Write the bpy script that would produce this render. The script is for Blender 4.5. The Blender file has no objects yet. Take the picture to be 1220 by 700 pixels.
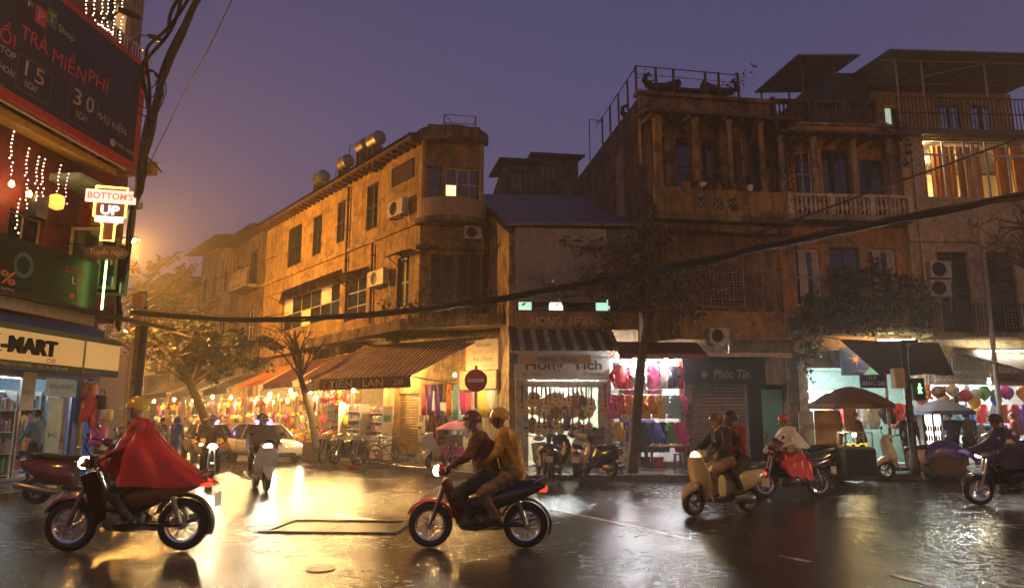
import bpy, bmesh, math, random
import numpy as np
from mathutils import Vector, Matrix, noise
R = math.radians
random.seed(11)
scene = bpy.context.scene
COL = scene.collection
# ---------------------------------------------------------------- camera
FPX, PITCH, CAMZ = 850.0, R(10), 1.6          # focal length in photo pixels, tilt up, eye height
cd = bpy.data.cameras.new('camera'); cam = bpy.data.objects.new('camera', cd); COL.objects.link(cam)
cd.sensor_width = 36; cd.lens = 36 * FPX / 1220; cd.clip_start = .05; cd.clip_end = 1500
cam.location = (0, 0, CAMZ); cam.rotation_euler = (R(90) + PITCH, 0, 0)
scene.camera = cam
# ---------------------------------------------------------------- dusk sky
w = bpy.data.worlds.new('World'); scene.world = w; w.use_nodes = True
nt = w.node_tree; nt.nodes.clear()
sky = nt.nodes.new('ShaderNodeTexSky'); sky.sky_type = 'NISHITA'; sky.sun_disc = False
sky.sun_elevation = R(-1); sky.sun_rotation = R(180); sky.dust_density = 1
tint = nt.nodes.new('ShaderNodeMix'); tint.data_type = 'RGBA'; tint.blend_type = 'MULTIPLY'
tint.inputs[0].default_value = 1; tint.inputs[7].default_value = (1.5, 1.2, 2.35, 1)
bg = nt.nodes.new('ShaderNodeBackground'); bg.inputs[1].default_value = .15
wo = nt.nodes.new('ShaderNodeOutputWorld')
nt.links.new(sky.outputs[0], tint.inputs[6])
nt.links.new(tint.outputs[2], bg.inputs[0]); nt.links.new(bg.outputs[0], wo.inputs[0])
# ---------------------------------------------------------------- exposure and sampling
vs = scene.view_settings
vs.view_transform = 'Standard'; vs.look = 'None'; vs.exposure = .5; vs.gamma = 1; vs.use_curve_mapping = False
cy = scene.cycles
cy.use_denoising = True
try: cy.denoiser = 'OPENIMAGEDENOISE'
except Exception: pass
cy.use_adaptive_sampling = True; cy.adaptive_threshold = .015
cy.max_bounces = 6; cy.diffuse_bounces = 2; cy.glossy_bounces = 3; cy.transmission_bounces = 4; cy.volume_bounces = 0
cy.transparent_max_bounces = 8
cy.sample_clamp_indirect = 10; cy.sample_clamp_direct = 0; cy.caustics_reflective = False; cy.caustics_refractive = False
cy.volume_step_rate = 4; cy.volume_max_steps = 64
HAZE = .0036
# ================================================================ helpers
CF = Vector((0, math.cos(PITCH), math.sin(PITCH))); CU = Vector((0, -math.sin(PITCH), math.cos(PITCH)))
CP = Vector((0, 0, CAMZ))
def ray(px, py): return Vector((1, 0, 0)) * ((px - 610) / FPX) + CU * ((350 - py) / FPX) + CF
def gnd(px, py, z=0.0):
    d = ray(px, py); t = (z - CAMZ) / d.z; return CP + d * t
def atY(px, py, Y):
    d = ray(px, py); return CP + d * (Y / d.y)
class Fac:
    """a facade plane: origin on the ground, u runs along it, outward normal (sin a, -cos a)"""
    def __init__(s, ox, oy, deg):
        s.o = Vector((ox, oy, 0)); s.a = R(deg)
        s.u = Vector((math.cos(s.a), math.sin(s.a), 0)); s.n = Vector((math.sin(s.a), -math.cos(s.a), 0))
    def uv(s, px, py, n=0.0):
        d = ray(px, py); p0 = s.o + s.n * n
        t = (p0 - CP).dot(s.n) / d.dot(s.n); p = CP + d * t
        return (p - s.o).dot(s.u), p.z
    def rect(s, x0, y0, x1, y1, n=0.0):
        xm, ym = (x0 + x1) / 2, (y0 + y1) / 2
        return s.uv(x0, ym, n)[0], s.uv(xm, y1, n)[1], s.uv(x1, ym, n)[0], s.uv(xm, y0, n)[1]
    def w(s, u, n=0.0, z=0.0): return s.o + s.u * u + s.n * n + Vector((0, 0, z))
# ---------------------------------------------------------------- materials
MATS = {}
def _base(name):
    m = bpy.data.materials.new(name); m.use_nodes = True; t = m.node_tree
    return m, t, t.nodes['Principled BSDF']
def nd(t, typ, **kw):
    n = t.nodes.new(typ)
    for k, v in kw.items(): setattr(n, k, v)
    return n
def mat(name, col=(.5, .5, .5), rough=.55, metal=0., var=.18, scale=6., bump=0., bscale=40., coat=0., spec=.5, stretch=(1, 1, 1), dirt=None, damt=.5, trans=0.):
    if name in MATS: return MATS[name]
    m, t, b = _base(name); L = t.links.new
    tc = nd(t, 'ShaderNodeTexCoord'); mp = nd(t, 'ShaderNodeMapping'); mp.inputs['Scale'].default_value = stretch
    L(tc.outputs['Object'], mp.inputs[0])
    nz = nd(t, 'ShaderNodeTexNoise'); nz.inputs['Scale'].default_value = scale; nz.inputs['Detail'].default_value = 5; nz.inputs['Roughness'].default_value = .62
    L(mp.outputs[0], nz.inputs['Vector'])
    mx = nd(t, 'ShaderNodeMix', data_type='RGBA')
    c = Vector(col[:3])
    d = Vector(dirt) if dirt else c * (1 - var * 1.6)
    e = c * (1 + var * .5) if not dirt else c
    mx.inputs[6].default_value = (*d, 1); mx.inputs[7].default_value = (*[min(1, x) for x in e], 1)
    rp = nd(t, 'ShaderNodeMapRange'); rp.inputs[1].default_value = .3 + (.12 * damt if dirt else 0); rp.inputs[2].default_value = .7 if not dirt else .42 + .2 * damt
    L(nz.outputs[0], rp.inputs[0]); L(rp.outputs[0], mx.inputs[0]); L(mx.outputs[2], b.inputs['Base Color'])
    b.inputs['Roughness'].default_value = rough; b.inputs['Metallic'].default_value = metal
    b.inputs['Specular IOR Level'].default_value = spec; b.inputs['Coat Weight'].default_value = coat; b.inputs['Coat Roughness'].default_value = .12
    if trans: b.inputs['Transmission Weight'].default_value = trans
    if bump:
        n2 = nd(t, 'ShaderNodeTexNoise'); n2.inputs['Scale'].default_value = bscale; n2.inputs['Detail'].default_value = 4
        L(tc.outputs['Object'], n2.inputs['Vector'])
        bp = nd(t, 'ShaderNodeBump'); bp.inputs['Strength'].default_value = bump; bp.inputs['Distance'].default_value = .02
        L(n2.outputs[0], bp.inputs['Height']); L(bp.outputs[0], b.inputs['Normal'])
    MATS[name] = m; return m
def stucco(name, col, dirt=(.045, .035, .02), amt=.5, streak=.5):
    """painted render with rain streaks, peeled patches and fine grain"""
    if name in MATS: return MATS[name]
    m, t, b = _base(name); L = t.links.new
    tc = nd(t, 'ShaderNodeTexCoord')
    def noi(sc, st, det=6, ro=.65):
        mp = nd(t, 'ShaderNodeMapping'); mp.inputs['Scale'].default_value = st; L(tc.outputs['Object'], mp.inputs[0])
        n = nd(t, 'ShaderNodeTexNoise'); n.inputs['Scale'].default_value = sc; n.inputs['Detail'].default_value = det; n.inputs['Roughness'].default_value = ro
        L(mp.outputs[0], n.inputs['Vector']); return n
    def rng(n, a, bb, lo=0., hi=1.):
        r = nd(t, 'ShaderNodeMapRange'); r.inputs[1].default_value = a; r.inputs[2].default_value = bb; r.inputs[3].default_value = lo; r.inputs[4].default_value = hi
        L(n.outputs[0], r.inputs[0]); return r
    big = rng(noi(.7, (1, 1, 1)), .42, .6); st = rng(noi(2.4, (1.6, 1.6, .16)), .42, .72, 0, streak); fine = rng(noi(7, (1, 1, .7)), .35, .65, .6, 1.15)
    mx1 = nd(t, 'ShaderNodeMix', data_type='RGBA'); c = Vector(col)
    mx1.inputs[6].default_value = (*c, 1); mx1.inputs[7].default_value = (*(c * .5 + Vector(dirt) * .9), 1)
    ml = nd(t, 'ShaderNodeMath', operation='MULTIPLY'); ml.inputs[1].default_value = amt; L(big.outputs[0], ml.inputs[0]); L(ml.outputs[0], mx1.inputs[0])
    mx2 = nd(t, 'ShaderNodeMix', data_type='RGBA'); mx2.inputs[7].default_value = (*dirt, 1); L(mx1.outputs[2], mx2.inputs[6]); L(st.outputs[0], mx2.inputs[0])
    mx3 = nd(t, 'ShaderNodeMix', data_type='RGBA', blend_type='MULTIPLY'); mx3.inputs[0].default_value = 1
    pe = rng(noi(1.7, (1, 1, .8), 8, .72), .5, .57, 0, min(1., 1.1 * amt))
    mx4 = nd(t, 'ShaderNodeMix', data_type='RGBA'); mx4.inputs[7].default_value = (*(c * .16 + Vector(dirt) * 1.0), 1); L(mx2.outputs[2], mx4.inputs[6]); L(pe.outputs[0], mx4.inputs[0])
    L(mx4.outputs[2], mx3.inputs[6]); L(fine.outputs[0], mx3.inputs[7]); L(mx3.outputs[2], b.inputs['Base Color'])
    b.inputs['Roughness'].default_value = .75; b.inputs['Specular IOR Level'].default_value = .3
    bp = nd(t, 'ShaderNodeBump'); bp.inputs['Strength'].default_value = .5; bp.inputs['Distance'].default_value = .03
    L(noi(14, (1, 1, 1)).outputs[0], bp.inputs['Height']); L(bp.outputs[0], b.inputs['Normal'])
    MATS[name] = m; return m
def emit(name, col, strength):
    if name in MATS: return MATS[name]
    m, t, b = _base(name)
    b.inputs['Base Color'].default_value = (*col, 1); b.inputs['Emission Color'].default_value = (*col, 1); b.inputs['Emission Strength'].default_value = strength
    MATS[name] = m; return m
def stripes(name, ca, cb, axis, freq, rough=.7, duty=.5):
    """woven stripes: two fabric colours alternating along one object axis"""
    if name in MATS: return MATS[name]
    m, t, b = _base(name); L = t.links.new
    tc = nd(t, 'ShaderNodeTexCoord'); sp = nd(t, 'ShaderNodeSeparateXYZ'); L(tc.outputs['Object'], sp.inputs[0])
    a = nd(t, 'ShaderNodeMath', operation='MULTIPLY'); a.inputs[1].default_value = freq; L(sp.outputs[axis], a.inputs[0])
    f = nd(t, 'ShaderNodeMath', operation='FRACT'); L(a.outputs[0], f.inputs[0])
    g = nd(t, 'ShaderNodeMath', operation='GREATER_THAN'); g.inputs[1].default_value = duty; L(f.outputs[0], g.inputs[0])
    mx = nd(t, 'ShaderNodeMix', data_type='RGBA'); mx.inputs[6].default_value = (*ca, 1); mx.inputs[7].default_value = (*cb, 1); L(g.outputs[0], mx.inputs[0])
    nz = nd(t, 'ShaderNodeTexNoise'); nz.inputs['Scale'].default_value = 3; nz.inputs['Detail'].default_value = 5; L(tc.outputs['Object'], nz.inputs['Vector'])
    r = nd(t, 'ShaderNodeMapRange'); r.inputs[1].default_value = .3; r.inputs[2].default_value = .7; r.inputs[3].default_value = .55; r.inputs[4].default_value = 1.1; L(nz.outputs[0], r.inputs[0])
    m2 = nd(t, 'ShaderNodeMix', data_type='RGBA', blend_type='MULTIPLY'); m2.inputs[0].default_value = 1; L(mx.outputs[2], m2.inputs[6]); L(r.outputs[0], m2.inputs[7])
    L(m2.outputs[2], b.inputs['Base Color']); b.inputs['Roughness'].default_value = rough
    MATS[name] = m; return m
def glass(name, col=(.02, .022, .025), rough=.08):
    return mat(name, col, rough, var=.3, scale=3, spec=.8)
# ---------------------------------------------------------------- mesh builder
class MB:
    def __init__(s): s.v = []; s.f = []; s.m = []
    def add(s, vs, fs, mi=0):
        o = len(s.v); s.v += [tuple(p) for p in vs]; s.f += [tuple(i + o for i in f) for f in fs]; s.m += [mi] * len(fs); return s
    def box(s, x0, y0, z0, x1, y1, z1, mi=0):
        if x0 > x1: x0, x1 = x1, x0
        if y0 > y1: y0, y1 = y1, y0
        if z0 > z1: z0, z1 = z1, z0
        return s.add([(x0, y0, z0), (x1, y0, z0), (x1, y1, z0), (x0, y1, z0), (x0, y0, z1), (x1, y0, z1), (x1, y1, z1), (x0, y1, z1)],
                     [(3, 2, 1, 0), (4, 5, 6, 7), (0, 1, 5, 4), (1, 2, 6, 5), (2, 3, 7, 6), (3, 0, 4, 7)], mi)
    def bbox(s, x0, y0, z0, x1, y1, z1, b=.01, mi=0):
        """box with its vertical edges and top chamfered"""
        if x0 > x1: x0, x1 = x1, x0
        if y0 > y1: y0, y1 = y1, y0
        ring = lambda i, z: [(x0 + i, y0 + b, z), (x0 + b, y0 + i, z), (x1 - b, y0 + i, z), (x1 - i, y0 + b, z), (x1 - i, y1 - b, z), (x1 - b, y1 - i, z), (x0 + b, y1 - i, z), (x0 + i, y1 - b, z)]
        vs = ring(0, z0) + ring(0, z1 - b) + ring(b * .8, z1)
        fs = [tuple(range(7, -1, -1)), tuple(range(16, 24))]
        for k in (0, 8):
            fs += [(k + i, k + (i + 1) % 8, k + 8 + (i + 1) % 8, k + 8 + i) for i in range(8)]
        return s.add(vs, fs, mi)
    def quad(s, a, b, c, d, mi=0): return s.add([a, b, c, d], [(0, 1, 2, 3)], mi)
    def slab(s, pts, d, mi=0):
        """polygon pts (3D) thickened by vector d"""
        n = len(pts); d = Vector(d); top = [Vector(p) for p in pts]; bot = [p + d for p in top]
        return s.add(top + bot, [tuple(range(n)), tuple(range(2 * n - 1, n - 1, -1))] + [(i, n + i, n + (i + 1) % n, (i + 1) % n) for i in range(n)], mi)
    def tube(s, pts, r, n=6, mi=0, cap=True, flat=1.0):
        pts = [Vector(p) for p in pts]; k = len(pts)
        rs = r if isinstance(r, (list, tuple)) else [r] * k
        vs = []; up = None
        for i, p in enumerate(pts):
            d = (pts[min(i + 1, k - 1)] - pts[max(i - 1, 0)])
            d = d.normalized() if d.length > 1e-9 else Vector((0, 0, 1))
            if up is None: up = Vector((0, 0, 1)) if abs(d.z) < .9 else Vector((1, 0, 0))
            a = d.cross(up); a = a.normalized() if a.length > 1e-6 else Vector((1, 0, 0)); b = d.cross(a).normalized(); up = -b
            for j in range(n):
                t = 2 * math.pi * j / n
                vs.append(p + a * (math.cos(t) * rs[i]) + b * (math.sin(t) * rs[i] * flat))
        fs = [(i * n + j, i * n + (j + 1) % n, (i + 1) * n + (j + 1) % n, (i + 1) * n + j) for i in range(k - 1) for j in range(n)]
        if cap: fs += [tuple(range(n - 1, -1, -1)), tuple(range((k - 1) * n, k * n))]
        return s.add(vs, fs, mi)
    def lathe(s, prof, n=12, c=(0, 0, 0), axis='Z', mi=0, cap=True):
        vs = []; cx, cy_, cz = c
        for r, h in prof:
            for j in range(n):
                t = 2 * math.pi * j / n; a, b = r * math.cos(t), r * math.sin(t)
                vs.append((cx + a, cy_ + b, cz + h) if axis == 'Z' else (cx + b, cy_ + h, cz + a) if axis == 'Y' else (cx + h, cy_ + a, cz + b))
        k = len(prof)
        fs = [(i * n + j, i * n + (j + 1) % n, (i + 1) * n + (j + 1) % n, (i + 1) * n + j) for i in range(k - 1) for j in range(n)]
        if cap: fs += [tuple(range(n - 1, -1, -1)), tuple(range((k - 1) * n, k * n))]
        return s.add(vs, fs, mi)
    def ball(s, c, rx, ry=None, rz=None, n=10, k=7, mi=0):
        ry = rx if ry is None else ry; rz = rx if rz is None else rz
        vs = [(c[0], c[1], c[2] - rz)]; fs = []
        for i in range(1, k):
            p = -math.pi / 2 + math.pi * i / k
            for j in range(n):
                t = 2 * math.pi * j / n
                vs.append((c[0] + rx * math.cos(p) * math.cos(t), c[1] + ry * math.cos(p) * math.sin(t), c[2] + rz * math.sin(p)))
        vs.append((c[0], c[1], c[2] + rz)); last = len(vs) - 1
        fs += [(0, 1 + (j + 1) % n, 1 + j) for j in range(n)]
        for i in range(k - 2):
            a = 1 + i * n
            fs += [(a + j, a + (j + 1) % n, a + n + (j + 1) % n, a + n + j) for j in range(n)]
        a = 1 + (k - 2) * n
        fs += [(a + j, a + (j + 1) % n, last) for j in range(n)]
        return s.add(vs, fs, mi)
    def loft(s, secs, n=14, mi=0, p=2.6):
        """super-elliptic cross sections (x, z centre, half width, half height[, exponent[, y centre]]) strung along X"""
        vs = []
        for q in secs:
            x, z, hw, hh = q[:4]; e = q[4] if len(q) > 4 else p; y0 = q[5] if len(q) > 5 else 0
            for j in range(n):
                t = 2 * math.pi * (j + .5) / n; c, sn = math.cos(t), math.sin(t)
                vs.append((x, y0 + hw * math.copysign(abs(c) ** (2 / e), c), z + hh * math.copysign(abs(sn) ** (2 / e), sn)))
        k = len(secs)
        fs = [(i * n + j, (i + 1) * n + j, (i + 1) * n + (j + 1) % n, i * n + (j + 1) % n) for i in range(k - 1) for j in range(n)]
        fs += [tuple(range(n)), tuple(range(k * n - 1, (k - 1) * n - 1, -1))]
        return s.add(vs, fs, mi)
    def grid(s, fn, nu, nv, mi=0, wrap=False):
        vs = [fn(i / nu, j / nv) for j in range(nv + 1) for i in range(nu + (0 if wrap else 1))]
        w_ = nu if wrap else nu + 1
        fs = [(j * w_ + i, j * w_ + (i + 1) % w_, (j + 1) * w_ + (i + 1) % w_, (j + 1) * w_ + i) for j in range(nv) for i in range(nu)]
        return s.add(vs, fs, mi)
    def xf(s, M, start=0):
        for i in range(start, len(s.v)): s.v[i] = tuple(M @ Vector(s.v[i]))
        return s
    def mesh(s, name, mats, smooth=False, solid=False):
        me = bpy.data.meshes.new(name); me.from_pydata(s.v, [], s.f)
        for m in (mats if isinstance(mats, (list, tuple)) else [mats]): me.materials.append(m)
        if any(s.m): me.polygons.foreach_set('material_index', s.m)
        if smooth: me.polygons.foreach_set('use_smooth', [True] * len(s.f))
        me.update(); return me
    def build(s, name, mats, parent=None, smooth=False, loc=None, fix=False):
        me = s.mesh(name, mats, smooth)
        if fix or smooth:
            bm = bmesh.new(); bm.from_mesh(me); bmesh.ops.recalc_face_normals(bm, faces=bm.faces); bm.to_mesh(me); bm.free()
        if smooth:
            try: me.set_sharp_from_angle(angle=R(42))
            except Exception: pass
        o = bpy.data.objects.new(name, me); COL.objects.link(o)
        if parent: o.parent = parent
        if loc: o.location = loc
        return o
def tag(o, label, cat, group=None, kind=None):
    if label: o['label'] = label
    if cat: o['category'] = cat
    if group: o['group'] = group
    if kind: o['kind'] = kind
    return o
def thing(name, label, cat, loc=(0, 0, 0), rz=0., group=None, kind=None):
    o = bpy.data.objects.new(name, None); COL.objects.link(o); o.empty_display_size = .2
    o.location = loc; o.rotation_euler = (0, 0, rz)
    return tag(o, label, cat, group, kind)
KIDS = {}
def copy_tree(o, loc=None, rz=None, parent=None):
    c = o.copy(); COL.objects.link(c); c.parent = parent
    if loc is not None: c.location = loc
    if rz is not None: c.rotation_euler = (0, 0, rz)
    for ch in list(o.children): copy_tree(ch, parent=c)
    return c
def obj(name, me, parent=None, m=None, loc=(0, 0, 0), rot=(0, 0, 0), sc=None):
    """object that shares mesh data, with a material of its own"""
    o = bpy.data.objects.new(name, me); COL.objects.link(o); o.parent = parent; o.location = loc; o.rotation_euler = rot
    if sc: o.scale = sc
    if m:
        o.material_slots[0].link = 'OBJECT'; o.material_slots[0].material = m
    return o
def struct(o): o['kind'] = 'structure'; return o
def lettering(parent, s, u0, v0, u1, h, m, n=0., name='lettering', ext=.004, shear=0., slope=0., fit=True, M=None, bold=0.):
    """flat lettering on the facade plane, baseline v0, cap height h, fitted between u0 and u1"""
    cu = bpy.data.curves.new(name, 'FONT'); cu.body = s; cu.size = 1; cu.extrude = 0; cu.shear = shear; cu.offset = bold; cu.resolution_u = 3
    ob = bpy.data.objects.new('t', cu); COL.objects.link(ob)
    bpy.context.view_layer.update()
    me = bpy.data.meshes.new_from_object(ob.evaluated_get(bpy.context.evaluated_depsgraph_get()))
    bpy.data.objects.remove(ob); bpy.data.curves.remove(cu)
    k = len(me.vertices); co = np.empty(k * 3); me.vertices.foreach_get('co', co); co = co.reshape(-1, 3)
    if k == 0: return None
    x0, x1 = co[:, 0].min(), co[:, 0].max()
    sx = (u1 - u0) / max(1e-6, x1 - x0); sy = h / .72
    if not fit: sx = sy
    X = u0 + (co[:, 0] - x0) * sx; Z = v0 + co[:, 1] * sy + slope * (X - u0)
    out = np.stack([X, np.full(k, -n - ext), Z], 1)
    if M is not None: out = np.array([tuple(M @ Vector(p)) for p in out])
    me.vertices.foreach_set('co', out.ravel()); me.materials.clear(); me.materials.append(m); me.update()
    me.name = name
    o = bpy.data.objects.new(name, me); COL.objects.link(o); o.parent = parent
    return o
# ---------------------------------------------------------------- building pieces (local axes: x along the facade, -y outwards, z up)
def wall_mb(u0, v0, u1, v1, holes, th=.25, n=0., mb=None, mi=0):
    """a wall with rectangular openings: faces, reveals and edges"""
    mb = mb or MB()
    us = sorted({u0, u1, *[min(max(h[i], u0), u1) for h in holes for i in (0, 2)]}); vv = sorted({v0, v1, *[min(max(h[i], v0), v1) for h in holes for i in (1, 3)]})
    A, B = -n, -n + th
    solid = {}
    for i in range(len(us) - 1):
        for j in range(len(vv) - 1):
            cu, cv = (us[i] + us[i + 1]) / 2, (vv[j] + vv[j + 1]) / 2
            solid[i, j] = not any(h[0] < cu < h[2] and h[1] < cv < h[3] for h in holes)
    for (i, j), sd in solid.items():
        if not sd: continue
        a, b, c, d = us[i], us[i + 1], vv[j], vv[j + 1]
        mb.quad((a, A, c), (b, A, c), (b, A, d), (a, A, d), mi); mb.quad((b, B, c), (a, B, c), (a, B, d), (b, B, d), mi)
        if not solid.get((i - 1, j)): mb.quad((a, B, c), (a, A, c), (a, A, d), (a, B, d), mi)
        if not solid.get((i + 1, j)): mb.quad((b, A, c), (b, B, c), (b, B, d), (b, A, d), mi)
        if not solid.get((i, j - 1)): mb.quad((a, B, c), (b, B, c), (b, A, c), (a, A, c), mi)
        if not solid.get((i, j + 1)): mb.quad((a, A, d), (b, A, d), (b, B, d), (a, B, d), mi)
    return mb
def frame_mb(u0, v0, u1, v1, w_, y0, y1, cols=1, rows=1, bar=.04, mb=None):
    mb = mb or MB()
    mb.box(u0, y0, v0, u0 + w_, y1, v1); mb.box(u1 - w_, y0, v0, u1, y1, v1)
    mb.box(u0 + w_, y0, v0, u1 - w_, y1, v0 + w_); mb.box(u0 + w_, y0, v1 - w_, u1 - w_, y1, v1)
    for i in range(1, cols):
        c = u0 + (u1 - u0) * i / cols; mb.box(c - bar / 2, y0 + .004, v0 + w_, c + bar / 2, y1 - .004, v1 - w_)
    for j in range(1, rows):
        c = v0 + (v1 - v0) * j / rows; mb.box(u0 + w_, y0 + .008, c - bar / 2, u1 - w_, y1 - .008, c + bar / 2)
    return mb
def window(par, r, m_frame, m_pane, cols=2, rows=2, n=0., dep=.12, name='window', w_=.07, panes=True, label=None):
    """framed window set in its opening, each pane its own sub-part"""
    u0, v0, u1, v1 = r; y0 = -n + dep; 
    o = frame_mb(u0 - .01, v0 - .01, u1 + .01, v1 + .01, w_, y0, y0 + .06, cols, rows).build(name, m_frame, par)
    if label: o['label'] = label
    if panes:
        for i in range(cols):
            for j in range(rows):
                a = u0 + (u1 - u0) * i / cols + .03; b = u0 + (u1 - u0) * (i + 1) / cols - .03
                c = v0 + (v1 - v0) * j / rows + .03; d = v0 + (v1 - v0) * (j + 1) / rows - .03
                mm = m_pane[(i + j * cols) % len(m_pane)] if isinstance(m_pane, list) else m_pane
                MB().box(a, y0 + .022, c, b, y0 + .034, d).build('pane', mm, o)
    return o
def louvre(par, r, m, n=0., dep=.06, leaves=2, step=.09, name='shutter', ang=0):
    """louvred shutter leaves: stiles, rails and slats"""
    u0, v0, u1, v1 = r; out = []
    for k in range(leaves):
        a = u0 + (u1 - u0) * k / leaves + .008; b = u0 + (u1 - u0) * (k + 1) / leaves - .008; y = -n + dep
        mb = frame_mb(a, v0 + .01, b, v1 - .01, .06, y, y + .045, 1, 2, .07)
        z = v0 + .08
        while z < v1 - .1:
            mb.add([(a + .05, y + .006, z), (b - .05, y + .006, z), (b - .05, y + .036, z + step * .75), (a + .05, y + .036, z + step * .75)], [(0, 1, 2, 3)]); z += step
        out.append(mb.build(name, m, par))
    return out
def roll_shutter(par, r, m, n=0., dep=.08, step=.1, name='roll_shutter'):
    u0, v0, u1, v1 = r; mb = MB(); y = -n + dep; z = v0; k = 0
    ang = [(0, 0), (-.016, .25), (-.016, .7), (0, .95)]
    vs = []
    while z < v1 - 1e-6:
        for dy, f in ang:
            zz = min(v1, z + f * step); vs += [(u0, y + dy, zz), (u1, y + dy, zz)]
        z += step
    mb.add(vs, [(i, i + 1, i + 3, i + 2) for i in range(0, len(vs) - 2, 2)])
    return mb.build(name, m, par)
def balusters(mb, u0, u1, v0, v1, y, step, r=.03, n=6):
    k = max(1, int((u1 - u0) / step))
    for i in range(k):
        u = u0 + (u1 - u0) * (i + .5) / k; h = v1 - v0
        mb.lathe([(r, 0), (r * .6, h * .12), (r * 1.5, h * .4), (r * .7, h * .75), (r, h)], n, (u, y, v0))
def railing_mb(u0, u1, v0, v1, y, step=.11, r=.012, mb=None, rails=(0., 1.)):
    mb = mb or MB()
    for f in rails:
        z = v0 + (v1 - v0) * f; mb.box(u0, y - .018, z - .018, u1, y + .018, z + .018)
    k = max(1, int((u1 - u0) / step))
    for i in range(k + 1):
        u = u0 + (u1 - u0) * i / k; mb.box(u - r, y - r, v0, u + r, y + r, v1)
    return mb
def fold_sheet(p00, p10, p11, p01, nu=10, nv=6, sag=.05, ripple=.0, freq=6., th=.012):
    """a hanging or sloping sheet between four corners, sagging, with a second skin for thickness"""
    A, B, C, D = map(Vector, (p00, p10, p11, p01)); nn = (B - A).cross(D - A).normalized()
    def fn(u, v, o=0.):
        p = (A * (1 - u) + B * u) * (1 - v) + (D * (1 - u) + C * u) * v
        s_ = math.sin(math.pi * u) * math.sin(math.pi * v)
        return p - Vector((0, 0, 1)) * sag * s_ + nn * (ripple * math.sin(u * freq * 6.283) * (.3 + .7 * (1 - v)) + o)
    mb = MB(); mb.grid(lambda u, v: fn(u, v), nu, nv); k = len(mb.v); mb.grid(lambda u, v: fn(u, v, -th), nu, nv)
    w_ = nu + 1
    edge = [i for i in range(nu)] ; fs = [(i, k + i, k + i + 1, i + 1) for i in edge] + [(nv * w_ + i, nv * w_ + i + 1, k + nv * w_ + i + 1, k + nv * w_ + i) for i in edge]
    fs += [(j * w_, (j + 1) * w_, k + (j + 1) * w_, k + j * w_) for j in range(nv)] + [(j * w_ + nu, k + j * w_ + nu, k + (j + 1) * w_ + nu, (j + 1) * w_ + nu) for j in range(nv)]
    mb.f += fs; mb.m += [0] * len(fs)
    return mb
def valance_mb(p0, p1, h, scal=.2, amp=.05, th=.01, out=(0, -1, 0)):
    """hanging awning edge with a scalloped hem"""
    A, B = Vector(p0), Vector(p1); L_ = (B - A).length; k = max(4, int(L_ / (scal / 4))); mb = MB(); o = Vector(out).normalized()
    vs = []
    for i in range(k + 1):
        p = A + (B - A) * (i / k); z = h + amp * abs(math.sin(math.pi * (i / k) * L_ / scal)) - amp
        r_ = o * .012 * math.sin(i * .9)
        vs += [p, p - Vector((0, 0, z)) + r_]
    f1 = [(2 * i, 2 * i + 1, 2 * i + 3, 2 * i + 2) for i in range(k)]
    mb.add(vs, f1); mb.add([Vector(v) - o * th for v in vs], [tuple(reversed(f)) for f in f1])
    return mb
# ---------------------------------------------------------------- shared colours
DARKWOOD = mat('dark_green_wood', (.028, .03, .02), .5, var=.4, bump=.2)
BROWNWOOD = mat('brown_wood', (.1, .055, .028), .55, var=.35, bump=.2, stretch=(1, 1, .2))
WHITEWOOD = mat('white_wood', (.5, .46, .4), .5, var=.25, dirt=(.2, .16, .11))
STEEL = mat('steel', (.32, .31, .3), .35, .9, var=.25)
DARKSTEEL = mat('dark_steel', (.05, .048, .045), .45, .6, var=.4)
RUST = mat('rusty_steel', (.12, .07, .04), .7, .3, var=.5)
BLACKP = mat('black_plastic', (.018, .018, .02), .38, var=.3)
RUBBER = mat('rubber', (.02, .019, .018), .6, var=.35, bump=.2)
CHROME = mat('chrome', (.6, .6, .6), .12, 1., var=.1)
WHITEP = mat('white_plastic', (.62, .6, .55), .4, var=.12)
GLASS_D = glass('dark_glass')
GLASS_B = glass('blue_grey_glass', (.03, .045, .055))
LIT_WARM = emit('lit_warm_pane', (1, .62, .2), 2.4)
LIT_DIM = emit('lit_dim_pane', (1, .5, .18), .35)
CONC = mat('old_concrete', (.24, .21, .17), .85, dirt=(.06, .05, .035), scale=2.5, bump=.3, damt=.6)
TERRA = mat('terracotta', (.28, .1, .045), .75, var=.35)
FLUO = emit('fluorescent_tube_white', (.95, 1., 1.), 600)
FLUO_W = emit('fluorescent_tube_warm', (1, .8, .48), 300)
BULB = emit('warm_bulb', (1, .58, .2), 1500)
SODIUM = emit('sodium_lamp', (1, .58, .14), 500)
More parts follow.
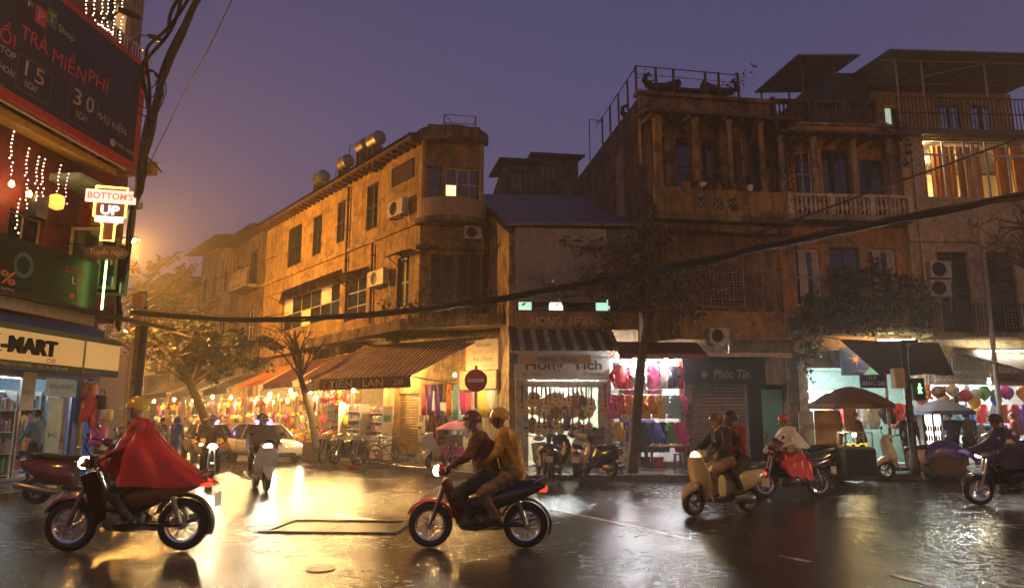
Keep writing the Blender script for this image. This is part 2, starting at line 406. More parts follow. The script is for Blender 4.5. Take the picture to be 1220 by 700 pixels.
# ================================================================ the setting: road, pavements, air
def road_material():
    m, t, b = _base('wet_asphalt'); L = t.links.new
    tc = nd(t, 'ShaderNodeTexCoord')
    def noi(sc, det=5, ro=.6):
        n = nd(t, 'ShaderNodeTexNoise'); n.inputs['Scale'].default_value = sc; n.inputs['Detail'].default_value = det; n.inputs['Roughness'].default_value = ro
        L(tc.outputs['Object'], n.inputs['Vector']); return n
    def rng(n, a, c, lo, hi):
        r = nd(t, 'ShaderNodeMapRange'); r.inputs[1].default_value = a; r.inputs[2].default_value = c; r.inputs[3].default_value = lo; r.inputs[4].default_value = hi
        L(n.outputs[0], r.inputs[0]); return r
    pud = rng(noi(.45, 4), .42, .62, 0, 1)
    mx = nd(t, 'ShaderNodeMix', data_type='RGBA'); mx.inputs[6].default_value = (.034, .03, .026, 1); mx.inputs[7].default_value = (.014, .013, .013, 1)
    L(pud.outputs[0], mx.inputs[0])
    gr = rng(noi(60, 3), .3, .7, .55, 1.3); mm = nd(t, 'ShaderNodeMix', data_type='RGBA', blend_type='MULTIPLY'); mm.inputs[0].default_value = 1
    L(mx.outputs[2], mm.inputs[6]); L(gr.outputs[0], mm.inputs[7]); L(mm.outputs[2], b.inputs['Base Color'])
    gm = rng(noi(7, 8, .75), .43, .54, 0, 1); mxm = nd(t, 'ShaderNodeMath', operation='MAXIMUM'); L(gm.outputs[0], mxm.inputs[0]); L(pud.outputs[0], mxm.inputs[1])
    ro = nd(t, 'ShaderNodeMix', data_type='FLOAT'); ro.inputs[2].default_value = .32; ro.inputs[3].default_value = .1
    L(mxm.outputs[0], ro.inputs[0]); L(ro.outputs[0], b.inputs['Roughness'])
    b.inputs['Specular IOR Level'].default_value = .62
    h1 = rng(noi(40, 4, .7), .2, .8, 0, 1); h2 = noi(5, 3)
    ad = nd(t, 'ShaderNodeMath', operation='MULTIPLY_ADD'); ad.inputs[1].default_value = 2.2; L(h2.outputs[0], ad.inputs[0]); L(h1.outputs[0], ad.inputs[2])
    bp = nd(t, 'ShaderNodeBump'); bp.inputs['Distance'].default_value = .0038
    st = rng(pud, 0, 1, .9, .55); L(st.outputs[0], bp.inputs['Strength']); L(ad.outputs[0], bp.inputs['Height']); L(bp.outputs[0], b.inputs['Normal'])
    return m
ROAD = road_material()
struct(MB().quad((-150, -60, 0), (150, -60, 0), (150, 220, 0), (-150, 220, 0)).build('road', ROAD))
def paving(name, bw, bh, c1, c2):
    m, t, b = _base(name); L = t.links.new
    tc = nd(t, 'ShaderNodeTexCoord'); br = nd(t, 'ShaderNodeTexBrick'); L(tc.outputs['Object'], br.inputs['Vector'])
    br.inputs['Scale'].default_value = 1; br.inputs['Brick Width'].default_value = bw; br.inputs['Row Height'].default_value = bh; br.inputs['Mortar Size'].default_value = .008
    br.inputs['Color1'].default_value = (*c1, 1); br.inputs['Color2'].default_value = (*c2, 1); br.inputs['Mortar'].default_value = (.02, .018, .015, 1)
    L(br.outputs[0], b.inputs['Base Color']); nz = nd(t, 'ShaderNodeTexNoise'); nz.inputs['Scale'].default_value = 1.4; L(tc.outputs['Object'], nz.inputs['Vector'])
    r = nd(t, 'ShaderNodeMapRange'); r.inputs[1].default_value = .35; r.inputs[2].default_value = .65; r.inputs[3].default_value = .12; r.inputs[4].default_value = .4; L(nz.outputs[0], r.inputs[0]); L(r.outputs[0], b.inputs['Roughness'])
    bp = nd(t, 'ShaderNodeBump'); bp.inputs['Strength'].default_value = .5; bp.inputs['Distance'].default_value = .01; L(br.outputs['Fac'], bp.inputs['Height']); bp.invert = True; L(bp.outputs[0], b.inputs['Normal'])
    return m
PAVE = paving('wet_paving', .3, .3, (.07, .055, .045), (.05, .042, .036)); KERB = mat('kerb_stone', (.13, .12, .105), .3, var=.35, bump=.3)
SW = .14
def pavement(pts, name='pavement'):
    """raised pavement: polygon (inside edge last), kerb stones along the first polyline"""
    edge, rest = pts
    poly = [(*p, SW) for p in edge + rest]
    o = struct(MB().slab(poly, (0, 0, -SW - .02)).build(name, PAVE, fix=True))
    k = 0
    for a, b in zip(edge[:-1], edge[1:]):
        A, B = Vector((*a, 0)), Vector((*b, 0)); L_ = (B - A).length; d = (B - A) / L_; nrm = Vector((-d.y, d.x, 0)); n_ = max(1, round(L_ / .9))
        for i in range(n_):
            p, q = A + d * (L_ * i / n_ + .006), A + d * (L_ * (i + 1) / n_ - .006)
            dz = random.uniform(-.006, .008)
            if k < 120:
                mb = MB(); z1 = SW + .006 + dz
                f0, b0 = nrm * .1, -nrm * .06
                mb.add([p + f0, q + f0, q + b0, p + b0] + [x + Vector((0, 0, z1 - .02)) for x in (p + f0, q + f0)] + [x + Vector((0, 0, z1)) for x in (p + f0 - nrm * .02, q + f0 - nrm * .02, q + b0, p + b0)],
                       [(0, 1, 5, 4), (4, 5, 7, 6), (6, 7, 8, 9), (1, 2, 8, 7, 5), (3, 0, 4, 6, 9), (2, 3, 9, 8)])
                mb.build('kerb_stone', KERB, o, fix=True)
            k += 1
    return o
side = lambda t, off=0.: tuple((Vector((-2.1, 22.2)) + Vector((-.622, .783)) * t + Vector((.783, .622)) * off))
pavement(([(45, 22.6), (14, 20.3), (5, 19.85), (.6, 19.7), (-.5, 20.15), (-1.3, 21.1), (-2.1, 22.2), side(30), side(62)], [side(62, 5), side(20, 9), (45, 45)]))
pavement(([side(62, -7.2), side(12, -7.2), (-10.9, 24.4), (-10.3, 22.3), (-10.05, 19.5), (-10.35, 15.0), (-11.6, 4), (-12.2, -10)], [(-40, -10), (-40, 70)]))
pavement(([(11.4, -10), (11.4, 7), (12.3, 8.4), (30, 9.4)], [(30, -10)]))
# square access cover in the road: steel frame, sunk lid plates
cv = thing('access_cover', 'square sunken steel access cover with a wide concrete rim in the wet road', 'manhole cover', gnd(405, 627), R(-4))
mb = MB(); mb.box(-1.02, -.62, .002, 1.02, -.5, .022); mb.box(-1.02, .5, .002, 1.02, .62, .03); mb.box(-1.02, -.5, .002, -.88, .5, .026); mb.box(.88, -.5, .002, 1.02, .5, .026)
mb.build('rim', mat('cover_rim', (.16, .14, .11), .35, var=.4, bump=.4), cv)
for k in range(2): MB().bbox(-.86 + k * .87, -.49, .003, .0 + k * .87, .49, .011, .006).build('lid_plate', mat('cover_plate', (.05, .04, .03), .3, .6, var=.5, bump=.5, bscale=60), cv)
# thin worn painted line crossing the junction
PAINT = mat('worn_road_paint', (.55, .53, .48), .35, dirt=(.06, .055, .05), scale=5, damt=.9)
for (x0, y0, x1, y1, w_) in ((655, 607, 700, 615, .05), (700, 615, 792, 635, .06), (792, 635, 822, 643, .05), (925, 661, 965, 669, .05), (1062, 684, 1112, 697, .05)):
    a, b = gnd(x0, y0), gnd(x1, y1); d = (b - a).normalized(); s_ = Vector((-d.y, d.x, 0)) * w_; z = Vector((0, 0, .004))
    struct(MB().quad(a - s_ + z, b - s_ + z, b + s_ + z, a + s_ + z).build('painted_line', PAINT))
# small litter and patches
mb = MB(); p = gnd(382, 678)
mb.lathe([(.16, .003), (.15, .012), (.0, .014)], 14); mb.build('drain_cover', mat('drain_iron', (.02, .018, .016), .3, .7, var=.4, bump=.6), None, loc=p)
tag(bpy.data.objects['drain_cover'], 'small round dark iron drain lid set in the wet road near the square access cover', 'manhole cover')

# ================================================================ buildings
FL = Fac(-12, 16.9, 85); FS = Fac(-3.45, 26, -51.5); FC = Fac(-3.45, 26, 10); FG = Fac(-4.7, 27.6, -33)
FH = Fac(-.1, 23.3, 3); FD = Fac(4.45, 23.3, 9); FO = Fac(9.35, 23.95, 4); FK = Fac(13.75, 24.0, 3); FR = Fac(-.1, 23.3, 4)
YELLOW = stucco('yellow_limewash', (.52, .33, .11), amt=.6, streak=.65); OCHRE = stucco('ochre_limewash', (.38, .24, .085), amt=.85, streak=.75)
GREYST = stucco('mouldy_grey_render', (.3, .2, .1), (.016, .013, .009), amt=1., streak=.95); ORANGE = stucco('orange_render', (.54, .26, .08), amt=.5, streak=.45)
CREAM = stucco('cream_render', (.6, .46, .26), amt=.3, streak=.3); PALE = stucco('pale_old_render', (.38, .31, .21), amt=.8, streak=.75)
ROOFD = mat('dark_roof_tile', (.035, .028, .026), .7, var=.45, bump=.5, bscale=18); TIN = mat('violet_tin_roof', (.075, .045, .05), .4, .2, var=.3)
INNER = mat('dim_interior', (.05, .042, .032), .9, var=.3)
def house(name, label, F, u0, u1, v0, v1, dep, m, holes, roof=True, left=True, right=True, floor=True):
    h = thing(name, label, 'house', F.o, F.a)
    wall_mb(u0, v0, u1, v1, holes, .3).build('front_wall', m, h)
    if left: MB().box(u0, .303, v0, u0 + .25, dep, v1).build('side_wall', m, h)
    if right: MB().box(u1 - .25, .303, v0, u1, dep, v1).build('side_wall', m, h)
    MB().box(u0 + .253, dep - .25, v0, u1 - .253, dep - .003, v1).build('back_wall', m, h)
    if roof: MB().box(u0 + .253, .303, v1 - .3, u1 - .253, dep - .253, v1 - .05).build('roof_slab', CONC, h)
    if floor: MB().box(u0 + .253, .303, v0 + .01, u1 - .253, dep - .253, v0 + .2).build('floor_slab', CONC, h)
    return h
# ---------------------------------------------------------------- corner house, long wall on the side street
SL = [(343, 270, 359, 316), (373, 257, 383, 303), (402, 240, 411, 288), (437, 219, 450, 273)]
sl = [FS.rect(*q) for q in SL]; dr = FS.rect(411, 330, 436, 381); nw = FS.rect(473, 306, 487, 366)
Z2 = FS.uv(455, 392)[1]; ZE = FS.uv(470, 188)[1]; Z2 = 5.0; UL = -16.6
lgl = FS.rect(336, 346, 404, 386)
ch = house('corner_house', 'three storey yellow plastered corner house with green shutters and a rounded front balcony', FS, UL, 0, Z2 - .1, ZE, 2.6, YELLOW, sl + [dr, nw, lgl], right=False)
for q in sl: louvre(ch, q, DARKWOOD)
louvre(ch, nw, DARKWOOD, dep=.1)
window(ch, dr, WHITEWOOD, GLASS_D, 2, 3, name='balcony_door')
window(ch, lgl, WHITEWOOD, [GLASS_D, GLASS_B, LIT_DIM, GLASS_D], 6, 2, name='enclosed_gallery', w_=.06)
so = mat('mossy_tin', (.09, .075, .055), .6, .2, var=.5, bump=.4)
def lean(par, F, r, dep, h, m, name='canopy', n=0., ov=.1):
    u0, v0, u1, v1 = r; mb = MB(); k = max(4, int((u1 - u0) / .12)); vs = []
    for i in range(k + 1):
        u = u0 - ov + (u1 - u0 + 2 * ov) * i / k; z = .015 * (i % 2)
        vs += [(u, -n + .02, v1 + h + z), (u, -n - dep, v1 + z)]
    mb.add(vs, [(2 * i, 2 * i + 1, 2 * i + 3, 2 * i + 2) for i in range(k)]); mb.add([(x, y, z - .03) for x, y, z in vs], [(2 * i, 2 * i + 2, 2 * i + 3, 2 * i + 1) for i in range(k)])
    for s_ in (0, 1):
        u = u0 + (u1 - u0) * (.08 + .84 * s_); mb.tube([(u, -n, v1 - .35), (u, -n - dep * .85, v1 + .01)], .018, 5)
    return mb.build(name, m, par)
lean(ch, FS, lgl, 1.0, .5, so); lean(ch, FS, dr, .7, .28, so); lean(ch, FS, nw, .55, .22, so)
# string course, eaves, downpipes
zc = FS.uv(444, 287)[1]
MB().box(UL, -.1, zc - .08, -.0, -.003, zc + .08).build('string_course', YELLOW, ch)
mb = MB(); mb.box(UL - .2, -.55, ZE + .003, .1, .4, ZE + .12)
for i in range(34): mb.box(UL + i * .5, -.5, ZE - .1, UL + i * .5 + .1, -.003, ZE)
mb.build('eaves', BROWNWOOD, ch)
# roof tiles run in ribs up the slope
mb = MB(); k = 80
for i in range(k):
    a, b = UL - .3 + (16.9 + .2) * i / k, UL - .3 + (16.9 + .2) * (i + 1) / k
    mb.add([(a, -.65, ZE + .125), ((a + b) / 2, -.65, ZE + .19), (b, -.65, ZE + .125), (a, 1.4, ZE + .7), ((a + b) / 2, 1.4, ZE + .77), (b, 1.4, ZE + .7)], [(0, 1, 4, 3), (1, 2, 5, 4)])
mb.add([(UL - .3, 1.42, ZE + .72), (.1, 1.42, ZE + .72), (.1, 2.9, ZE + .1), (UL - .3, 2.9, ZE + .1)], [(0, 1, 2, 3)])
mb.add([(.1, -.65, ZE + .12), (.1, 2.9, ZE + .1), (.1, 1.42, ZE + .72)], [(0, 1, 2)]); mb.add([(UL - .3, -.65, ZE + .12), (UL - .3, 2.9, ZE + .1), (UL - .3, 1.42, ZE + .72)], [(0, 2, 1)])
mb.build('tile_roof', ROOFD, ch)
for px, y0, y1 in ((415, 225, 326), (446, 290, 385)):
    u = FS.uv(px, 300)[0]; mb = MB(); zt, zb = FS.uv(px, y0)[1], FS.uv(px, y1)[1]
    mb.tube([(u, -.1, zt), (u, -.1, zb)], .055, 8)
    for f in (.15, .5, .85): mb.box(u - .08, -.17, zb + (zt - zb) * f - .02, u + .08, -.003, zb + (zt - zb) * f + .02)
    mb.build('downpipe', RUST, ch)
# rounded front towards the junction (own frame, same house): built in the house's local axes
MW = Matrix.Rotation(-FS.a, 4, 'Z') @ Matrix.Translation(FC.o - FS.o) @ Matrix.Rotation(FC.a, 4, 'Z')
def cfront(mb, name, m, par=None, **k): return mb.xf(MW).build(name, m, par or ch, **k)
W1 = FC.uv(575, 240)[0]
wa = FC.rect(505, 197, 526, 239); wb = FC.rect(530, 200, 573, 239); da = FC.rect(513, 303, 540, 364); db = FC.rect(545, 303, 572, 364)
cfront(wall_mb(0, Z2 - .1, W1, ZE, [wa, wb, da, db], .3), 'front_wall', OCHRE)
cfront(MB().box(W1 - .25, .303, Z2 - .1, W1, 6, ZE), 'side_wall', GREYST)
cfront(MB().box(-.1, .31, ZE - .25, W1 - .26, 6, ZE - .05), 'roof_slab', CONC)
def cwin(r, mf, mp, cols, rows, name='window'):
    u0, v0, u1, v1 = r; o = cfront(frame_mb(u0 - .01, v0 - .01, u1 + .01, v1 + .01, .07, .12, .18, cols, rows), name, mf)
    for i in range(cols):
        for j in range(rows):
            a = u0 + (u1 - u0) * i / cols + .03; b = u0 + (u1 - u0) * (i + 1) / cols - .03; c = v0 + (v1 - v0) * j / rows + .03; d = v0 + (v1 - v0) * (j + 1) / rows - .03
            cfront(MB().box(a, .14, c, b, .155, d), 'pane', mp[(i + j * cols) % len(mp)], o)
cwin(wa, DARKWOOD, [GLASS_D], 1, 2); cwin(wb, WHITEWOOD, [LIT_WARM, GLASS_D, GLASS_D, GLASS_D, GLASS_D, GLASS_B], 3, 2)
for q in (da, db):
    for k in range(2):
        u0, v0, u1, v1 = q; a = u0 + (u1 - u0) * k / 2 + .01; b = u0 + (u1 - u0) * (k + 1) / 2 - .01
        mb = frame_mb(a, v0, b, v1, .06, .08, .13, 1, 2, .07); z = v0 + .08
        while z < v1 - .1: mb.add([(a + .05, .09, z), (b - .05, .09, z), (b - .05, .12, z + .08), (a + .05, .12, z + .08)], [(0, 1, 2, 3)]); z += .1
        cfront(mb, 'shutter', DARKWOOD)
# curved corrugated balcony front with its slab
b0, b1 = FC.uv(538, 260, .5)[1], FC.uv(538, 238, .5)[1]
def bow(u): return .15 + .85 * math.sin(math.pi * min(1, max(0, u))) ** .6
mb = MB(); n_ = 54; vs = []
for i in range(n_ + 1):
    f = i / n_; u = -.12 + (W1 + .24) * f; y = -bow(f) - .02 * (i % 2); vs += [(u, y, b0), (u, y, b1), (u, y + .05, b1), (u, y + .05, b0)]
mb.add(vs, [(4 * i + j, 4 * i + 4 + j, 4 * i + 4 + (j + 1) % 4, 4 * i + (j + 1) % 4) for i in range(n_) for j in range(4)])
cfront(mb, 'balcony_front', mat('corrugated_cream_board', (.3, .22, .13), .7, var=.12, scale=1.5))
def bowslab(z0, z1, ext): return MB().slab([(-.2 + (W1 + .4) * i / 20, -bow(i / 20) - ext, z1) for i in range(21)] + [(W1 + .2, -.003, z1), (-.2, -.003, z1)], (0, 0, z0 - z1))
cfront(bowslab(b0 - .2, b0 - .003, .06), 'balcony_slab', GREYST)
cfront(bowslab(ZE + .003, ZE + .42, -.1), 'roof_fascia', GREYST, fix=True)
cfront(MB().box(.2, .1, ZE + .425, W1 - .1, 4, ZE + .8), 'roof_parapet', GREYST)
for c in (.06, W1 - .08): cfront(MB().lathe([(.1, 0), (.1, ZE - b1)], 10, (c, -.12, b1)), 'column', YELLOW, smooth=True)
zs = FC.uv(540, 297)[1]; cfront(MB().box(-.15, -.32, zs - .06, W1 + .1, -.003, zs + .06), 'cornice', GREYST)
# grey slatted vent beside the corner on the long wall
vr = FS.rect(468, 195, 493, 217); mb = frame_mb(*vr, .05, -.05, .0); z = vr[1] + .07
while z < vr[3] - .05: mb.box(vr[0] + .05, -.045, z, vr[2] - .05, -.01, z + .04); z += .08
mb.build('vent_grille', DARKSTEEL, ch)
# ground storey towards the junction: pier walls, shutter, openings, wide ledge above
g_sh = FG.rect(463, 468, 499, 542); g_op = FG.rect(503, 464, 601, 548)
g_sh = (g_sh[0], .42, g_sh[2], g_sh[3]); g_op = (g_op[0], SW + .02, min(5.2, g_op[2]), g_op[3])
MG = Matrix.Rotation(-FS.a, 4, 'Z') @ Matrix.Translation(FG.o - FS.o) @ Matrix.Rotation(FG.a, 4, 'Z')
wall_mb(-.3, 0, 5.45, Z2 - .25, [g_sh, g_op], .3).xf(MG).build('ground_wall', YELLOW, ch)
mb = MB(); mb.box(g_op[0] - .1, 2.6, 0, 5.4, 2.75, 4.2); mb.box(g_op[0] - .2, .31, 0, g_op[0] - .06, 2.6, 4.2); mb.box(5.28, .31, 0, 5.4, 2.6, 4.2); mb.box(g_op[0] - .05, .31, 3.3, 5.27, 2.59, 3.4); mb.box(g_op[0] - .05, .31, .01, 5.27, 2.59, .2)
mb.xf(MG).build('shop_room', mat('shop_room_cream', (.55, .45, .3), .8, var=.2), ch)
roll_shutter(ch, g_sh, mat('roll_shutter_ochre', (.34, .24, .11), .45, .4, var=.25), dep=.1).data.transform(MG)
mb = MB(); mb.box(-.25, -.35, 0, g_op[0] - .03, -.003, .41); mb.box(-.25, -.6, 0, g_op[0] - .03, -.353, .27); mb.xf(MG).build('door_step', CONC, ch)
# ledge of the first floor terrace, following both fronts
mb = MB(); inv = Matrix.Rotation(-FS.a, 4, 'Z') @ Matrix.Translation(-FS.o)
pl = [inv @ p for p in (FS.w(-9.5, .9), FS.w(.25, .9), Vector((-1.6, 24.1, 0)), Vector((-.2, 23.7, 0)), Vector((-.2, 26.8, 0)), Vector((-3.0, 27.4, 0)), FS.w(-9.5, .003))]
mb.slab([(p.x, p.y, Z2 - .08) for p in pl], (0, 0, -.16)); mb.build('terrace_slab', GREYST, ch, fix=True)
e = [inv @ p for p in (FS.w(-9.4, .85), FS.w(.2, .85), Vector((-1.6, 24.17, 0)), Vector((-.25, 23.77, 0)))]
mb = MB()
for a, b in zip(e[:-1], e[1:]):
    d = (b - a).normalized(); s_ = Vector((-d.y, d.x, 0)) * .12
    mb.slab([(*(a + s_ * 0)[:2], Z2 + .16), (*b[:2], Z2 + .16), (*(b + s_)[:2], Z2 + .16), (*(a + s_)[:2], Z2 + .16)], (0, 0, -.235))
mb.build('terrace_parapet', GREYST, ch, fix=True)
wall_mb(UL, 0, -1.6, Z2 - .25, [(-16.2, .14, -12.6, 3.2), (-12.1, .14, -8.6, 3.2), (-8.1, .14, -5.3, 3.2), (-4.9, .14, -2.2, 3.2)], .3).build('ground_wall', OCHRE, ch)
MB().box(UL, 2.4, 0, -2.3, 2.6, 4.4).build('shop_back_wall', mat('shop_room_cream'), ch)
mb = MB()
for u in (-12.35, -8.35, -5.1): mb.box(u - .06, .31, 0, u + .06, 2.39, 4.3)
mb.build('shop_partition', mat('shop_room_cream'), ch)
# roof clutter of the corner house: steel frame
zt = ZE + .8
mb = MB()
for (u, y) in ((.9, .8), (W1 - .2, .8), (.9, 2.0), (W1 - .2, 2.0)): mb.tube([(u, y, zt), (u, y, zt + .75)], .02, 5)
for z in (.4, .75):
    mb.tube([(.9, .8, zt + z), (W1 - .2, .8, zt + z), (W1 - .2, 2.0, zt + z), (.9, 2.0, zt + z), (.9, .8, zt + z)], .016, 5)
mb.tube([(.9, .8, zt + .75), (W1 - .2, 2.0, zt + .05)], .014, 5)
rf = cfront(mb, 'roof_frame', RUST, ch)

# ---------------------------------------------------------------- houses further down the side street
def side_house(u0, u1, ztop, m, label, wins, roof, dep=6., balcony=(), shift=0.):
    F = Fac(*FS.w(u1)[:2], -51.5); w_ = u1 - u0
    holes = []
    for (fu, z0, fw, hh) in wins: holes.append((-w_ + fu * w_, z0, -w_ + fu * w_ + fw, z0 + hh))
    h = house('street_house', label, F, -w_, -.003, 3.9, ztop, dep, m, holes)
    for k, q in enumerate(holes):
        if k % 3 == 1: louvre(h, q, DARKWOOD)
        else: window(h, q, WHITEWOOD if k % 2 else BROWNWOOD, [GLASS_D, GLASS_B, GLASS_D], 2, 2)
        MB().box(q[0] - .08, -.12, q[1] - .1, q[2] + .08, -.003, q[1] - .02).build('sill', CONC, h)
    for (z, a, b, d) in balcony:
        x0, x1 = -w_ + a * w_, -w_ + b * w_
        MB().box(x0, -d, z - .15, x1, -.003, z).build('balcony_slab', CONC, h)
        mb = MB(); balusters(mb, x0 + .08, x1 - .08, z, z + .8, -d + .08, .22, .04); mb.box(x0, -d, z + .8, x1, -d + .16, z + .92)
        mb.build('balustrade', PALE, h)
    mb = MB()
    if roof == 'pitch':
        mb.slab([(-w_ - .3, -.8, ztop), (.3, -.8, ztop), (.3, dep * .5, ztop + 1.3), (-w_ - .3, dep * .5, ztop + 1.3)], (0, 0, .12)); mb.slab([(-w_ - .3, dep * .5, ztop + 1.3), (.3, dep * .5, ztop + 1.3), (.3, dep, ztop), (-w_ - .3, dep, ztop)], (0, 0, .12))
    elif roof == 'flat':
        mb.box(-w_ - .2, -.9, ztop + .003, .2, dep, ztop + .2)
    else:
        mb.slab([(-w_ - .2, -1.2, ztop - .1), (.2, -1.2, ztop - .1), (.2, dep, ztop + 1.2), (-w_ - .2, dep, ztop + 1.2)], (0, 0, .08))
    mb.build('roof', ROOFD, h, fix=True)
    wall_mb(-w_, 0, -.003, 3.9, [(-w_ + .4, .14, -.4, 3.2)], .3, n=-.003).build('ground_wall', m, h)
    MB().box(-w_, 2.2, 0, -.003, 2.4, 3.897).build('shop_back_wall', mat('shop_room_cream'), h)
    return h
side_house(-22.4, -16.75, 12.2, GREYST, 'grey weathered house with a white balustrade and a flat overhanging roof beside the corner house',
           [(.1, 9.3, .9, 1.6), (.55, 9.3, 1.3, 2.0), (.12, 6.0, .9, 1.7), (.6, 5.9, 1.1, 1.9)], 'flat', balcony=((9.0, .45, 1.0, 1.0), (5.6, .05, .55, 1.0)))
side_house(-29.5, -22.55, 12.9, PALE, 'pale old three storey house under a jutting dark roof down the side street',
           [(.08, 9.6, 1.0, 1.5), (.4, 9.6, 1.0, 1.5), (.72, 9.6, 1.0, 1.5), (.1, 6.0, 1.1, 1.9), (.45, 6.0, 1.1, 1.9), (.75, 6.0, 1.0, 1.9)], 'shed', balcony=((5.7, .4, 1.0, .9),))
side_house(-36, -29.65, 10.8, OCHRE, 'low ochre house with wooden shutters and tiled roof down the side street',
           [(.1, 7.4, 1.0, 1.5), (.45, 7.4, 1.0, 1.5), (.75, 7.4, 1.0, 1.5), (.2, 4.6, 1.2, 1.6), (.62, 4.6, 1.2, 1.6)], 'pitch')
side_house(-43.5, -36.2, 12.5, GREYST, 'tall grey narrow-windowed house behind the tree down the side street',
           [(.1, 9.0, .9, 1.7), (.4, 9.0, .9, 1.7), (.7, 9.0, .9, 1.7), (.15, 5.4, 1.2, 1.8), (.6, 5.4, 1.2, 1.8)], 'flat', balcony=((5.2, .1, .9, .8),))
side_house(-53, -43.7, 11, PALE, 'farthest pale house in the glow of the sodium street lamp',
           [(.1, 7.5, 1.0, 1.6), (.4, 7.5, 1.0, 1.6), (.7, 7.5, 1.0, 1.6), (.2, 4.6, 1.2, 1.6), (.6, 4.6, 1.2, 1.6)], 'pitch')

# ---------------------------------------------------------------- guitar shop house (low, with tin roof and tarpaulin)
EV = FH.uv(690, 268, .6)[1]; HW = 4.35
gh = thing('guitar_shop_house', 'low two storey house with violet tin roof and grey tarpaulin over a guitar shop', 'house', FH.o, FH.a)
skew = -.17
def sk(x, y): return x + skew * y
mb = MB(); D = 6.2
mb.slab([(0, 0, 0), (sk(0, D), D, 0), (sk(0, D), D, EV + 2.75), (0, 0, EV - .15)], (.22, 0, 0)); mb.build('side_wall', stucco('patched_yellow_wall', (.6, .42, .2), amt=1.0, streak=.9), gh, fix=True)
mb = MB(); mb.slab([(HW, .3, 0), (HW, D, 0), (HW, D, EV + 2.75), (HW, .3, EV - .05)], (-.22, 0, 0)); mb.build('side_wall', GREYST, gh, fix=True)
mb = MB(); mb.slab([(sk(0, D), D, 0), (HW, D, 0), (HW, D, EV + 2.75), (sk(0, D), D, EV + 2.75)], (0, -.2, 0)); mb.build('back_wall', GREYST, gh, fix=True)
mb = MB(); k = 44
for i in range(k):
    a, b = i / k, (i + 1) / k; f = lambda t, y: (-.15 + (HW + .0) * t) * (1 if y < 0 else .97) + (skew * y if y > 0 else 0) * (1 - .35 * t)
    zz = .035 if i % 2 else 0
    mb.add([(f(a, -.7), -.7, EV + zz), (f(b, -.7), -.7, EV + (.035 - zz)), (f(b, D), D, EV + 3.2 + (.035 - zz)), (f(a, D), D, EV + 3.2 + zz)], [(0, 1, 2, 3)])
    mb.add([(f(a, -.7), -.7, EV + zz - .03), (f(a, D), D, EV + 3.17 + zz), (f(b, D), D, EV + 3.17 + (.035 - zz)), (f(b, -.7), -.7, EV - .03 + (.035 - zz))], [(0, 1, 2, 3)])
mb.build('tin_roof', TIN, gh)
MB().tube([(-.15, -.76, EV - .03), (HW + .0, -.76, EV - .03)], .06, 8).build('gutter', STEEL, gh, smooth=True)
t0 = FH.rect(613, 281, 722, 360, .35)
fold_sheet((t0[0] + .02, -.35, t0[1]), (t0[2], -.35, t0[1]), (t0[2], -.62, EV - .12), (t0[0] + .02, -.62, EV - .12), 14, 8, .0, .035, 1.6).build('tarpaulin', mat('grey_tarpaulin', (.2, .19, .2), .5, var=.25, bump=.2, bscale=6), gh)
fold_sheet((t0[2] + .05, -.3, t0[1] - .1), (HW - .1, -.3, t0[1] - .1), (HW - .1, -.6, EV - .12), (t0[2] + .05, -.6, EV - .12), 10, 8, .0, .05, 2.2).build('tarpaulin', mat('navy_tarpaulin', (.035, .036, .055), .5, var=.3), gh)
zf = t0[1] - .05
z4 = FH.uv(690, 393)[1]; z5 = FH.uv(690, 373)[1]
lr = (t0[0] + .1, z5 + .06, HW - .4, zf + .3)
wall_mb(.225, 3.6, HW - .225, EV - .2, [lr], .25, n=-.03).build('front_wall', GREYST, gh)
window(gh, lr, DARKWOOD, [emit('lit_green_pane', (.55, 1, .75), .7), GLASS_D, emit('lit_white_pane', (1, .95, .75), 1.3), GLASS_D, GLASS_B], 7, 1, n=-.03)
wl = MB().box(.23, -.25, z4, HW - .1, .02, z5 + .02).build('name_wall', stucco('orange_old_render', (.48, .27, .1), amt=.6, streak=.4), gh)
lettering(gh, 'HONG  NGOC', .7, z4 + .12, 3.0, .3, mat('raised_letter_plaster', (.6, .5, .34), .8), n=.253, bold=.02)
MB().box(.225, .31, 3.5, HW - .225, 5.9, 3.6).build('ceiling_slab', CONC, gh)
# ---------------------------------------------------------------- old house with dragon roof ornaments
ZT = FD.uv(820, 118)[1]; ZP = FD.uv(765, 148)[1]; DW = 5.1
bal = FD.rect(786, 226, 905, 259, .9); zfl = bal[1] + .1
wz0, wz1 = FD.uv(820, 224)[1] - .8, FD.uv(820, 165)[1]
ops = [(.35 + i * .92, zfl, .35 + i * .92 + w__, wz1) for i, w__ in enumerate((.5, .55, .5, .55, .5))]
lat = FD.rect(834, 313, 888, 367)
dh = house('dragon_roof_house', 'blackened old three storey house with columned loggia and horned roof ornaments', FD, 0, DW, 3.6, ZT, 9, GREYST, ops + [lat])
for q in ops: window(dh, q, BROWNWOOD, GLASS_D, 1, 3, name='loggia_door', dep=.15)
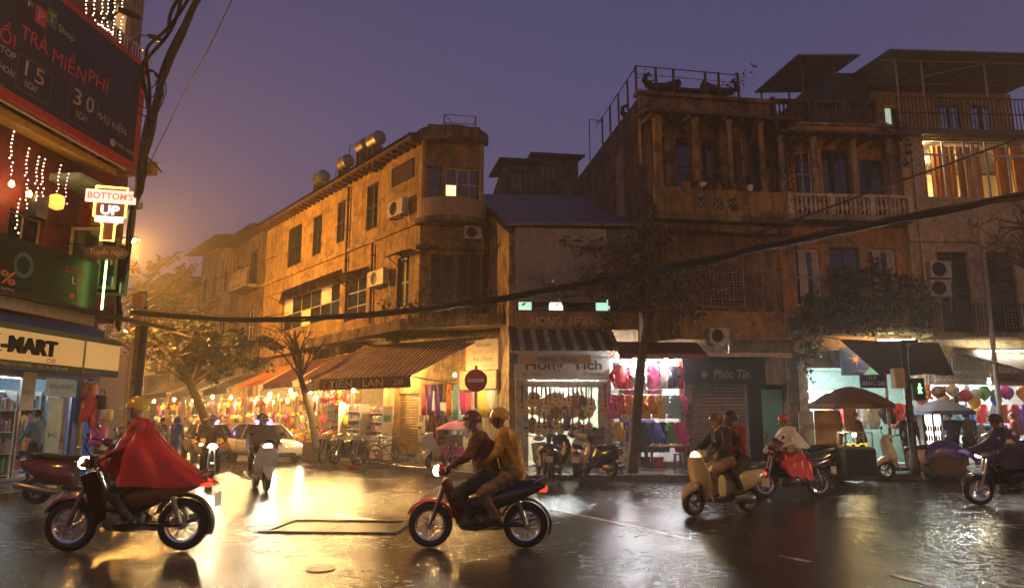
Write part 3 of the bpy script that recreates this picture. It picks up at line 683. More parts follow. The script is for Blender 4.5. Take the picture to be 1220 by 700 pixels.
# lattice of the first floor window: small panes told apart only as a screen of bars
mb = frame_mb(lat[0], lat[1], lat[2], lat[3], .07, .05, .11, 4, 5, .04); k = 9
for i in range(1, 12):
    u = lat[0] + (lat[2] - lat[0]) * i / 12; mb.box(u - .012, .07, lat[1], u + .012, .09, lat[3])
for j in range(1, 15):
    z = lat[1] + (lat[3] - lat[1]) * j / 15; mb.box(lat[0], .072, z - .01, lat[2], .088, z + .01)
mb.build('lattice_window', mat('old_lattice', (.3, .16, .07), .7, var=.4), dh)
MB().box(lat[0], .16, lat[1], lat[2], .17, lat[3]).build('window_glass', GLASS_D, dh)
MB().box(.02, -1.0, zfl - .22, DW - .1, -.003, zfl - .003).build('loggia_floor', GREYST, dh)
lo = [FD.rect(*q, .95) for q in ((829, 235, 841, 249), (849, 236, 861, 250), (869, 238, 879, 251))]
wall_mb(.05, zfl, DW - .1, bal[3], lo, .14, n=1.0).build('loggia_parapet', OCHRE, dh)
for q in lo:
    mb = MB(); u0, v0, u1, v1 = q; cx, cz = (u0 + u1) / 2, (v0 + v1) / 2
    mb.tube([(u0, -.94, v0), (u1, -.94, v1)], .025, 5); mb.tube([(u0, -.94, v1), (u1, -.94, v0)], .025, 5); mb.tube([(cx, -.94, v0), (u1, -.94, cz), (cx, -.94, v1), (u0, -.94, cz), (cx, -.94, v0)], .025, 5)
    mb.build('lattice', CONC, dh)
for px in (770, 786, 830, 870, 908):
    u = FD.uv(px, 190, .85)[0]; hcol = ZP - .05 - bal[3]
    MB().lathe([(.14, 0), (.14, .1), (.1, .14), (.095, hcol - .2), (.14, hcol - .1), (.14, hcol)], 12, (max(.2, u), -.86, bal[3])).build('column', OCHRE, dh, smooth=True)
mb = MB(); mb.slab([(-.2, -1.25, ZP - .05), (DW + .2, -1.25, ZP - .05), (DW + .2, -.003, ZP + .22), (-.2, -.003, ZP + .22)], (0, 0, .1))
for i in range(9): mb.slab([(i * .62, -1.15, ZP - .05), (i * .62 + .1, -1.15, ZP - .05), (i * .62 + .1, -.003, ZP + .1), (i * .62, -.003, ZP + .1)], (0, 0, -.14))
mb.build('loggia_canopy', RUST, dh, fix=True)
zl = FD.uv(860, 264)[1]; MB().box(-.1, -.55, zl - .5, DW, -.003, zl - .25).build('ledge', GREYST, dh)
mb = MB(); mb.box(-.15, -.15, ZT + .003, DW, .25, ZT + .14); mb.build('coping', GREYST, dh)
z6, z7 = FD.uv(870, 403, .5)[1], FD.uv(870, 371, .5)[1]
MB().box(.9, -.6, z6, DW - .02, -.003, z7).build('shop_front_band', stucco('orange_old_render', (.48, .27, .1)), dh)
pw = MB().box(-.012, 2.0, FD.uv(728, 252)[1] - .3, -.003, 2.9, 11.6).build('bricked_up_window', stucco('whitewashed_patch', (.46, .38, .28), amt=.4), dh)
# roof: pavilion with upturned corners
pv = MB(); zb = ZT + .42
pv.box(1.0, 1.2, ZT - .1, 3.6, 3.2, zb + .25)
def horn(mb, x, y, dx):
    pts = [(x - dx * 1.1, y, zb + .62), (x - dx * .5, y, zb + .42), (x, y, zb + .4), (x + dx * .22, y, zb + .55), (x + dx * .2, y, zb + .78), (x + dx * .06, y, zb + .86), (x + dx * .02, y, zb + .78)]
    mb.tube(pts, [.14, .13, .12, .1, .08, .06, .04], 6)
pv.build('altar_base', GREYST, dh)
mb = MB()
mb.slab([(.75, .8, zb + .34), (3.85, .8, zb + .34), (3.3, 2.2, zb + .85), (1.3, 2.2, zb + .85)], (0, 0, .08)); mb.slab([(3.85, 3.6, zb + .34), (.75, 3.6, zb + .34), (1.3, 2.2, zb + .85), (3.3, 2.2, zb + .85)], (0, 0, .08))
mb.slab([(.75, 3.6, zb + .34), (.75, .8, zb + .34), (1.3, 2.2, zb + .85)], (0, 0, .08)); mb.slab([(3.85, .8, zb + .34), (3.85, 3.6, zb + .34), (3.3, 2.2, zb + .85)], (0, 0, .08))
mb.build('pavilion_roof', ROOFD, dh, fix=True)
for x, y, dx in ((.75, .85, -1), (3.85, .85, 1), (.75, 3.55, -1), (3.85, 3.55, 1), (1.35, 2.2, -1), (3.25, 2.2, 1)):
    mb = MB(); horn(mb, x, y, dx); mb.build('horn_ornament', ROOFD, dh, smooth=True)
mb = MB()
for px, yt in ((759, 73), (783, 76), (804, 80), (842, 84), (858, 87), (881, 92)):
    u = FD.uv(px, 105)[0]; mb.box(u - .035, .05, ZT + .14, u + .035, .12, ZT + .14 + 1.0)
mb.tube([(-.05, .085, ZT + 1.15), (3.7, .085, ZT + 1.1)], .02, 5); mb.tube([(-.05, .085, ZT + 1.15), (-.05, 5, ZT + 1.1)], .02, 5); mb.tube([(-.05, .085, ZT + .85), (3.7, .085, ZT + .8)], .012, 5)
for i in range(1, 5): mb.box(-.08, i * 1.1, ZT - .05, -.02, i * 1.1 + .06, ZT + 1.1)
mb.build('roof_railing', RUST, dh)
mb = MB(); u = FD.uv(848, 100)[0]; mb.box(u - .18, .5, ZT, u + .18, .8, ZT + .5); mb.lathe([(.26, .5), (.2, .62), (.12, .7), (.15, .85), (.1, 1.0), (.02, 1.12)], 10, (u, .65, ZT)); mb.build('roof_finial', ROOFD, dh)
# ---------------------------------------------------------------- orange house with white balustrade
OW = 4.35; ob = FO.rect(935, 233, 1076, 257, .7); ZO = FO.uv(985, 150)[1]
up = [FO.rect(*q) for q in ((948, 180, 968, 228), (980, 178, 1012, 228), (1024, 190, 1054, 228))]; up = [(a, ob[1] + .1, b, d) for a, _, b, d in up]
mw = [FO.rect(948, 296, 979, 364), FO.rect(990, 294, 1027, 372), FO.rect(1037, 296, 1070, 364)]
oh = house('orange_house', 'orange rendered house with a white balustrade above a vine covered balcony', FO, -.12, OW, 3.6, ZO, 8, ORANGE, up + mw)
window(oh, up[0], WHITEWOOD, [GLASS_B, GLASS_D], 2, 3); window(oh, up[1], BROWNWOOD, GLASS_D, 2, 3); window(oh, up[2], DARKWOOD, GLASS_D, 1, 2)
for q in (mw[0], mw[2]):
    window(oh, q, WHITEWOOD, [GLASS_D, mat('white_panel', (.4, .33, .25), .6)], 4, 2, w_=.09)
window(oh, mw[1], DARKWOOD, GLASS_D, 2, 3, name='balcony_door')
MB().box(-.1, -.9, ob[1] - .2, OW - .1, -.003, ob[1] - .003).build('balcony_slab', PALE, oh)
mb = MB(); balusters(mb, .0, OW - .15, ob[1], ob[3] - .1, -.78, .15, .045); mb.box(-.1, -.88, ob[3] - .1, OW - .1, -.68, ob[3])
for u in (-.05, 1.4, 2.8, OW - .2): mb.box(u - .08, -.9, ob[1], u + .1, -.66, ob[3] + .02)
mb.build('balustrade', mat('white_balustrade', (.5, .42, .3), .7, var=.3, dirt=(.2, .14, .08)), oh)
for px in (932, 971, 1018, 1062):
    u = FO.uv(px, 200, .6)[0]; MB().lathe([(.15, 0), (.12, .1), (.11, 1.9), (.16, 2.1)], 10, (u, -.6, ob[3])).build('column', PALE, oh, smooth=True)
zr = FO.uv(1000, 163, .8)[1]
mb = MB(); mb.slab([(-.3, -1.1, zr), (OW + .1, -1.1, zr), (OW + .1, -.003, zr + .35), (-.3, -.003, zr + .35)], (0, 0, .1))
for i in range(8): mb.box(i * .56, -1.05, zr - .1, i * .56 + .09, -.003, zr - .003)
mb.build('balcony_roof', RUST, oh, fix=True)
mb = MB(); mb.box(-.1, -.08, ZO + .003, OW, .2, ZO + .1); mb.build('coping', PALE, oh)
mb = MB(); balusters(mb, 0, 3.7, ZO + .1, ZO + .85, .06, .16, .05); mb.box(-.1, -.04, ZO + .85, 3.8, .16, ZO + .97)
for u in (-.1, 1.2, 2.5, 3.7): mb.box(u, -.06, ZO + .1, u + .14, .18, ZO + 1.02); mb.build('roof_balustrade', GREYST, oh)
zs = FO.uv(1000, 392, 1.0)[1]
MB().box(-.1, -1.1, zs - .1, OW - .05, -.003, zs + .12).build('vine_balcony_slab', PALE, oh)
railing_mb(0, OW - .1, zs + .12, zs + 1.05, -1.02).build('vine_balcony_railing', DARKSTEEL, oh)
MB().box(1.3, -.012, mw[1][3] + .1, 2.6, -.003, mw[1][3] + .4).build('transom_band', PALE, oh)
# dark clad roof room behind, with small sheet canopy
rr = thing('roof_room', 'dark teal sheet clad room with a sloping canopy above the orange house roof', 'roof room', FO.w(2.6, -1.2, ZO), FO.a)
MB().box(0, 0, .05, 1.75, 4, 2.7).build('cladding', mat('teal_sheet', (.05, .075, .07), .5, .3, var=.3, stretch=(8, 8, .5)), rr)
MB().slab([(-1.4, -.9, 2.85), (1.0, -.9, 2.95), (1.0, 3, 3.35), (-1.4, 3, 3.25)], (0, 0, .06)).build('canopy', mat('grey_sheet', (.3, .27, .26), .5, .3, var=.3), rr, fix=True)
mb = MB()
for x in (-1.2, .0): mb.tube([(x, -.7, -.05), (x, -.7, 2.87)], .035, 6); mb.tube([(x, 2.8, -.05), (x, 2.8, 3.2)], .035, 6)
mb.build('canopy_post', RUST, rr)
# ---------------------------------------------------------------- cream house with the lit window and roof terrace
KW = 6.5; ZK = FK.uv(1160, 158)[1]; lw = FK.rect(1103, 165, 1232, 236); lw = (lw[0], lw[1], lw[2], lw[3])
dd = [FK.rect(1121, 300, 1158, 395), FK.rect(1173, 300, 1213, 395), FK.rect(1226, 300, 1262, 395)]
kh = house('cream_house', 'cream house with a wide lit curtained window and a covered roof terrace', FK, -.0, KW, 3.6, ZK, 9, CREAM, [lw] + dd, floor=False)
MB().box(.3, .32, lw[1] - .6, KW - .3, 8.6, lw[1] - .4).build('floor_slab', CONC, kh)
MB().box(.3, 3.5, lw[1] - .38, KW - .3, 3.6, ZK - .32).build('room_wall', mat('warm_room', (.7, .58, .36), .8, var=.1), kh)
window(kh, lw, WHITEP, glass('clear_window', (.05, .05, .05)), 5, 1, dep=.14, w_=.08, panes=False)
fr = frame_mb(lw[0], lw[1], lw[2], lw[3], .08, .14, .2, 5, 1, .06); zz = lw[1] + (lw[3] - lw[1]) * .74; fr.box(lw[0], .145, zz - .03, lw[2], .195, zz + .03); fr.build('transom_bar', WHITEP, kh)
CURT = mat('orange_curtain', (.75, .34, .08), .8, var=.25, stretch=(6, 6, .3), trans=.0)
for a, b in ((.12, .36), (.37, .6), (.72, .86), (.88, 1.0)):
    a, b = [lw[0] + (lw[2] - lw[0]) * t for t in (a, b)]
    mb = MB(); mb.grid(lambda u, v: (a + (b - a) * u, .42 + .05 * math.sin(u * 40) + .02 * math.sin(u * 95 + v * 3), lw[1] - .1 + (lw[3] - lw[1] - .05) * v), 60, 3); mb.build('curtain', CURT, kh, smooth=True)
rl = MB(); rl.ball((lw[0] + .15, .32, lw[3] - .1), .07); rl.build('wall_lamp', emit('room_lamp', (1, .78, .4), 200), kh)
rl = MB(); rl.lathe([(.25, 0), (.22, -.08), (.05, -.1)], 14, (2.6, 1.8, ZK - .4)); rl.build('ceiling_lamp', emit('room_ceiling_lamp', (1, .74, .36), 260), kh)
for q in dd: louvre(kh, q, mat('brown_door_louvre', (.07, .035, .022), .55, var=.3), dep=.1, step=.11, name='door_leaf')
MB().box(-.1, -.3, ZK - .2, KW, -.003, ZK + .0).build('cornice', mat('dark_cornice', (.1, .085, .075), .7, var=.3), kh)
railing_mb(-.1, KW, ZK + .02, FK.uv(1160, 121)[1], -.22, .14, .012, rails=(0, .5, 1)).build('terrace_railing', DARKSTEEL, kh)
ztr = FK.uv(1160, 78)[1]
mb = MB(); mb.slab([(-.6, -.9, ztr + .0), (KW, -.9, ztr), (KW, 4.2, ztr + .45), (-.9, 4.2, ztr + .45)], (0, 0, .05)); mb.build('terrace_roof', mat('blue_green_sheet', (.1, .2, .21), .45, 0, var=.3, stretch=(10, .6, 1)), kh, fix=True)
mb = MB()
for u in (0.0, .95, 3.3, 5.8): mb.tube([(u, -.2, ZK), (u, -.2, ztr + .05)], .035, 6)
for u in (0, 1.6, 3.3, 5): mb.tube([(u, -.8, ztr - .02), (u, 4, ztr + .38)], .025, 5)
mb.tube([(-.5, -.2, ztr - .0), (KW, -.2, ztr - .0)], .03, 5); mb.tube([(-.5, 1.8, ztr + .15), (KW, 1.8, ztr + .15)], .025, 5); mb.tube([(.95, -.2, ztr - .6), (3.3, -.2, ztr - .05)], .02, 5)
mb.build('terrace_roof_frame', mat('pale_steel', (.4, .36, .3), .5, .3), kh)
tr = [(1.2, ZK + .2, 1.9, ztr - .4), (3.4, ZK + .02, 4.3, ztr - .3), (4.7, ZK + .02, 5.6, ztr - .3)]
wall_mb(.3, ZK, KW, ztr + .2, tr, .2, n=-2.6).build('terrace_room_wall', CREAM, kh)
window(kh, tr[0], WHITEWOOD, [emit('lit_cool_pane', (.8, 1, .8), .35), GLASS_B], 2, 2, n=-2.6)
for q in tr[1:]: louvre(kh, q, DARKWOOD, n=-2.6, dep=.06, name='door_leaf')
MB().box(.26, .45, ZK + .01, KW - .26, 8.7, ZK + .05).build('terrace_floor', TERRA, kh)
zs2 = FK.uv(1160, 396, .8)[1]
MB().box(-.1, -.9, zs2 - .15, KW, -.003, zs2).build('balcony_slab', PALE, kh); railing_mb(0, KW, zs2, zs2 + .95, -.84, .12).build('balcony_railing', DARKSTEEL, kh)
MB().box(-.02, -.1, FK.uv(1160, 285)[1] - .12, KW, -.003, FK.uv(1160, 285)[1] + .12).build('string_course', CREAM, kh)
u = .35; MB().tube([(u, -.12, ZK - .3), (u, -.12, 4.2)], .05, 8).build('downpipe', mat('pale_steel'), kh)
nh = [(.5 + i * 1.5, z, 1.4 + i * 1.5, z + 1.8) for i in range(3) for z in (4.6, 8.2)]
eh = house('end_house', 'plain ochre house standing beyond the cream house', Fac(*FK.w(KW + .05)[:2], 3), 0, 5.5, 0, 11.5, 8, OCHRE, nh)
for q in nh: louvre(eh, q, DARKWOOD)
# ---------------------------------------------------------------- dark roofs behind the tin roof
for k, (a, b, c, d, Y, lab) in enumerate(((600, 195, 640, 232, 38, 'dark low roof house with a stepped gable behind the tin roof'), (636, 188, 690, 232, 42, 'dark flat roofed house far behind beside the dragon roof house'))):
    p, q = atY(a, b, Y), atY(c, b, Y); hb = thing('rear_house', lab, 'house', (p.x, Y, 0), R(8)); W_ = q.x - p.x
    wall_mb(0, 5, W_, p.z, [(.4, p.z - 1.3, 1.1, p.z - .4)], .3).build('front_wall', GREYST, hb); MB().box(.0, .303, 5, W_, 5, p.z - .003).build('block', GREYST, hb)
    MB().slab([(-.3, -.6, p.z), (W_ + .3, -.6, p.z), (W_ + .3, 5, p.z + 1.1), (-.3, 5, p.z + .9 - .5 * k)], (0, 0, .15)).build('roof', ROOFD, hb, fix=True)
    window(hb, (.4, p.z - 1.3, 1.1, p.z - .4), BROWNWOOD, GLASS_D, 2, 1)
# ================================================================ left corner building: mini-mart below, bar above
LU1 = FL.uv(142, 430)[0]; LU0 = -7.0
sg = FL.rect(40, 396, 142, 446, .6); sgz0, sgz1 = FL.uv(70, 443, .6)[1], FL.uv(70, 394, .6)[1]
sgu1 = FL.uv(142, 428, .6)[0]
REDW = mat('red_painted_wall', (.42, .05, .03), .6, var=.25); YELW = mat('yellow_painted_wall', (.6, .4, .06), .6, var=.25); PURW = mat('mauve_painted_wall', (.26, .09, .13), .6, var=.3)
zB = FL.uv(70, 372, .0)[1]
bz0, bz1 = FL.uv(60, 362, .9)[1], FL.uv(60, 296, .9)[1]
lb = thing('bar_building', 'brightly painted corner building with a mini-mart below and a bar upstairs', 'building', FL.o, FL.a)
wz = FL.uv(70, 300)[1]
lwin = [(-2.2, bz1 - .6, -.7, bz1 + .95), (-.4, bz1 - .6, .75, bz1 + .95), FL.rect(62, 254, 84, 300)]
lwin[2] = (lwin[2][0], bz1 - .6, lwin[2][2], lwin[2][3])
ZLT = FL.uv(70, 0)[1] + 1.5
wall_mb(LU0, zB, 1.9, ZLT - .9, lwin[:2], .3).build('front_wall', mat('oxblood_painted_wall', (.2, .035, .03), .6, var=.4, scale=2), lb)
wall_mb(1.903, zB, 3.2, ZLT - .9, [lwin[2]], .3).build('front_wall', REDW, lb)
wall_mb(3.203, zB, LU1 - .4, ZLT - .9, [], .3).build('front_wall', PURW, lb)
MB().box(LU0, .303, 0, LU1 - .4, 8, ZLT - .9).build('building_core', INNER, lb) if False else None
mb = MB(); mb.box(LU1 - .65, .303, zB, LU1 - .4, 9, ZLT - .9); mb.box(LU0, 8.7, 0, LU1 - .4, 9, ZLT - .9); mb.box(LU0, .303, ZLT - 1.2, LU1 - .66, 8.69, ZLT - .95); mb.box(LU0, .303, zB - .25, LU1 - .66, 8.69, zB - .003); mb.build('rear_walls', PURW, lb)
for q, pm in zip(lwin, (emit('bar_blue_pane', (.15, .12, 1), .5), GLASS_D, GLASS_D)): window(lb, q, mat('cream_casement', (.5, .42, .25), .5), pm, 2, 1)
def leaf(x, y, z0, z1, w_, ang, m):
    """casement leaf swung open on its hinge"""
    o = frame_mb(0, 0, w_, z1 - z0, .08, -.025, .025); o.xf(Matrix.Translation((x, y, z0)) @ Matrix.Rotation(ang, 4, 'Z')); f = o.build('open_casement', m, lb)
    g = MB().box(.07, -.005, .07, w_ - .07, .005, z1 - z0 - .07); g.xf(Matrix.Translation((x, y, z0)) @ Matrix.Rotation(ang, 4, 'Z')); g.build('pane', glass('greenish_pane', (.05, .07, .04)), f)
GREENF = mat('pale_green_frame', (.42, .46, .22), .5, var=.15)
a, b = FL.uv(86, 290)[0], FL.uv(97, 290)[0]; leaf(lwin[2][2], -.02, bz1 - .5, bz1 + 1.05, .8, R(-75), mat('cream_casement')); leaf(lwin[2][2] + .55, -.02, bz1 - .5, bz1 + .98, .85, R(-60), GREENF)
leaf(lwin[2][2] + 1.1, -.02, bz1 - .6, bz1 + .9, .85, R(-62), GREENF)
# painted canopies, green pillar and beams under the billboard
zc1 = FL.uv(60, 190, .5)[1]
MB().slab([(-3, -1.0, zc1 + .2), (1.9, -1.0, zc1 + .2), (1.9, -.003, zc1 + .5), (-3, -.003, zc1 + .5)], (0, 0, .18)).build('canopy', YELW, lb, fix=True)
MB().box(.7, -.85, zc1 - .3, 3.4, -.003, zc1 - .12).build('balcony_slab', mat('pale_green_soffit', (.35, .5, .4), .6), lb)
mb = MB(); mb.box(2.4, -.35, bz1 - .3, 2.7, -.003, zc1 - .31); mb.box(2.3, -.45, zc1 - .6, 2.8, -.003, zc1 - .45); mb.build('yellow_pillar', YELW, lb)
for u in (.6, 2.0, 3.3): MB().box(u, -1.15, zc1 + .75, u + .2, -.003, zc1 + 1.15).build('bracket', YELW, lb)
mb = MB()
for u in (-2, -.5, 1, 2.3): mb.tube([(u, -.003, zc1 + 1.3), (u, -1.2, zc1 + 1.0)], .03, 5); mb.tube([(u, -1.15, zc1 + 1.3), (u + 1.4, -1.15, zc1 + .95)], .025, 5)
mb.build('truss', DARKSTEEL, lb)
MB().slab([(LU0, -1.3, zB - .12), (LU1 + .7, -1.3, zB - .12), (LU1 + .7, -.003, zB + .12), (LU0, -.003, zB + .12)], (0, 0, .1)).build('shop_canopy', mat('brown_canopy_sheet', (.06, .04, .03), .5, var=.4), lb, fix=True)
# ---- banner along the bar's parapet
bn = thing('bar_banner', 'dark green bar banner with an orange percent sign hung along the balcony', 'banner', FL.o, FL.a)
bu1 = FL.uv(115, 340, .9)[0]
MB().box(LU0, -.92, bz0 - .05, bu1, -.88, bz1).build('panel', mat('bottle_green_banner', (.012, .03, .02), .4, var=.5, scale=1.5), bn)
MB().box(LU0, -.95, bz0 - .32, bu1, -.88, bz0 - .053).build('lower_band', mat('cream_band', (.6, .48, .28), .5), bn)
MB().box(LU0, -.87, bz0 - .3, bu1 - .1, -.72, bz1 - .2).build('parapet', DARKSTEEL, bn)
OR_ = mat('orange_print', (.75, .28, .08), .6); RED_ = mat('red_print', (.6, .05, .04), .5); WH_ = mat('white_print', (.75, .72, .66), .5)
def ptext(par, F, n, s, x0, y0, x1, y1, hpx, m, **k):
    """lettering whose baseline runs between two points of the facade"""
    u0, v0 = F.uv(x0, y0, n); u1, v1 = F.uv(x1, y1, n); h = F.uv(x0, y0 - hpx, n)[1] - v0
    return lettering(par, s, u0, (v0 + v1) / 2, u1, h, m, n=n, **k)
ptext(bn, FL, .92, '50%', -30, 329, 18, 340, 17, OR_, bold=.02); ptext(bn, FL, .92, 'BEST BEER', -18, 342, 17, 347, 4, WH_)
ptext(bn, FL, .92, "BOTTOM'S", 78, 325, 102, 328, 8, RED_, bold=.02); ptext(bn, FL, .92, 'UP', 85, 338, 99, 341, 9, WH_, bold=.02)
def bottle_outline(w_, h, m_=1):
    return [(-w_ * .5, h), (w_ * .5, h), (w_ * .5, h * .45), (w_ * .2, h * .3), (w_ * .2, 0), (-w_ * .2, 0), (-w_ * .2, h * .3), (-w_ * .5, h * .45)]
u0, v0 = FL.uv(92, 358, .92); u1, v1 = FL.uv(92, 326, .92); hb = v1 - v0
MB().slab([(u0 + x, -.925, v0 + z) for x, z in bottle_outline(hb * .42, hb)], (0, -.004, 0)).build('bottle_print', mat('bottle_brown', (.2, .09, .03), .5), bn, fix=True)
MB().box(u0 - hb * .5, -.93, v0 + .02, u0 - hb * .15, -.922, v0 + hb * .22).build('red_tab', RED_, bn)
mb = MB(); cu, cvv = FL.uv(28, 316, .92); mb.lathe([(.3, 0), (.22, .002), (.2, .004)], 18, (cu, -.925, cvv), 'Y', cap=False); mb.build('glass_print', mat('teal_print', (.1, .25, .2), .5), bn)
ptext(bn, FL, .95, 'COCKTAIL  BEER  LIVE MUSIC', 58, 369, 100, 372, 4, OR_)
# ---- billboard
bb = thing('shop_billboard', 'large dark blue billboard with red frame and red lettering above the bar', 'billboard', FL.o, FL.a)
N_ = 1.35; ur = (FL.uv(165, 205, N_)[0] + FL.uv(172, 78, N_)[0]) / 2; vb = (FL.uv(165, 205, N_)[1] + FL.uv(0, 115, N_)[1]) / 2; vt = FL.uv(172, 76, N_)[1]
MB().box(LU0, -N_, vb + .2, ur - .2, -N_ + .2, vt - .15).build('panel', mat('navy_board', (.012, .014, .032), .35, var=.2, scale=2), bb)
MB().box(LU0, -N_ - .02, vb, ur, -N_ + .22, vb + .2).build('frame', RED_, bb); MB().box(LU0, -N_ - .02, vt - .15, ur, -N_ + .22, vt).build('frame', RED_, bb); MB().box(ur - .2, -N_ - .02, vb + .203, ur, -N_ + .22, vt - .153).build('frame', RED_, bb)
for u in (-4, -1, 2, ur - .5):
    for z in (vb + .2, vt - .4): MB().box(u, -N_ + .223, z, u + .08, -.003, z + .08).build('support_arm', DARKSTEEL, bb)
MB().tube([(LU0, -N_ + .1, vb - .04), (ur - .3, -N_ + .1, vb - .04)], .03, 6).build('edge_tube', WHITEP, bb)
RNEON = mat('red_billboard_letters', (.75, .06, .04), .5); CREAMP = mat('cream_print', (.6, .52, .4), .5); ORP = mat('digit_print', (.65, .5, .32), .5)
v_ = lambda f: vb + (vt - vb) * f
def T(s, x0, x1, yb, hpx, m, **k):
    u0, vv = FL.uv(x0, yb, N_); u1 = FL.uv(x1, yb + (x1 - x0) * .5, N_)[0]; h = vv - FL.uv(x0, yb + hpx, N_)[1]
    return lettering(bb, s, u0, vv, u1, h, m, n=N_, **k)
T('ĐỔI', -18, 18, 35, 18, RNEON, bold=0.); T('TRẢ', 24, 57, 44, 18, RNEON, bold=0.); T('MIỄN', 62, 102, 73, 18, RNEON, bold=0.); T('PHÍ', 105, 129, 97, 18, RNEON, bold=0.)
T('LAPTOP', -17, 19, 50, 9, CREAMP); T('ĐIỆN THOẠI', -27, 17, 66, 9, CREAMP); T('MÁY TÍNH BẢNG', -50, 16, 81, 9, CREAMP)
T('Shop', 69, 89, 36, 9, CREAMP); T('F', 33, 40, 7, 8, CREAMP)
for x0, x1, yb, s, m in ((41, 55, 25, 'P', RED_), (54, 65, 27, 'T', mat('green_print', (.08, .2, .06), .5))):
    u0, vv = FL.uv(x0, yb, N_); u1 = FL.uv(x1, yb, N_)[0]; MB().box(u0, -N_ - .012, vv, u0 + .34, -N_ - .004, vv + .42).build('logo_tile', m, bb); lettering(bb, s, u0 + .08, vv + .1, u0 + .26, .22, CREAMP, n=N_ + .012)
T('1', 29, 32, 89, 20, ORP, bold=0.); T('5', 41, 52, 97, 20, ORP, bold=0.); T('NGÀY', 29, 44, 103, 9, CREAMP); T('3', 87, 96, 122, 20, ORP, bold=0.); T('0', 102, 111, 131, 20, ORP, bold=0.); T('NGÀY', 90, 104, 139, 9, CREAMP)
T('PHỤ KIỆN', 115, 150, 140, 9, CREAMP); T('1900 6606', 138, 160, 173, 5, CREAMP)
u0, vv = FL.uv(134, 170, N_); mb = MB(); mb.lathe([(.11, 0), (.1, .006)], 14, (u0, -N_ - .008, vv), 'Y'); mb.build('phone_emblem', CREAMP, bb)
for xa, ya, yb in ((22, 62, 108), (84, 100, 148)):
    u0, v1_ = FL.uv(xa, ya, N_); v0_ = FL.uv(xa, yb, N_)[1]; frame_mb(u0, v0_ + .05, u0 + 1.05, v1_ + .0, .025, -N_ - .006, -N_ - .002).build('digit_box', mat('dim_grey_line', (.12, .11, .1), .5), bb)
# ---- neon bottle sign
ns = thing('neon_bottle_sign', 'glowing neon sign shaped like an upside-down bottle with a white banner', 'neon sign', FL.w(FL.uv(131, 255, 1.5)[0], 1.5, 0), R(15))
z0 = FL.uv(131, 288, 1.5)[1]; z1 = FL.uv(131, 222, 1.5)[1]; hh = z1 - z0; bw = hh * .5
ol = bottle_outline(bw, hh)
MB().slab([(x, 0, z0 + z) for x, z in ol], (0, .12, 0)).build('bottle_panel', mat('dark_amber_panel', (.12, .045, .02), .4), ns, fix=True)
pts = [(x * 1.03, -.03, z0 + z) for x, z in ol]; MB().tube(pts + [pts[0]], .028, 6).build('neon_outline', emit('yellow_neon', (1, .5, .06), 6), ns)
MB().box(-bw * .82, -.1, z0 + hh * .7, bw * .82, -.02, z0 + hh * .93).build('banner_panel', emit('pink_white_lightbox', (1, .45, .36), 1.5), ns)
MB().box(-bw * .46, -.05, z0 + hh * .34, bw * .46, -.012, z0 + hh * .45).build('white_strip', emit('white_lightbox', (1, .8, .7), 1.6), ns)
lettering(ns, "BOTTOM'S", -bw * .74, z0 + hh * .76, bw * .74, hh * .12, emit('red_glow_letters', (1, .06, .03), 2.5), n=.1, bold=.02)
lettering(ns, 'UP', -bw * .3, z0 + hh * .49, bw * .3, hh * .17, emit('white_neon_letters', (1, .9, .85), 4), n=.03, bold=.02)
mb = MB(); mb.tube([(0, .1, z0 + hh * .8), (-1.35, .45, z0 + hh * .8)], .025, 5); mb.tube([(0, .1, z0 + hh * .3), (-1.35, .45, z0 + hh * .3)], .02, 5); mb.build('bracket', DARKSTEEL, ns)
# small dark hanging sign beneath it
hs = thing('hanging_sign', 'small dark oval-ended sign with gold lettering below the neon bottle', 'sign', FL.w(FL.uv(127, 300, 1.3)[0], 1.3, 0), R(15))
z0 = FL.uv(127, 309, 1.3)[1]; z1 = FL.uv(127, 292, 1.3)[1]
MB().slab([(.55 * math.cos(t) * (1 if abs(math.cos(t)) < .8 else .95), 0, (z0 + z1) / 2 + (z1 - z0) / 2 * math.sin(t)) for t in [i * math.pi / 10 for i in range(20)]], (0, .06, 0)).build('panel', mat('oxblood_panel', (.06, .02, .015), .4), hs, fix=True)
lettering(hs, 'Tuyết Nga', -.4, (z0 + z1) / 2 - .06, .4, .14, mat('gold_print', (.6, .4, .15), .4), n=.004); MB().tube([(0, .03, z1 - .05), (-1.2, .4, z1 + .1)], .02, 5).build('bracket', DARKSTEEL, hs)
# ---- mini-mart sign
ms = thing('minimart_sign', 'long orange mini-mart fascia sign with black letters and green edges', 'shop sign', FL.o, FL.a)
ORB = emit('orange_sign_glow', (.85, .5, .16), .32)  # faint emission added to the sign face to lift its brightness
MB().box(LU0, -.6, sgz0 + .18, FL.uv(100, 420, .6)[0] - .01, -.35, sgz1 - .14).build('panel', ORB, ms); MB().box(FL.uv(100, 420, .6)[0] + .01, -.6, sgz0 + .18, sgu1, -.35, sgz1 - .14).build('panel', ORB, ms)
GRN = mat('sage_green_band', (.16, .22, .1), .5); MB().box(LU0, -.61, sgz1 - .137, sgu1, -.34, sgz1).build('top_band', GRN, ms); MB().box(LU0, -.61, sgz0, sgu1, -.34, sgz0 + .177).build('bottom_band', mat('teal_green_band', (.05, .1, .08), .4), ms)
BLK = mat('glossy_black_letters', (.015, .015, .02), .2)
u0 = FL.uv(-34, 420, .6)[0]; ua, ub = FL.uv(8, 420, .6)[0], FL.uv(65, 425, .6)[0]; hh = sgz1 - sgz0
for s, a, b in (('K', u0, FL.uv(0, 420, .6)[0]), ('-MART', FL.uv(0, 420, .6)[0] - .02, ub)):
    for k in range(5): lettering(ms, s, a, sgz0 + hh * .36, b, hh * .36, BLK, n=.603 + k * .014, bold=.035) if k in (0, 4) else None
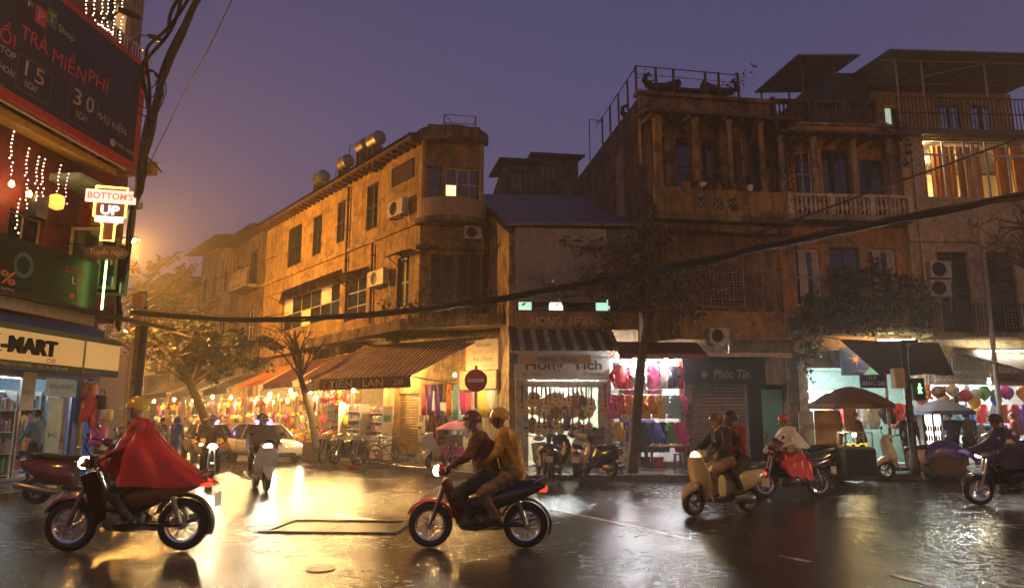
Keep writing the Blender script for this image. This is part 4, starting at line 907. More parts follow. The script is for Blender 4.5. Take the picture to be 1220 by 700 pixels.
lettering(ms, 'CVS', FL.uv(55, 430, .6)[0], sgz0 + hh * .2, FL.uv(66, 430, .6)[0], hh * .1, RED_, n=.603, bold=.02)
lettering(ms, '24H  CONVENIENCE STORE  -  TEL 04 3928 5678', u0, sgz0 + .05, FL.uv(80, 436, .6)[0], .08, WH_, n=.612)
mb = MB()
for u in (-2, 1, sgu1 - .2): mb.box(u, -.34, sgz1 - .2, u + .06, -.003, sgz1 - .1)
mb.box(FL.uv(100, 420, .6)[0] - .03, -.63, sgz0, FL.uv(100, 420, .6)[0] + .03, -.613, sgz1); mb.build('bracket', STEEL, ms)
# ---- shop front of the mini-mart
BLUEP = mat('royal_blue_paint', (.03, .09, .42), .35, var=.15)
zh = sgz0 + .05
sf = [(LU0 + .3, .95, -.35, zh - .15), (-.2, .18, 2.55, zh - .15), (2.75, .18, 3.3, zh - .15)]
wall_mb(LU0, 0, 3.5, zB - .26, sf, .2).build('shopfront', BLUEP, lb)
mb = MB(); mb.box(LU0, 3.6, .0, LU1 - .5, 3.7, zB - .27); mb.box(LU0, .21, .1, LU1 - .5, 3.59, .19); mb.box(3.5, 1.2, 0, 3.6, 3.59, zB - .27); mb.box(LU0, .21, zh, 3.49, 3.59, zh + .1); mb.build('shop_room', mat('cool_white_room', (.3, .4, .5), .6, var=.15), lb)
fr = frame_mb(-.2, .18, 2.55, zh - .15, .06, .05, .11, 3, 1, .07); fr.tube([(.68, -.02, .9), (.68, -.02, 1.6)], .02, 6); fr.tube([(.8, -.02, .9), (.8, -.02, 1.6)], .02, 6); fr.build('glass_door', STEEL, lb)
mb = MB(); mb.lathe([(.11, 0), (.11, zB + .1)], 12, (LU1 - .1, -.75, 0)); mb.build('corner_post', DARKSTEEL, lb, smooth=True)
fx = MB(); fx.box(-1.6, 1.2, zh - .14, .2, 1.32, zh - .03); fx.box(.6, 1.2, zh - .14, 2.4, 1.32, zh - .03); fx.box(-1.6, 2.6, zh - .14, 2.4, 2.72, zh - .03); fx.build('ceiling_light', emit('cool_tube', (.8, .95, 1), 16), lb)
# goods inside: shelves with rows of boxes
PALS = [(.6, .1, .06), (.65, .4, .08), (.1, .3, .55), (.08, .35, .15), (.6, .55, .45), (.5, .12, .3), (.3, .5, .6), (.12, .1, .1)]
PK = [mat('packaging_%d' % i, c, .4, var=.35, scale=9) for i, c in enumerate(PALS)]
def shelf(F, u, n, w_, h, label, z=SW + .05, rows=4, dep=.35, group=None, seed=0, prods=True):
    rnd = random.Random(seed); s_ = thing('display_shelf', label, 'shelf', F.w(u, n, z), F.a, group)
    mb = MB(); mb.box(0, -dep, 0, .03, 0, h); mb.box(w_ - .03, -dep, 0, w_, 0, h); mb.box(.031, -.02, 0, w_ - .031, -.001, h); mb.build('frame', WHITEP, s_)
    for k in range(rows):
        zz = h * k / rows + .05; MB().box(.032, -dep + .004, zz, w_ - .032, -.021, zz + .025).build('shelf_board', WHITEP, s_)
    for k in range(rows):
        zz = h * k / rows + .076; x = .05; g = []
        row = MB()
        while x < w_ - .12:
            bw_ = rnd.uniform(.07, .14); bh = rnd.uniform(.45, .8) * h / rows; row.bbox(x, -dep + .03, zz, x + bw_ - .01, -.06, zz + bh, .008, rnd.randrange(len(PK))); x += bw_
        o = row.build('packets', PK, s_); o['kind'] = 'stuff'
    return s_
shelf(FL, -.1, -.9, 1.3, 2.1, 'white shelf of coloured packets behind the mini-mart window', seed=1); shelf(FL, 1.5, -1.9, 1.8, 2.2, 'white shelf of coloured packets facing the mini-mart door', seed=2)
# posters on the glass
def poster(F, r, n, m, label, name='poster', txt=None, tm=None, cat='poster', group=None, dep=.015):
    u0, v0, u1, v1 = r; o = thing(name, label, cat, F.w((u0 + u1) / 2, n, v0), F.a, group); W_ = (u1 - u0) / 2
    MB().box(-W_, -dep, 0, W_, 0, v1 - v0).build('sheet', m, o)
    if txt: lettering(o, txt, -W_ * .75, (v1 - v0) * .4, W_ * .75, min((v1 - v0) * .3, W_ * .5), tm or RED_, n=dep)
    return o
poster(FL, FL.rect(24, 443, 40, 488, -.0), .03, mat('cream_poster', (.6, .55, .4), .5), 'cream poster with red print on the mini-mart glass', txt='SALE', dep=.012)
poster(FL, (1.35, 2.2, 2.5, 2.65), .03, mat('pale_cyan_panel', (.4, .65, .68), .4), 'pale cyan banner across the top of the mini-mart door', txt='MINI MART', tm=BLUEP, dep=.012)
poster(FL, (1.55, .5, 2.05, 2.15), .035, mat('pale_cyan_panel'), 'tall pale cyan poster on the mini-mart door glass', txt='K', tm=BLUEP, dep=.012)
poster(FL, (-.9, 2.3, -.4, 2.8), .02, BLUEP, 'small dark blue panel above the mini-mart window', dep=.03)

# ================================================================ ground floor of the right-hand row
def shop_room(par, u0, u1, h, dep, m, t=.1):
    mb = MB(); mb.box(u0, dep, 0, u1, dep + t, h); mb.box(u0, 0, 0, u0 + t, dep - .002, h); mb.box(u1 - t, 0, 0, u1, dep - .002, h); mb.box(u0 + t + .002, .01, h - t, u1 - t - .002, dep - .002, h); mb.box(u0 + t + .002, 0, 0, u1 - t - .002, dep - .002, SW + .03)
    return mb.build('shop_room', m, par)
def fr_par(F, par_F):  # local frame of FR expressed in another building's frame
    return Matrix.Rotation(-par_F.a, 4, 'Z') @ Matrix.Translation(F.o - par_F.o) @ Matrix.Rotation(F.a, 4, 'Z')
uG0, uG1 = FR.uv(612, 480)[0], FR.uv(727, 480)[0]; uC1 = FR.uv(812, 480)[0]; uP1 = FR.uv(948, 480)[0]; uN1 = FR.uv(1130, 480)[0]
PILL = stucco('white_pillar', (.5, .46, .38), amt=.4, streak=.3)
Mx = fr_par(FR, FH)
zl0 = FR.uv(670, 452)[1]
o = shop_room(gh, uG0 + .02, uG1, 3.45, 3.2, mat('pale_green_room', (.4, .42, .32), .7, var=.15)); o.data.transform(Mx)
for u in (uG0 + .05, uG1 - .42): MB().box(u, -.25, 0, u + .4, .0, 3.6).xf(Mx).build('pier', PILL, gh)
MB().box(uG0 + .05, -.28, zl0 - .25, uG1 - .02, -.02, zl0 - .05).xf(Mx).build('lintel', PILL, gh)
o = shop_room(dh, uG1 + .02, uC1, 3.75, 2.6, mat('white_room', (.7, .68, .64), .7, var=.08)); o.data.transform(fr_par(FR, FD))
MD = fr_par(FR, FD)
MB().box(uC1 + .02, -.25, 0, uC1 + .3, .2, 3.6).xf(MD).build('pier', GREYST, dh); MB().box(uP1 - .35, -.25, 0, uP1 - .05, .2, 3.6).xf(MD).build('pier', GREYST, dh)
psh = (uC1 + .3, SW, FR.uv(888, 480)[0], FR.uv(850, 457)[1])
rs = roll_shutter(dh, psh, mat('roll_shutter_grey', (.25, .18, .12), .4, .5, var=.25), dep=.05, step=.11); rs.data.transform(MD)
psd = (psh[2], SW, uP1 - .35, psh[3])
MB().box(psd[0], .04, psd[1], psd[0] + .1, .16, psd[3]).xf(MD).build('shutter_rail', STEEL, dh)
mb = MB(); mb.box(psd[0] + .101, 1.2, 0, psd[2], 1.3, 3.6); mb.box(psd[2] - .02, .201, 0, psd[2] + .08, 1.199, 3.6); mb.xf(MD).build('passage', INNER, dh)
tg = MB(); tg.box(psd[2] - .75, .12, .5, psd[2] - .05, .16, 2.6); tg.xf(MD); tg.build('green_door', mat('turquoise_paint', (.1, .36, .3), .5, var=.2), dh)
MB().box(uC1 + .02, -.2, psh[3] + .003, uP1 - .05, .2, 4.2).xf(MD).build('lintel', GREYST, dh)
MO = fr_par(FR, FO)
o = shop_room(oh, uP1 + .02, FR.uv(1098, 480)[0], 3.5, 3.0, mat('turquoise_room', (.45, .62, .56), .7, var=.15)); o.data.transform(MO)
for px in (955, 1096): u = FR.uv(px, 480)[0]; MB().box(u - .16, -.22, 0, u + .16, -.01, 3.6).xf(MO).build('pier', PILL, oh)
MB().box(uP1, -.2, 3.3, FR.uv(1098, 480)[0], -.01, 4.0).xf(MO).build('lintel', PALE, oh)
MKm = fr_par(FR, FK); uK0 = FR.uv(1099, 480)[0] + .06
o = shop_room(kh, uK0, uK0 + 6.8, 3.3, 3.0, mat('white_room')); o.data.transform(MKm)
MB().box(uK0, -.2, 3.0, uK0 + 6.8, -.01, 3.9).xf(MKm).build('lintel', PALE, kh)
# ---------------------------------------------------------------- lamps: tubes and bulbs
TUBE = MB(); TUBE.lathe([(.022, -.6), (.022, .6)], 8, axis='X'); TUBEM = TUBE.mesh('tube', FLUO, True)
FIX = MB().box(-.64, -.03, .024, .64, .03, .07).mesh('housing', WHITEP)
def tube_light(p, rz, label, m=FLUO, L_=1.2, group=None):
    o = thing('fluorescent_lamp', label, 'lamp', p, rz, group); obj('tube', TUBEM, o, m, sc=(L_ / 1.2, 1, 1)); obj('housing', FIX, o, sc=(L_ / 1.2, 1, 1)); return o
BLB = MB(); BLB.lathe([(.001, -.075), (.03, -.065), (.045, -.035), (.04, .0), (.02, .04)], 10); BLBM = BLB.mesh('bulb', BULB, True)
SOC = MB().lathe([(.022, .04), (.022, .09), (.004, .095), (.004, .4)], 8).mesh('socket', BLACKP)
def bulb(p, label, m=BULB, group=None, sc=1.):
    o = thing('hanging_bulb', label, 'light bulb', p, 0, group); obj('glass', BLBM, o, m, sc=(sc, sc, sc)); obj('socket', SOC, o); return o
def frp(u, n, z): return FR.w(u, n, z)
for i, f in enumerate((.27, .73)):
    tube_light(frp(uG0 + (uG1 - uG0) * f, .12, 3.0), FR.a, 'white fluorescent tube across the guitar shop ceiling front', group='guitar shop tubes')
tube_light(frp((uG0 + uG1) / 2, -2.0, 3.15), FR.a, 'white fluorescent tube deep inside the guitar shop')
BW = emit('white_flood', (1, .97, 1), 1500)
for px in (756, 793): bulb(frp(FR.uv(px, 425, .55)[0], .55, FR.uv(px, 425, .55)[1]), 'glaring white bulb above the hanging children\'s clothes', BW, 'clothes shop bulbs', 1.3)
tube_light(frp((uG1 + uC1) / 2, -.9, 3.5), FR.a, 'white tube inside the clothes shop')
tube_light(FR.w(*[FR.uv(1068, 405, 1.3)[0], 1.3], FR.uv(1068, 405, 1.3)[1]), FR.a, 'warm fluorescent tube under the vine balcony', FLUO_W)
tube_light(FR.w(FR.uv(990, 466, .0)[0], -.5, FR.uv(990, 466, -.5)[1]), FR.a, 'cool white tube in the turquoise shop behind the umbrella', FLUO, 1.5)
tube_light(FR.w(FR.uv(1195, 418, 1.0)[0], 1.0, FR.uv(1195, 418, 1.0)[1]), FR.a, 'white tube along the balloon shop awning edge', emit('edge_tube', (1, .92, .75), 120), 1.8)
for u in (uK0 + 1.3, uK0 + 3.0): tube_light(frp(u, -.7, 2.9), FR.a, 'white tube inside the balloon shop', FLUO, 1.4, group='balloon shop tubes')
for f in (.3, .75): tube_light(FG.w(g_op[0] + (g_op[2] - g_op[0]) * f, -.5, 3.15), FG.a, 'warm tube inside the fabric shop', FLUO_W, 1.2, group='fabric shop tubes')
bulb(FG.w(.9, .5, 3.25), 'warm bulb under the striped awning', BULB, sc=1.1); bulb(FG.w(4.3, 1.5, 3.1), 'warm bulb in front of the cream fabric shop board', BULB, sc=1.)  # second bulb is an added light that brightens the fabric shop board and corner
BULBS = emit('bright_warm_bulb', (1, .6, .22), 2000)
for i, (u, n, z) in enumerate(((-2.6, 1.2, 2.75), (-4.6, 1.3, 2.9), (-6.4, 1.3, 2.8), (-8.6, 1.3, 2.9), (-11, 1.35, 2.8), (-13.5, 1.4, 2.9), (-16.5, 1.4, 2.8), (-19.5, 1.5, 2.9), (-23, 1.6, 2.8), (-27, 1.7, 2.9), (-32, 1.8, 2.9), (-38, 1.8, 3))):
    bulb(FS.w(u, n, z), 'warm bare bulb hanging over the side street stalls', BULBS if i in (0, 2, 4, 6) else BULB, 'side street stall bulbs', 1.35)
# green-lit tube sign lamp over the mart canopy
tb = thing('green_tube_lamp', 'upright green fluorescent tube on the mini-mart canopy', 'lamp', FL.w(FL.uv(122, 360, 1.2)[0], 1.2, zB + .05)); MB().lathe([(.025, 0), (.025, 1.3)], 8).build('tube', emit('green_tube', (.45, 1, .2), 9), tb); MB().lathe([(.05, -.06), (.05, 0)], 8).build('base', BLACKP, tb)

# ---------------------------------------------------------------- awnings and shop signs
# striped corner awning
aw = thing('striped_awning', 'brown and cream striped corner awning with painted shop name on its edge', 'awning', FG.o, FG.a)
zb_ = 3.05; zt_ = 4.5; fx0, fx1 = -1.35, 3.05; N1 = 2.3
STR = stripes('brown_cream_stripes', (.075, .035, .02), (.62, .44, .26), 0, 5.2, duty=.6)
fold_sheet((fx0, -N1, zb_), (fx1, -N1, zb_), (4.6, -.05, zt_), (-.3, -.05, zt_), 30, 6, .06, .012, 6).build('canopy', STR, aw)
fold_sheet((fx0 - 2.1, -N1 + 1.2, zb_ - .05), (fx0, -N1, zb_), (-.3, -.05, zt_), (-1.4, -.05, zt_), 8, 6, .05).build('side_canopy', STR, aw)
BRV = mat('brown_valance', (.11, .055, .03), .75, var=.35)
valance_mb((fx0, -N1 - .005, zb_ + .02), (fx1, -N1 - .005, zb_ + .02), .42, .16, .04).build('valance', BRV, aw)
d_ = Vector((fx0, -N1, 0)) - Vector((fx0 - 2.1, -N1 + 1.2, 0)); valance_mb((fx0 - 2.1, -N1 + 1.19, zb_ - .03), (fx0 - .01, -N1 - .01, zb_ + .02), .4, .16, .04).build('valance', BRV, aw)
PAINTL = mat('pale_painted_letters', (.5, .36, .22), .7, var=.3)
lettering(aw, 'TIẾN   LAN', fx0 + .55, zb_ - .3, fx1 - 1.2, .25, PAINTL, n=N1 + .03, bold=.015); lettering(aw, '28', fx1 - .75, zb_ - .28, fx1 - .3, .2, PAINTL, n=N1 + .03)
Mq = Matrix.Translation((fx0 - 2.1, -N1 + 1.19, 0)) @ Matrix.Rotation(math.atan2(d_.y, d_.x), 4, 'Z'); lettering(aw, 'QUỐC  TO', .6, zb_ - .3, 2.2, .22, PAINTL, n=.03, M=Mq)
mb = MB(); mb.tube([(fx0, -N1 + .02, zb_), (fx1, -N1 + .02, zb_)], .025, 6)
for x in (fx0 + .1, fx1 - .1): mb.tube([(x, -N1 + .02, zb_), (x + .4, -.05, zb_ - .2)], .022, 6)
mb.tube([(fx0 - 2.05, -N1 + 1.2, zb_ - .05), (fx0, -N1, zb_)], .022, 6); mb.build('frame', STEEL, aw)
# awnings along the side street
def awning(F, u0, u1, n, z0, z1, m, label, val=.3, vm=None, sag=.06, name='awning', text=None, tm=None, nu=16, rip=.01):
    o = thing(name, label, 'awning', F.o, F.a)
    fold_sheet((u0, -n, z0), (u1, -n, z0), (u1, -.05, z1), (u0, -.05, z1), nu, 6, sag, rip, 5).build('canopy', m, o)
    if val: valance_mb((u0, -n - .006, z0 + .02), (u1, -n - .006, z0 + .02), val, .2, .03).build('valance', vm or m, o)
    mb = MB(); mb.tube([(u0, -n + .02, z0), (u1, -n + .02, z0)], .022, 6)
    for x in (u0 + .06, u1 - .06): mb.tube([(x, -n + .02, z0), (x, -.03, z0 - .25)], .018, 5)
    mb.build('frame', STEEL, o)
    if text: lettering(o, text, u0 + (u1 - u0) * .2, z0 - val * .75, u0 + (u1 - u0) * .8, val * .5, tm, n=n + .03)
    return o
awning(FS, -6.6, -3.3, 1.7, 3.3, 4.35, mat('dull_brown_canvas', (.16, .08, .045), .8, var=.3), 'faded brown awning next to the striped corner awning', .15)
awning(FS, -10.4, -6.9, 1.9, 3.2, 4.3, mat('maroon_canvas', (.13, .04, .03), .8, var=.3), 'maroon awning over the lamp lit stalls on the side street', .25)
awning(FS, -14.6, -10.8, 2.0, 3.15, 4.25, stripes('orange_stripes', (.5, .1, .03), (.62, .3, .1), 0, 4), 'orange and red striped awning with a pale edge on the side street', .5, mat('cream_canvas', (.6, .48, .3), .7))
awning(FS, -19.6, -15.4, 2.0, 3.2, 4.1, mat('olive_canvas', (.08, .07, .035), .8, var=.3), 'olive awning beyond the bare tree on the side street', .3)
awning(FS, -26, -20.4, 2.2, 3.2, 4.1, mat('pale_canvas', (.4, .36, .3), .8, var=.3), 'pale canvas awning down the side street', .3)
awning(FS, -34, -27, 2.2, 3.3, 4.2, mat('maroon_canvas'), 'dark red awning far down the side street', .3)
# sign boards left of the guitar shop
ps = thing('fabric_shop_sign', 'cream shop board with dark serif lettering beside the striped awning', 'shop sign', FG.o, FG.a)
pr = FG.rect(556, 404, 606, 440, .35); MB().box(pr[0], -.4, pr[1], 5.3, -.33, pr[3]).build('panel', mat('cream_board', (.62, .52, .34), .5, var=.12), ps)
W_ = 5.3 - pr[0]; H_ = pr[3] - pr[1]
lettering(ps, 'TIẾN LAN', pr[0] + W_ * .3, pr[1] + H_ * .76, pr[0] + W_ * .75, H_ * .12, mat('dark_print', (.03, .025, .02), .5), n=.4); lettering(ps, 'THỜI TRANG QUẦN', pr[0] + W_ * .2, pr[1] + H_ * .54, pr[0] + W_ * .8, H_ * .12, OR_, n=.4)
lettering(ps, 'Prêt à Porter', pr[0] + W_ * .25, pr[1] + H_ * .27, pr[0] + W_ * .85, H_ * .17, mat('dark_print'), n=.4); lettering(ps, 'Tel: 9289', pr[0] + W_ * .55, pr[1] + H_ * .06, pr[0] + W_ * .95, H_ * .1, mat('blue_print', (.1, .2, .35), .5), n=.4)
rb = thing('rolled_blind', 'rolled cream blind box below the fabric shop board', 'blind', FG.o, FG.a); r_ = FG.rect(548, 441, 604, 463, .3); MB().bbox(r_[0], -.36, r_[1], 5.2, -.1, r_[3], .02).build('box', mat('cream_blind', (.6, .47, .27), .6), rb); MB().tube([(r_[0], -.23, r_[1] - .03), (5.2, -.23, r_[1] - .03)], .03, 6).build('roller', WHITEP, rb)
n28 = poster(FG, (g_sh[2] + .01, .8, g_sh[2] + .3, 2.4), .03, mat('pale_pillar_board', (.58, .5, .36), .6), 'pale upright house number board beside the ochre roller shutter', 'number_board', cat='sign', dep=.02); lettering(n28, '28', -.1, .75, .1, .22, mat('dark_print'), n=.02, bold=.02)
# guitar shop signs and awning
ha = awning(FH, -.05, 3.35, 1.6, FH.uv(665, 414, 1.6)[1], FH.uv(665, 396, 0)[1] + .2, stripes('navy_cream_stripes', (.03, .05, .07), (.3, .27, .2), 0, 2.4, duty=.62), 'dark awning with a blue striped edge over the guitar shop', .12)
hv = thing('guitar_banner', 'tan banner with blue lettering hanging under the guitar shop awning', 'banner', FH.o, FH.a); hz = FH.rect(617, 422, 704, 434, 1.5)
fold_sheet((hz[0], -1.52, hz[1]), (hz[2], -1.52, hz[1] + .03), (hz[2], -1.5, hz[3]), (hz[0], -1.5, hz[3]), 10, 3, .02, .012, 2).build('cloth', mat('tan_cloth', (.55, .4, .2), .7, var=.2), hv)
lettering(hv, 'HÒNG  TÍCH', hz[0] + .6, hz[1] + .08, hz[0] + 1.75, .17, mat('blue_paint_letters', (.08, .3, .45), .5), n=1.54, bold=.03); MB().box(hz[0] - .25, -1.54, hz[1] + .02, hz[0] - .01, -1.5, hz[3] + .02).build('end_panel', mat('teal_panel', (.04, .12, .14), .5), hv)
gsn = thing('guitar_shop_sign', 'grey white board with black brush lettering above the guitar shop opening', 'shop sign', FH.o, FH.a); gz = FH.rect(613, 427, 726, 452, .35)
MB().box(gz[0], -.38, gz[1], gz[2], -.3, gz[3] + .25).build('panel', mat('grey_white_board', (.5, .5, .44), .4, var=.15), gsn)
lettering(gsn, 'Hồng  Tích', gz[0] + .35, gz[1] + .33, gz[2] - .25, .3, mat('dark_print'), n=.38, bold=.02); lettering(gsn, 'Đ/C: 16 HÀNG GAI', gz[0] + .25, gz[1] + .12, gz[0] + .85, .09, mat('dark_print'), n=.38); lettering(gsn, 'ĐT: 8269886', gz[2] - .85, gz[1] + .14, gz[2] - .25, .09, mat('dark_print'), n=.38)
# red edge board of the clothes shop
cs = thing('clothes_shop_awning', 'dark red awning with small letters over the children\'s clothes shop', 'awning', FR.o, FR.a)
zc_ = FR.uv(770, 422, 1.2)[1]; fold_sheet((uG1 + .05, -1.3, zc_), (uC1 + .5, -1.3, zc_), (uC1 + .5, -.3, zc_ + .5), (uG1 + .05, -.3, zc_ + .5), 10, 4, .03).build('canopy', mat('dark_red_canvas', (.1, .02, .02), .7), cs)
MB().box(uG1 + .05, -1.33, zc_ - .14, uC1 + .5, -1.305, zc_ + .02).build('edge_board', mat('dark_red_board', (.14, .025, .02), .5), cs); lettering(cs, 'SILK   EMBROIDERY   FASHION', uG1 + .5, zc_ - .1, uC1 + .3, .07, OR_, n=1.335)
MB().box(uC1 - .12, -.3, 2.0, uC1 - .02, -.2, 3.7).build('red_edge', RED_, cs)
# black awning of the shuttered shop
pa = thing('shuttered_shop_awning', 'black awning with raised gold shop name over the grey roller shutter', 'awning', FR.o, FR.a)
q = FR.rect(814, 421, 946, 458, 1.0); fold_sheet((q[0], -1.1, q[1]), (q[2] - 1.0, -1.1, q[1]), (q[2] - .9, -.9, q[3] - .08), (q[0] + .1, -.9, q[3] - .08), 8, 4, 0.).build('canopy', mat('black_canvas', (.008, .006, .005), .9, var=.3, spec=.1), pa)
MB().bbox(q[0], -1.0, q[3] - .1, q[2], -.8, q[3] + .03, .02).build('roller_box', mat('cream_roller', (.6, .5, .36), .5), pa)
a_, b_ = FR.uv(850, 450, 1.1)[0], FR.uv(893, 450, 1.1)[0]; lettering(pa, 'Phúc Tín', a_, FR.uv(850, 450, 1.1)[1], b_, .28, mat('dim_gold_letters', (.28, .26, .1), .5), n=1.1, bold=.025, shear=.2)
mb = MB(); mb.lathe([(.11, 0), (.1, .01), (.05, .012)], 8, (a_ - .3, -1.12, FR.uv(850, 446, 1.1)[1]), 'Y'); mb.build('emblem', mat('dim_gold_letters'), pa)
mb = MB(); mb.tube([(q[0] + .1, -.85, q[3]), (q[0] + .1, -.2, q[3] + .1)], .025, 5); mb.tube([(q[2] - .1, -.85, q[3]), (q[2] - .1, -.2, q[3] + .1)], .025, 5); mb.build('bracket', STEEL, pa)
# blue star sign, draped tarpaulins, street name sign
bs = thing('blue_star_sign', 'dark blue and green sign board with an orange star emblem', 'shop sign', FR.o, FR.a); q = FR.rect(1001, 414, 1053, 447, .5)
MB().box(q[0], -.58, q[1], q[2], -.5, q[3]).build('panel', mat('deep_blue_board', (.02, .04, .13), .4), bs)
MB().slab([(q[0] + (q[2] - q[0]) * .45, -.583, q[3]), (q[2], -.583, q[1]), (q[2], -.583, q[3])], (0, -.003, 0)).build('green_corner', mat('sea_green_print', (.1, .3, .24), .5), bs, fix=True)
MB().slab([(q[0] + (q[2] - q[0]) * .45, -.583, q[1]), (q[2] - .05, -.583, q[1]), (q[0] + (q[2] - q[0]) * .7, -.583, q[1] + .35)], (0, -.003, 0)).build('green_corner', mat('sea_green_print'), bs, fix=True)
cx, cz = q[0] + (q[2] - q[0]) * .33, (q[1] + q[3]) / 2 + .08; mb = MB()
for k in range(7): t = R(20 + k * 51); L_ = .3 if k % 2 else .2; mb.slab([(cx, -.586, cz), (cx + .05 * math.cos(t + .5), -.586, cz + .05 * math.sin(t + .5)), (cx + L_ * math.cos(t), -.586, cz + L_ * math.sin(t)), (cx + .05 * math.cos(t - .5), -.586, cz + .05 * math.sin(t - .5))], (0, -.002, 0))
mb.build('star_emblem', OR_, bs, fix=True); lettering(bs, 'SILK HOUSE', cx - .2, q[1] + .12, cx + .4, .05, OR_, n=.586)
tp = thing('dark_tarpaulin', 'dark brown tarpaulin slung from the signal post over the pavement', 'tarpaulin', FR.o, FR.a)
P_ = lambda px, py, n: (FR.uv(px, py, n)[0], -n, FR.uv(px, py, n)[1])
DKT = mat('dark_brown_tarp', (.05, .03, .018), .7, var=.35)
fold_sheet(P_(1048, 446, 2.6), P_(1137, 446, 2.4), P_(1118, 408, 1.3), P_(1000, 404, 1.6), 16, 10, .25, .03, 2).build('sheet', DKT, tp)
MB().tube([P_(1000, 404, 1.6), P_(960, 398, .2)], .012, 4).build('rope', BLACKP, tp)
tp2 = thing('brown_tarpaulin', 'sagging brown tarpaulin awning over the balloon shop', 'tarpaulin', FR.o, FR.a)
fold_sheet(P_(1140, 420, 2.2), P_(1240, 446, 2.4), P_(1240, 418, .6), P_(1135, 414, .6), 16, 8, .18, .03, 2).build('sheet', mat('tan_brown_tarp', (.1, .06, .03), .8, var=.3), tp2)
MB().tube([P_(1140, 420, 2.2), P_(1240, 446, 2.4)], .02, 5).build('pole', STEEL, tp2)
st = thing('street_name_sign', 'blue street name plate with white lettering on a striped post', 'street sign', gnd(1065, 566)); s0 = gnd(1065, 566); Y_ = s0.y
zq0, zq1 = atY(1050, 462, Y_).z, atY(1050, 446, Y_).z; xw = (1064 - 1033) / 850 * Y_
MB().bbox(-xw, -.05, zq0, -.02, -.02, zq1, .008).build('plate', mat('blue_enamel', (.02, .03, .14), .35), st); lettering(st, 'PHỐ', -xw * .65, zq0 + (zq1 - zq0) * .6, -xw * .35, .1, WH_, n=.05, bold=.01); lettering(st, 'HÀNG GAI', -xw * .92, zq0 + .07, -xw * .08, .15, WH_, n=.05, bold=.02)
pm = MB(); pm.lathe([(.045, 0), (.045, zq1 + .05), (.0, zq1 + .07)], 10)
pm.build('post', stripes('red_white_post', (.5, .06, .04), (.6, .5, .4), 2, 1.1), st, smooth=True)
# other fascia boards on the right
rs_ = thing('red_fascia_sign', 'cream fascia sign with red lettering at the balloon shop', 'shop sign', FR.o, FR.a); q = FR.rect(1180, 444, 1240, 459, 1.2)
MB().box(q[0], -1.25, q[1], q[2], -1.2, q[3]).build('panel', mat('cream_board'), rs_); lettering(rs_, '70 HÀNG GAI', q[0] + .1, q[1] + .1, q[2] - .3, .2, RED_, n=1.25, bold=.03)
ws_ = thing('striped_shop_sign', 'pale ribbed sheet sign with white lettering above the paper lanterns', 'shop sign', FR.o, FR.a); q = FR.rect(1100, 425, 1175, 458, .5)
mb = MB(); k = 40; vs = []
for i in range(k + 1): x = q[0] + (q[2] - q[0]) * i / k; vs += [(x, -.5 - .03 * (i % 2), q[1]), (x, -.5 - .03 * (i % 2), q[3])]
mb.add(vs, [(2 * i, 2 * i + 2, 2 * i + 3, 2 * i + 1) for i in range(k)]); mb.build('sheet', mat('ribbed_pale_sheet', (.45, .42, .46), .5), ws_); lettering(ws_, 'SILK   EMBROIDERY', q[0] + .3, q[1] + .35, q[2] - .2, .13, WH_, n=.56, bold=.03); lettering(ws_, 'SOUVENIR  T-SHIRT  LACQUER', q[0] + .1, q[1] + .1, q[2] - .2, .1, WH_, n=.56, bold=.02)
# no entry sign
ne = thing('no_entry_sign', 'round red no entry sign with a white bar on a red and white post', 'road sign', gnd(566, 560, SW)); Yn = gnd(566, 560, SW).y
zc_ = atY(566, 453, Yn).z - SW; MB().lathe([(.04, 0), (.04, zc_ + .45)], 10, (0, .03, 0)).build('post', stripes('red_white_post', (.5, .06, .04), (.6, .5, .4), 2, 1.1), ne, smooth=True)
dsk = MB(); dsk.lathe([(.33, -.02), (.34, -.03), (.34, -.045), (.32, -.05)], 28, axis='Y'); o = dsk.build('disc', mat('traffic_red', (.5, .03, .025), .4, var=.12), ne, smooth=True); o.location.z = zc_
o = MB().box(-.24, -.058, -.055, .24, -.052, .055).build('white_bar', WH_, ne); o.location.z = zc_
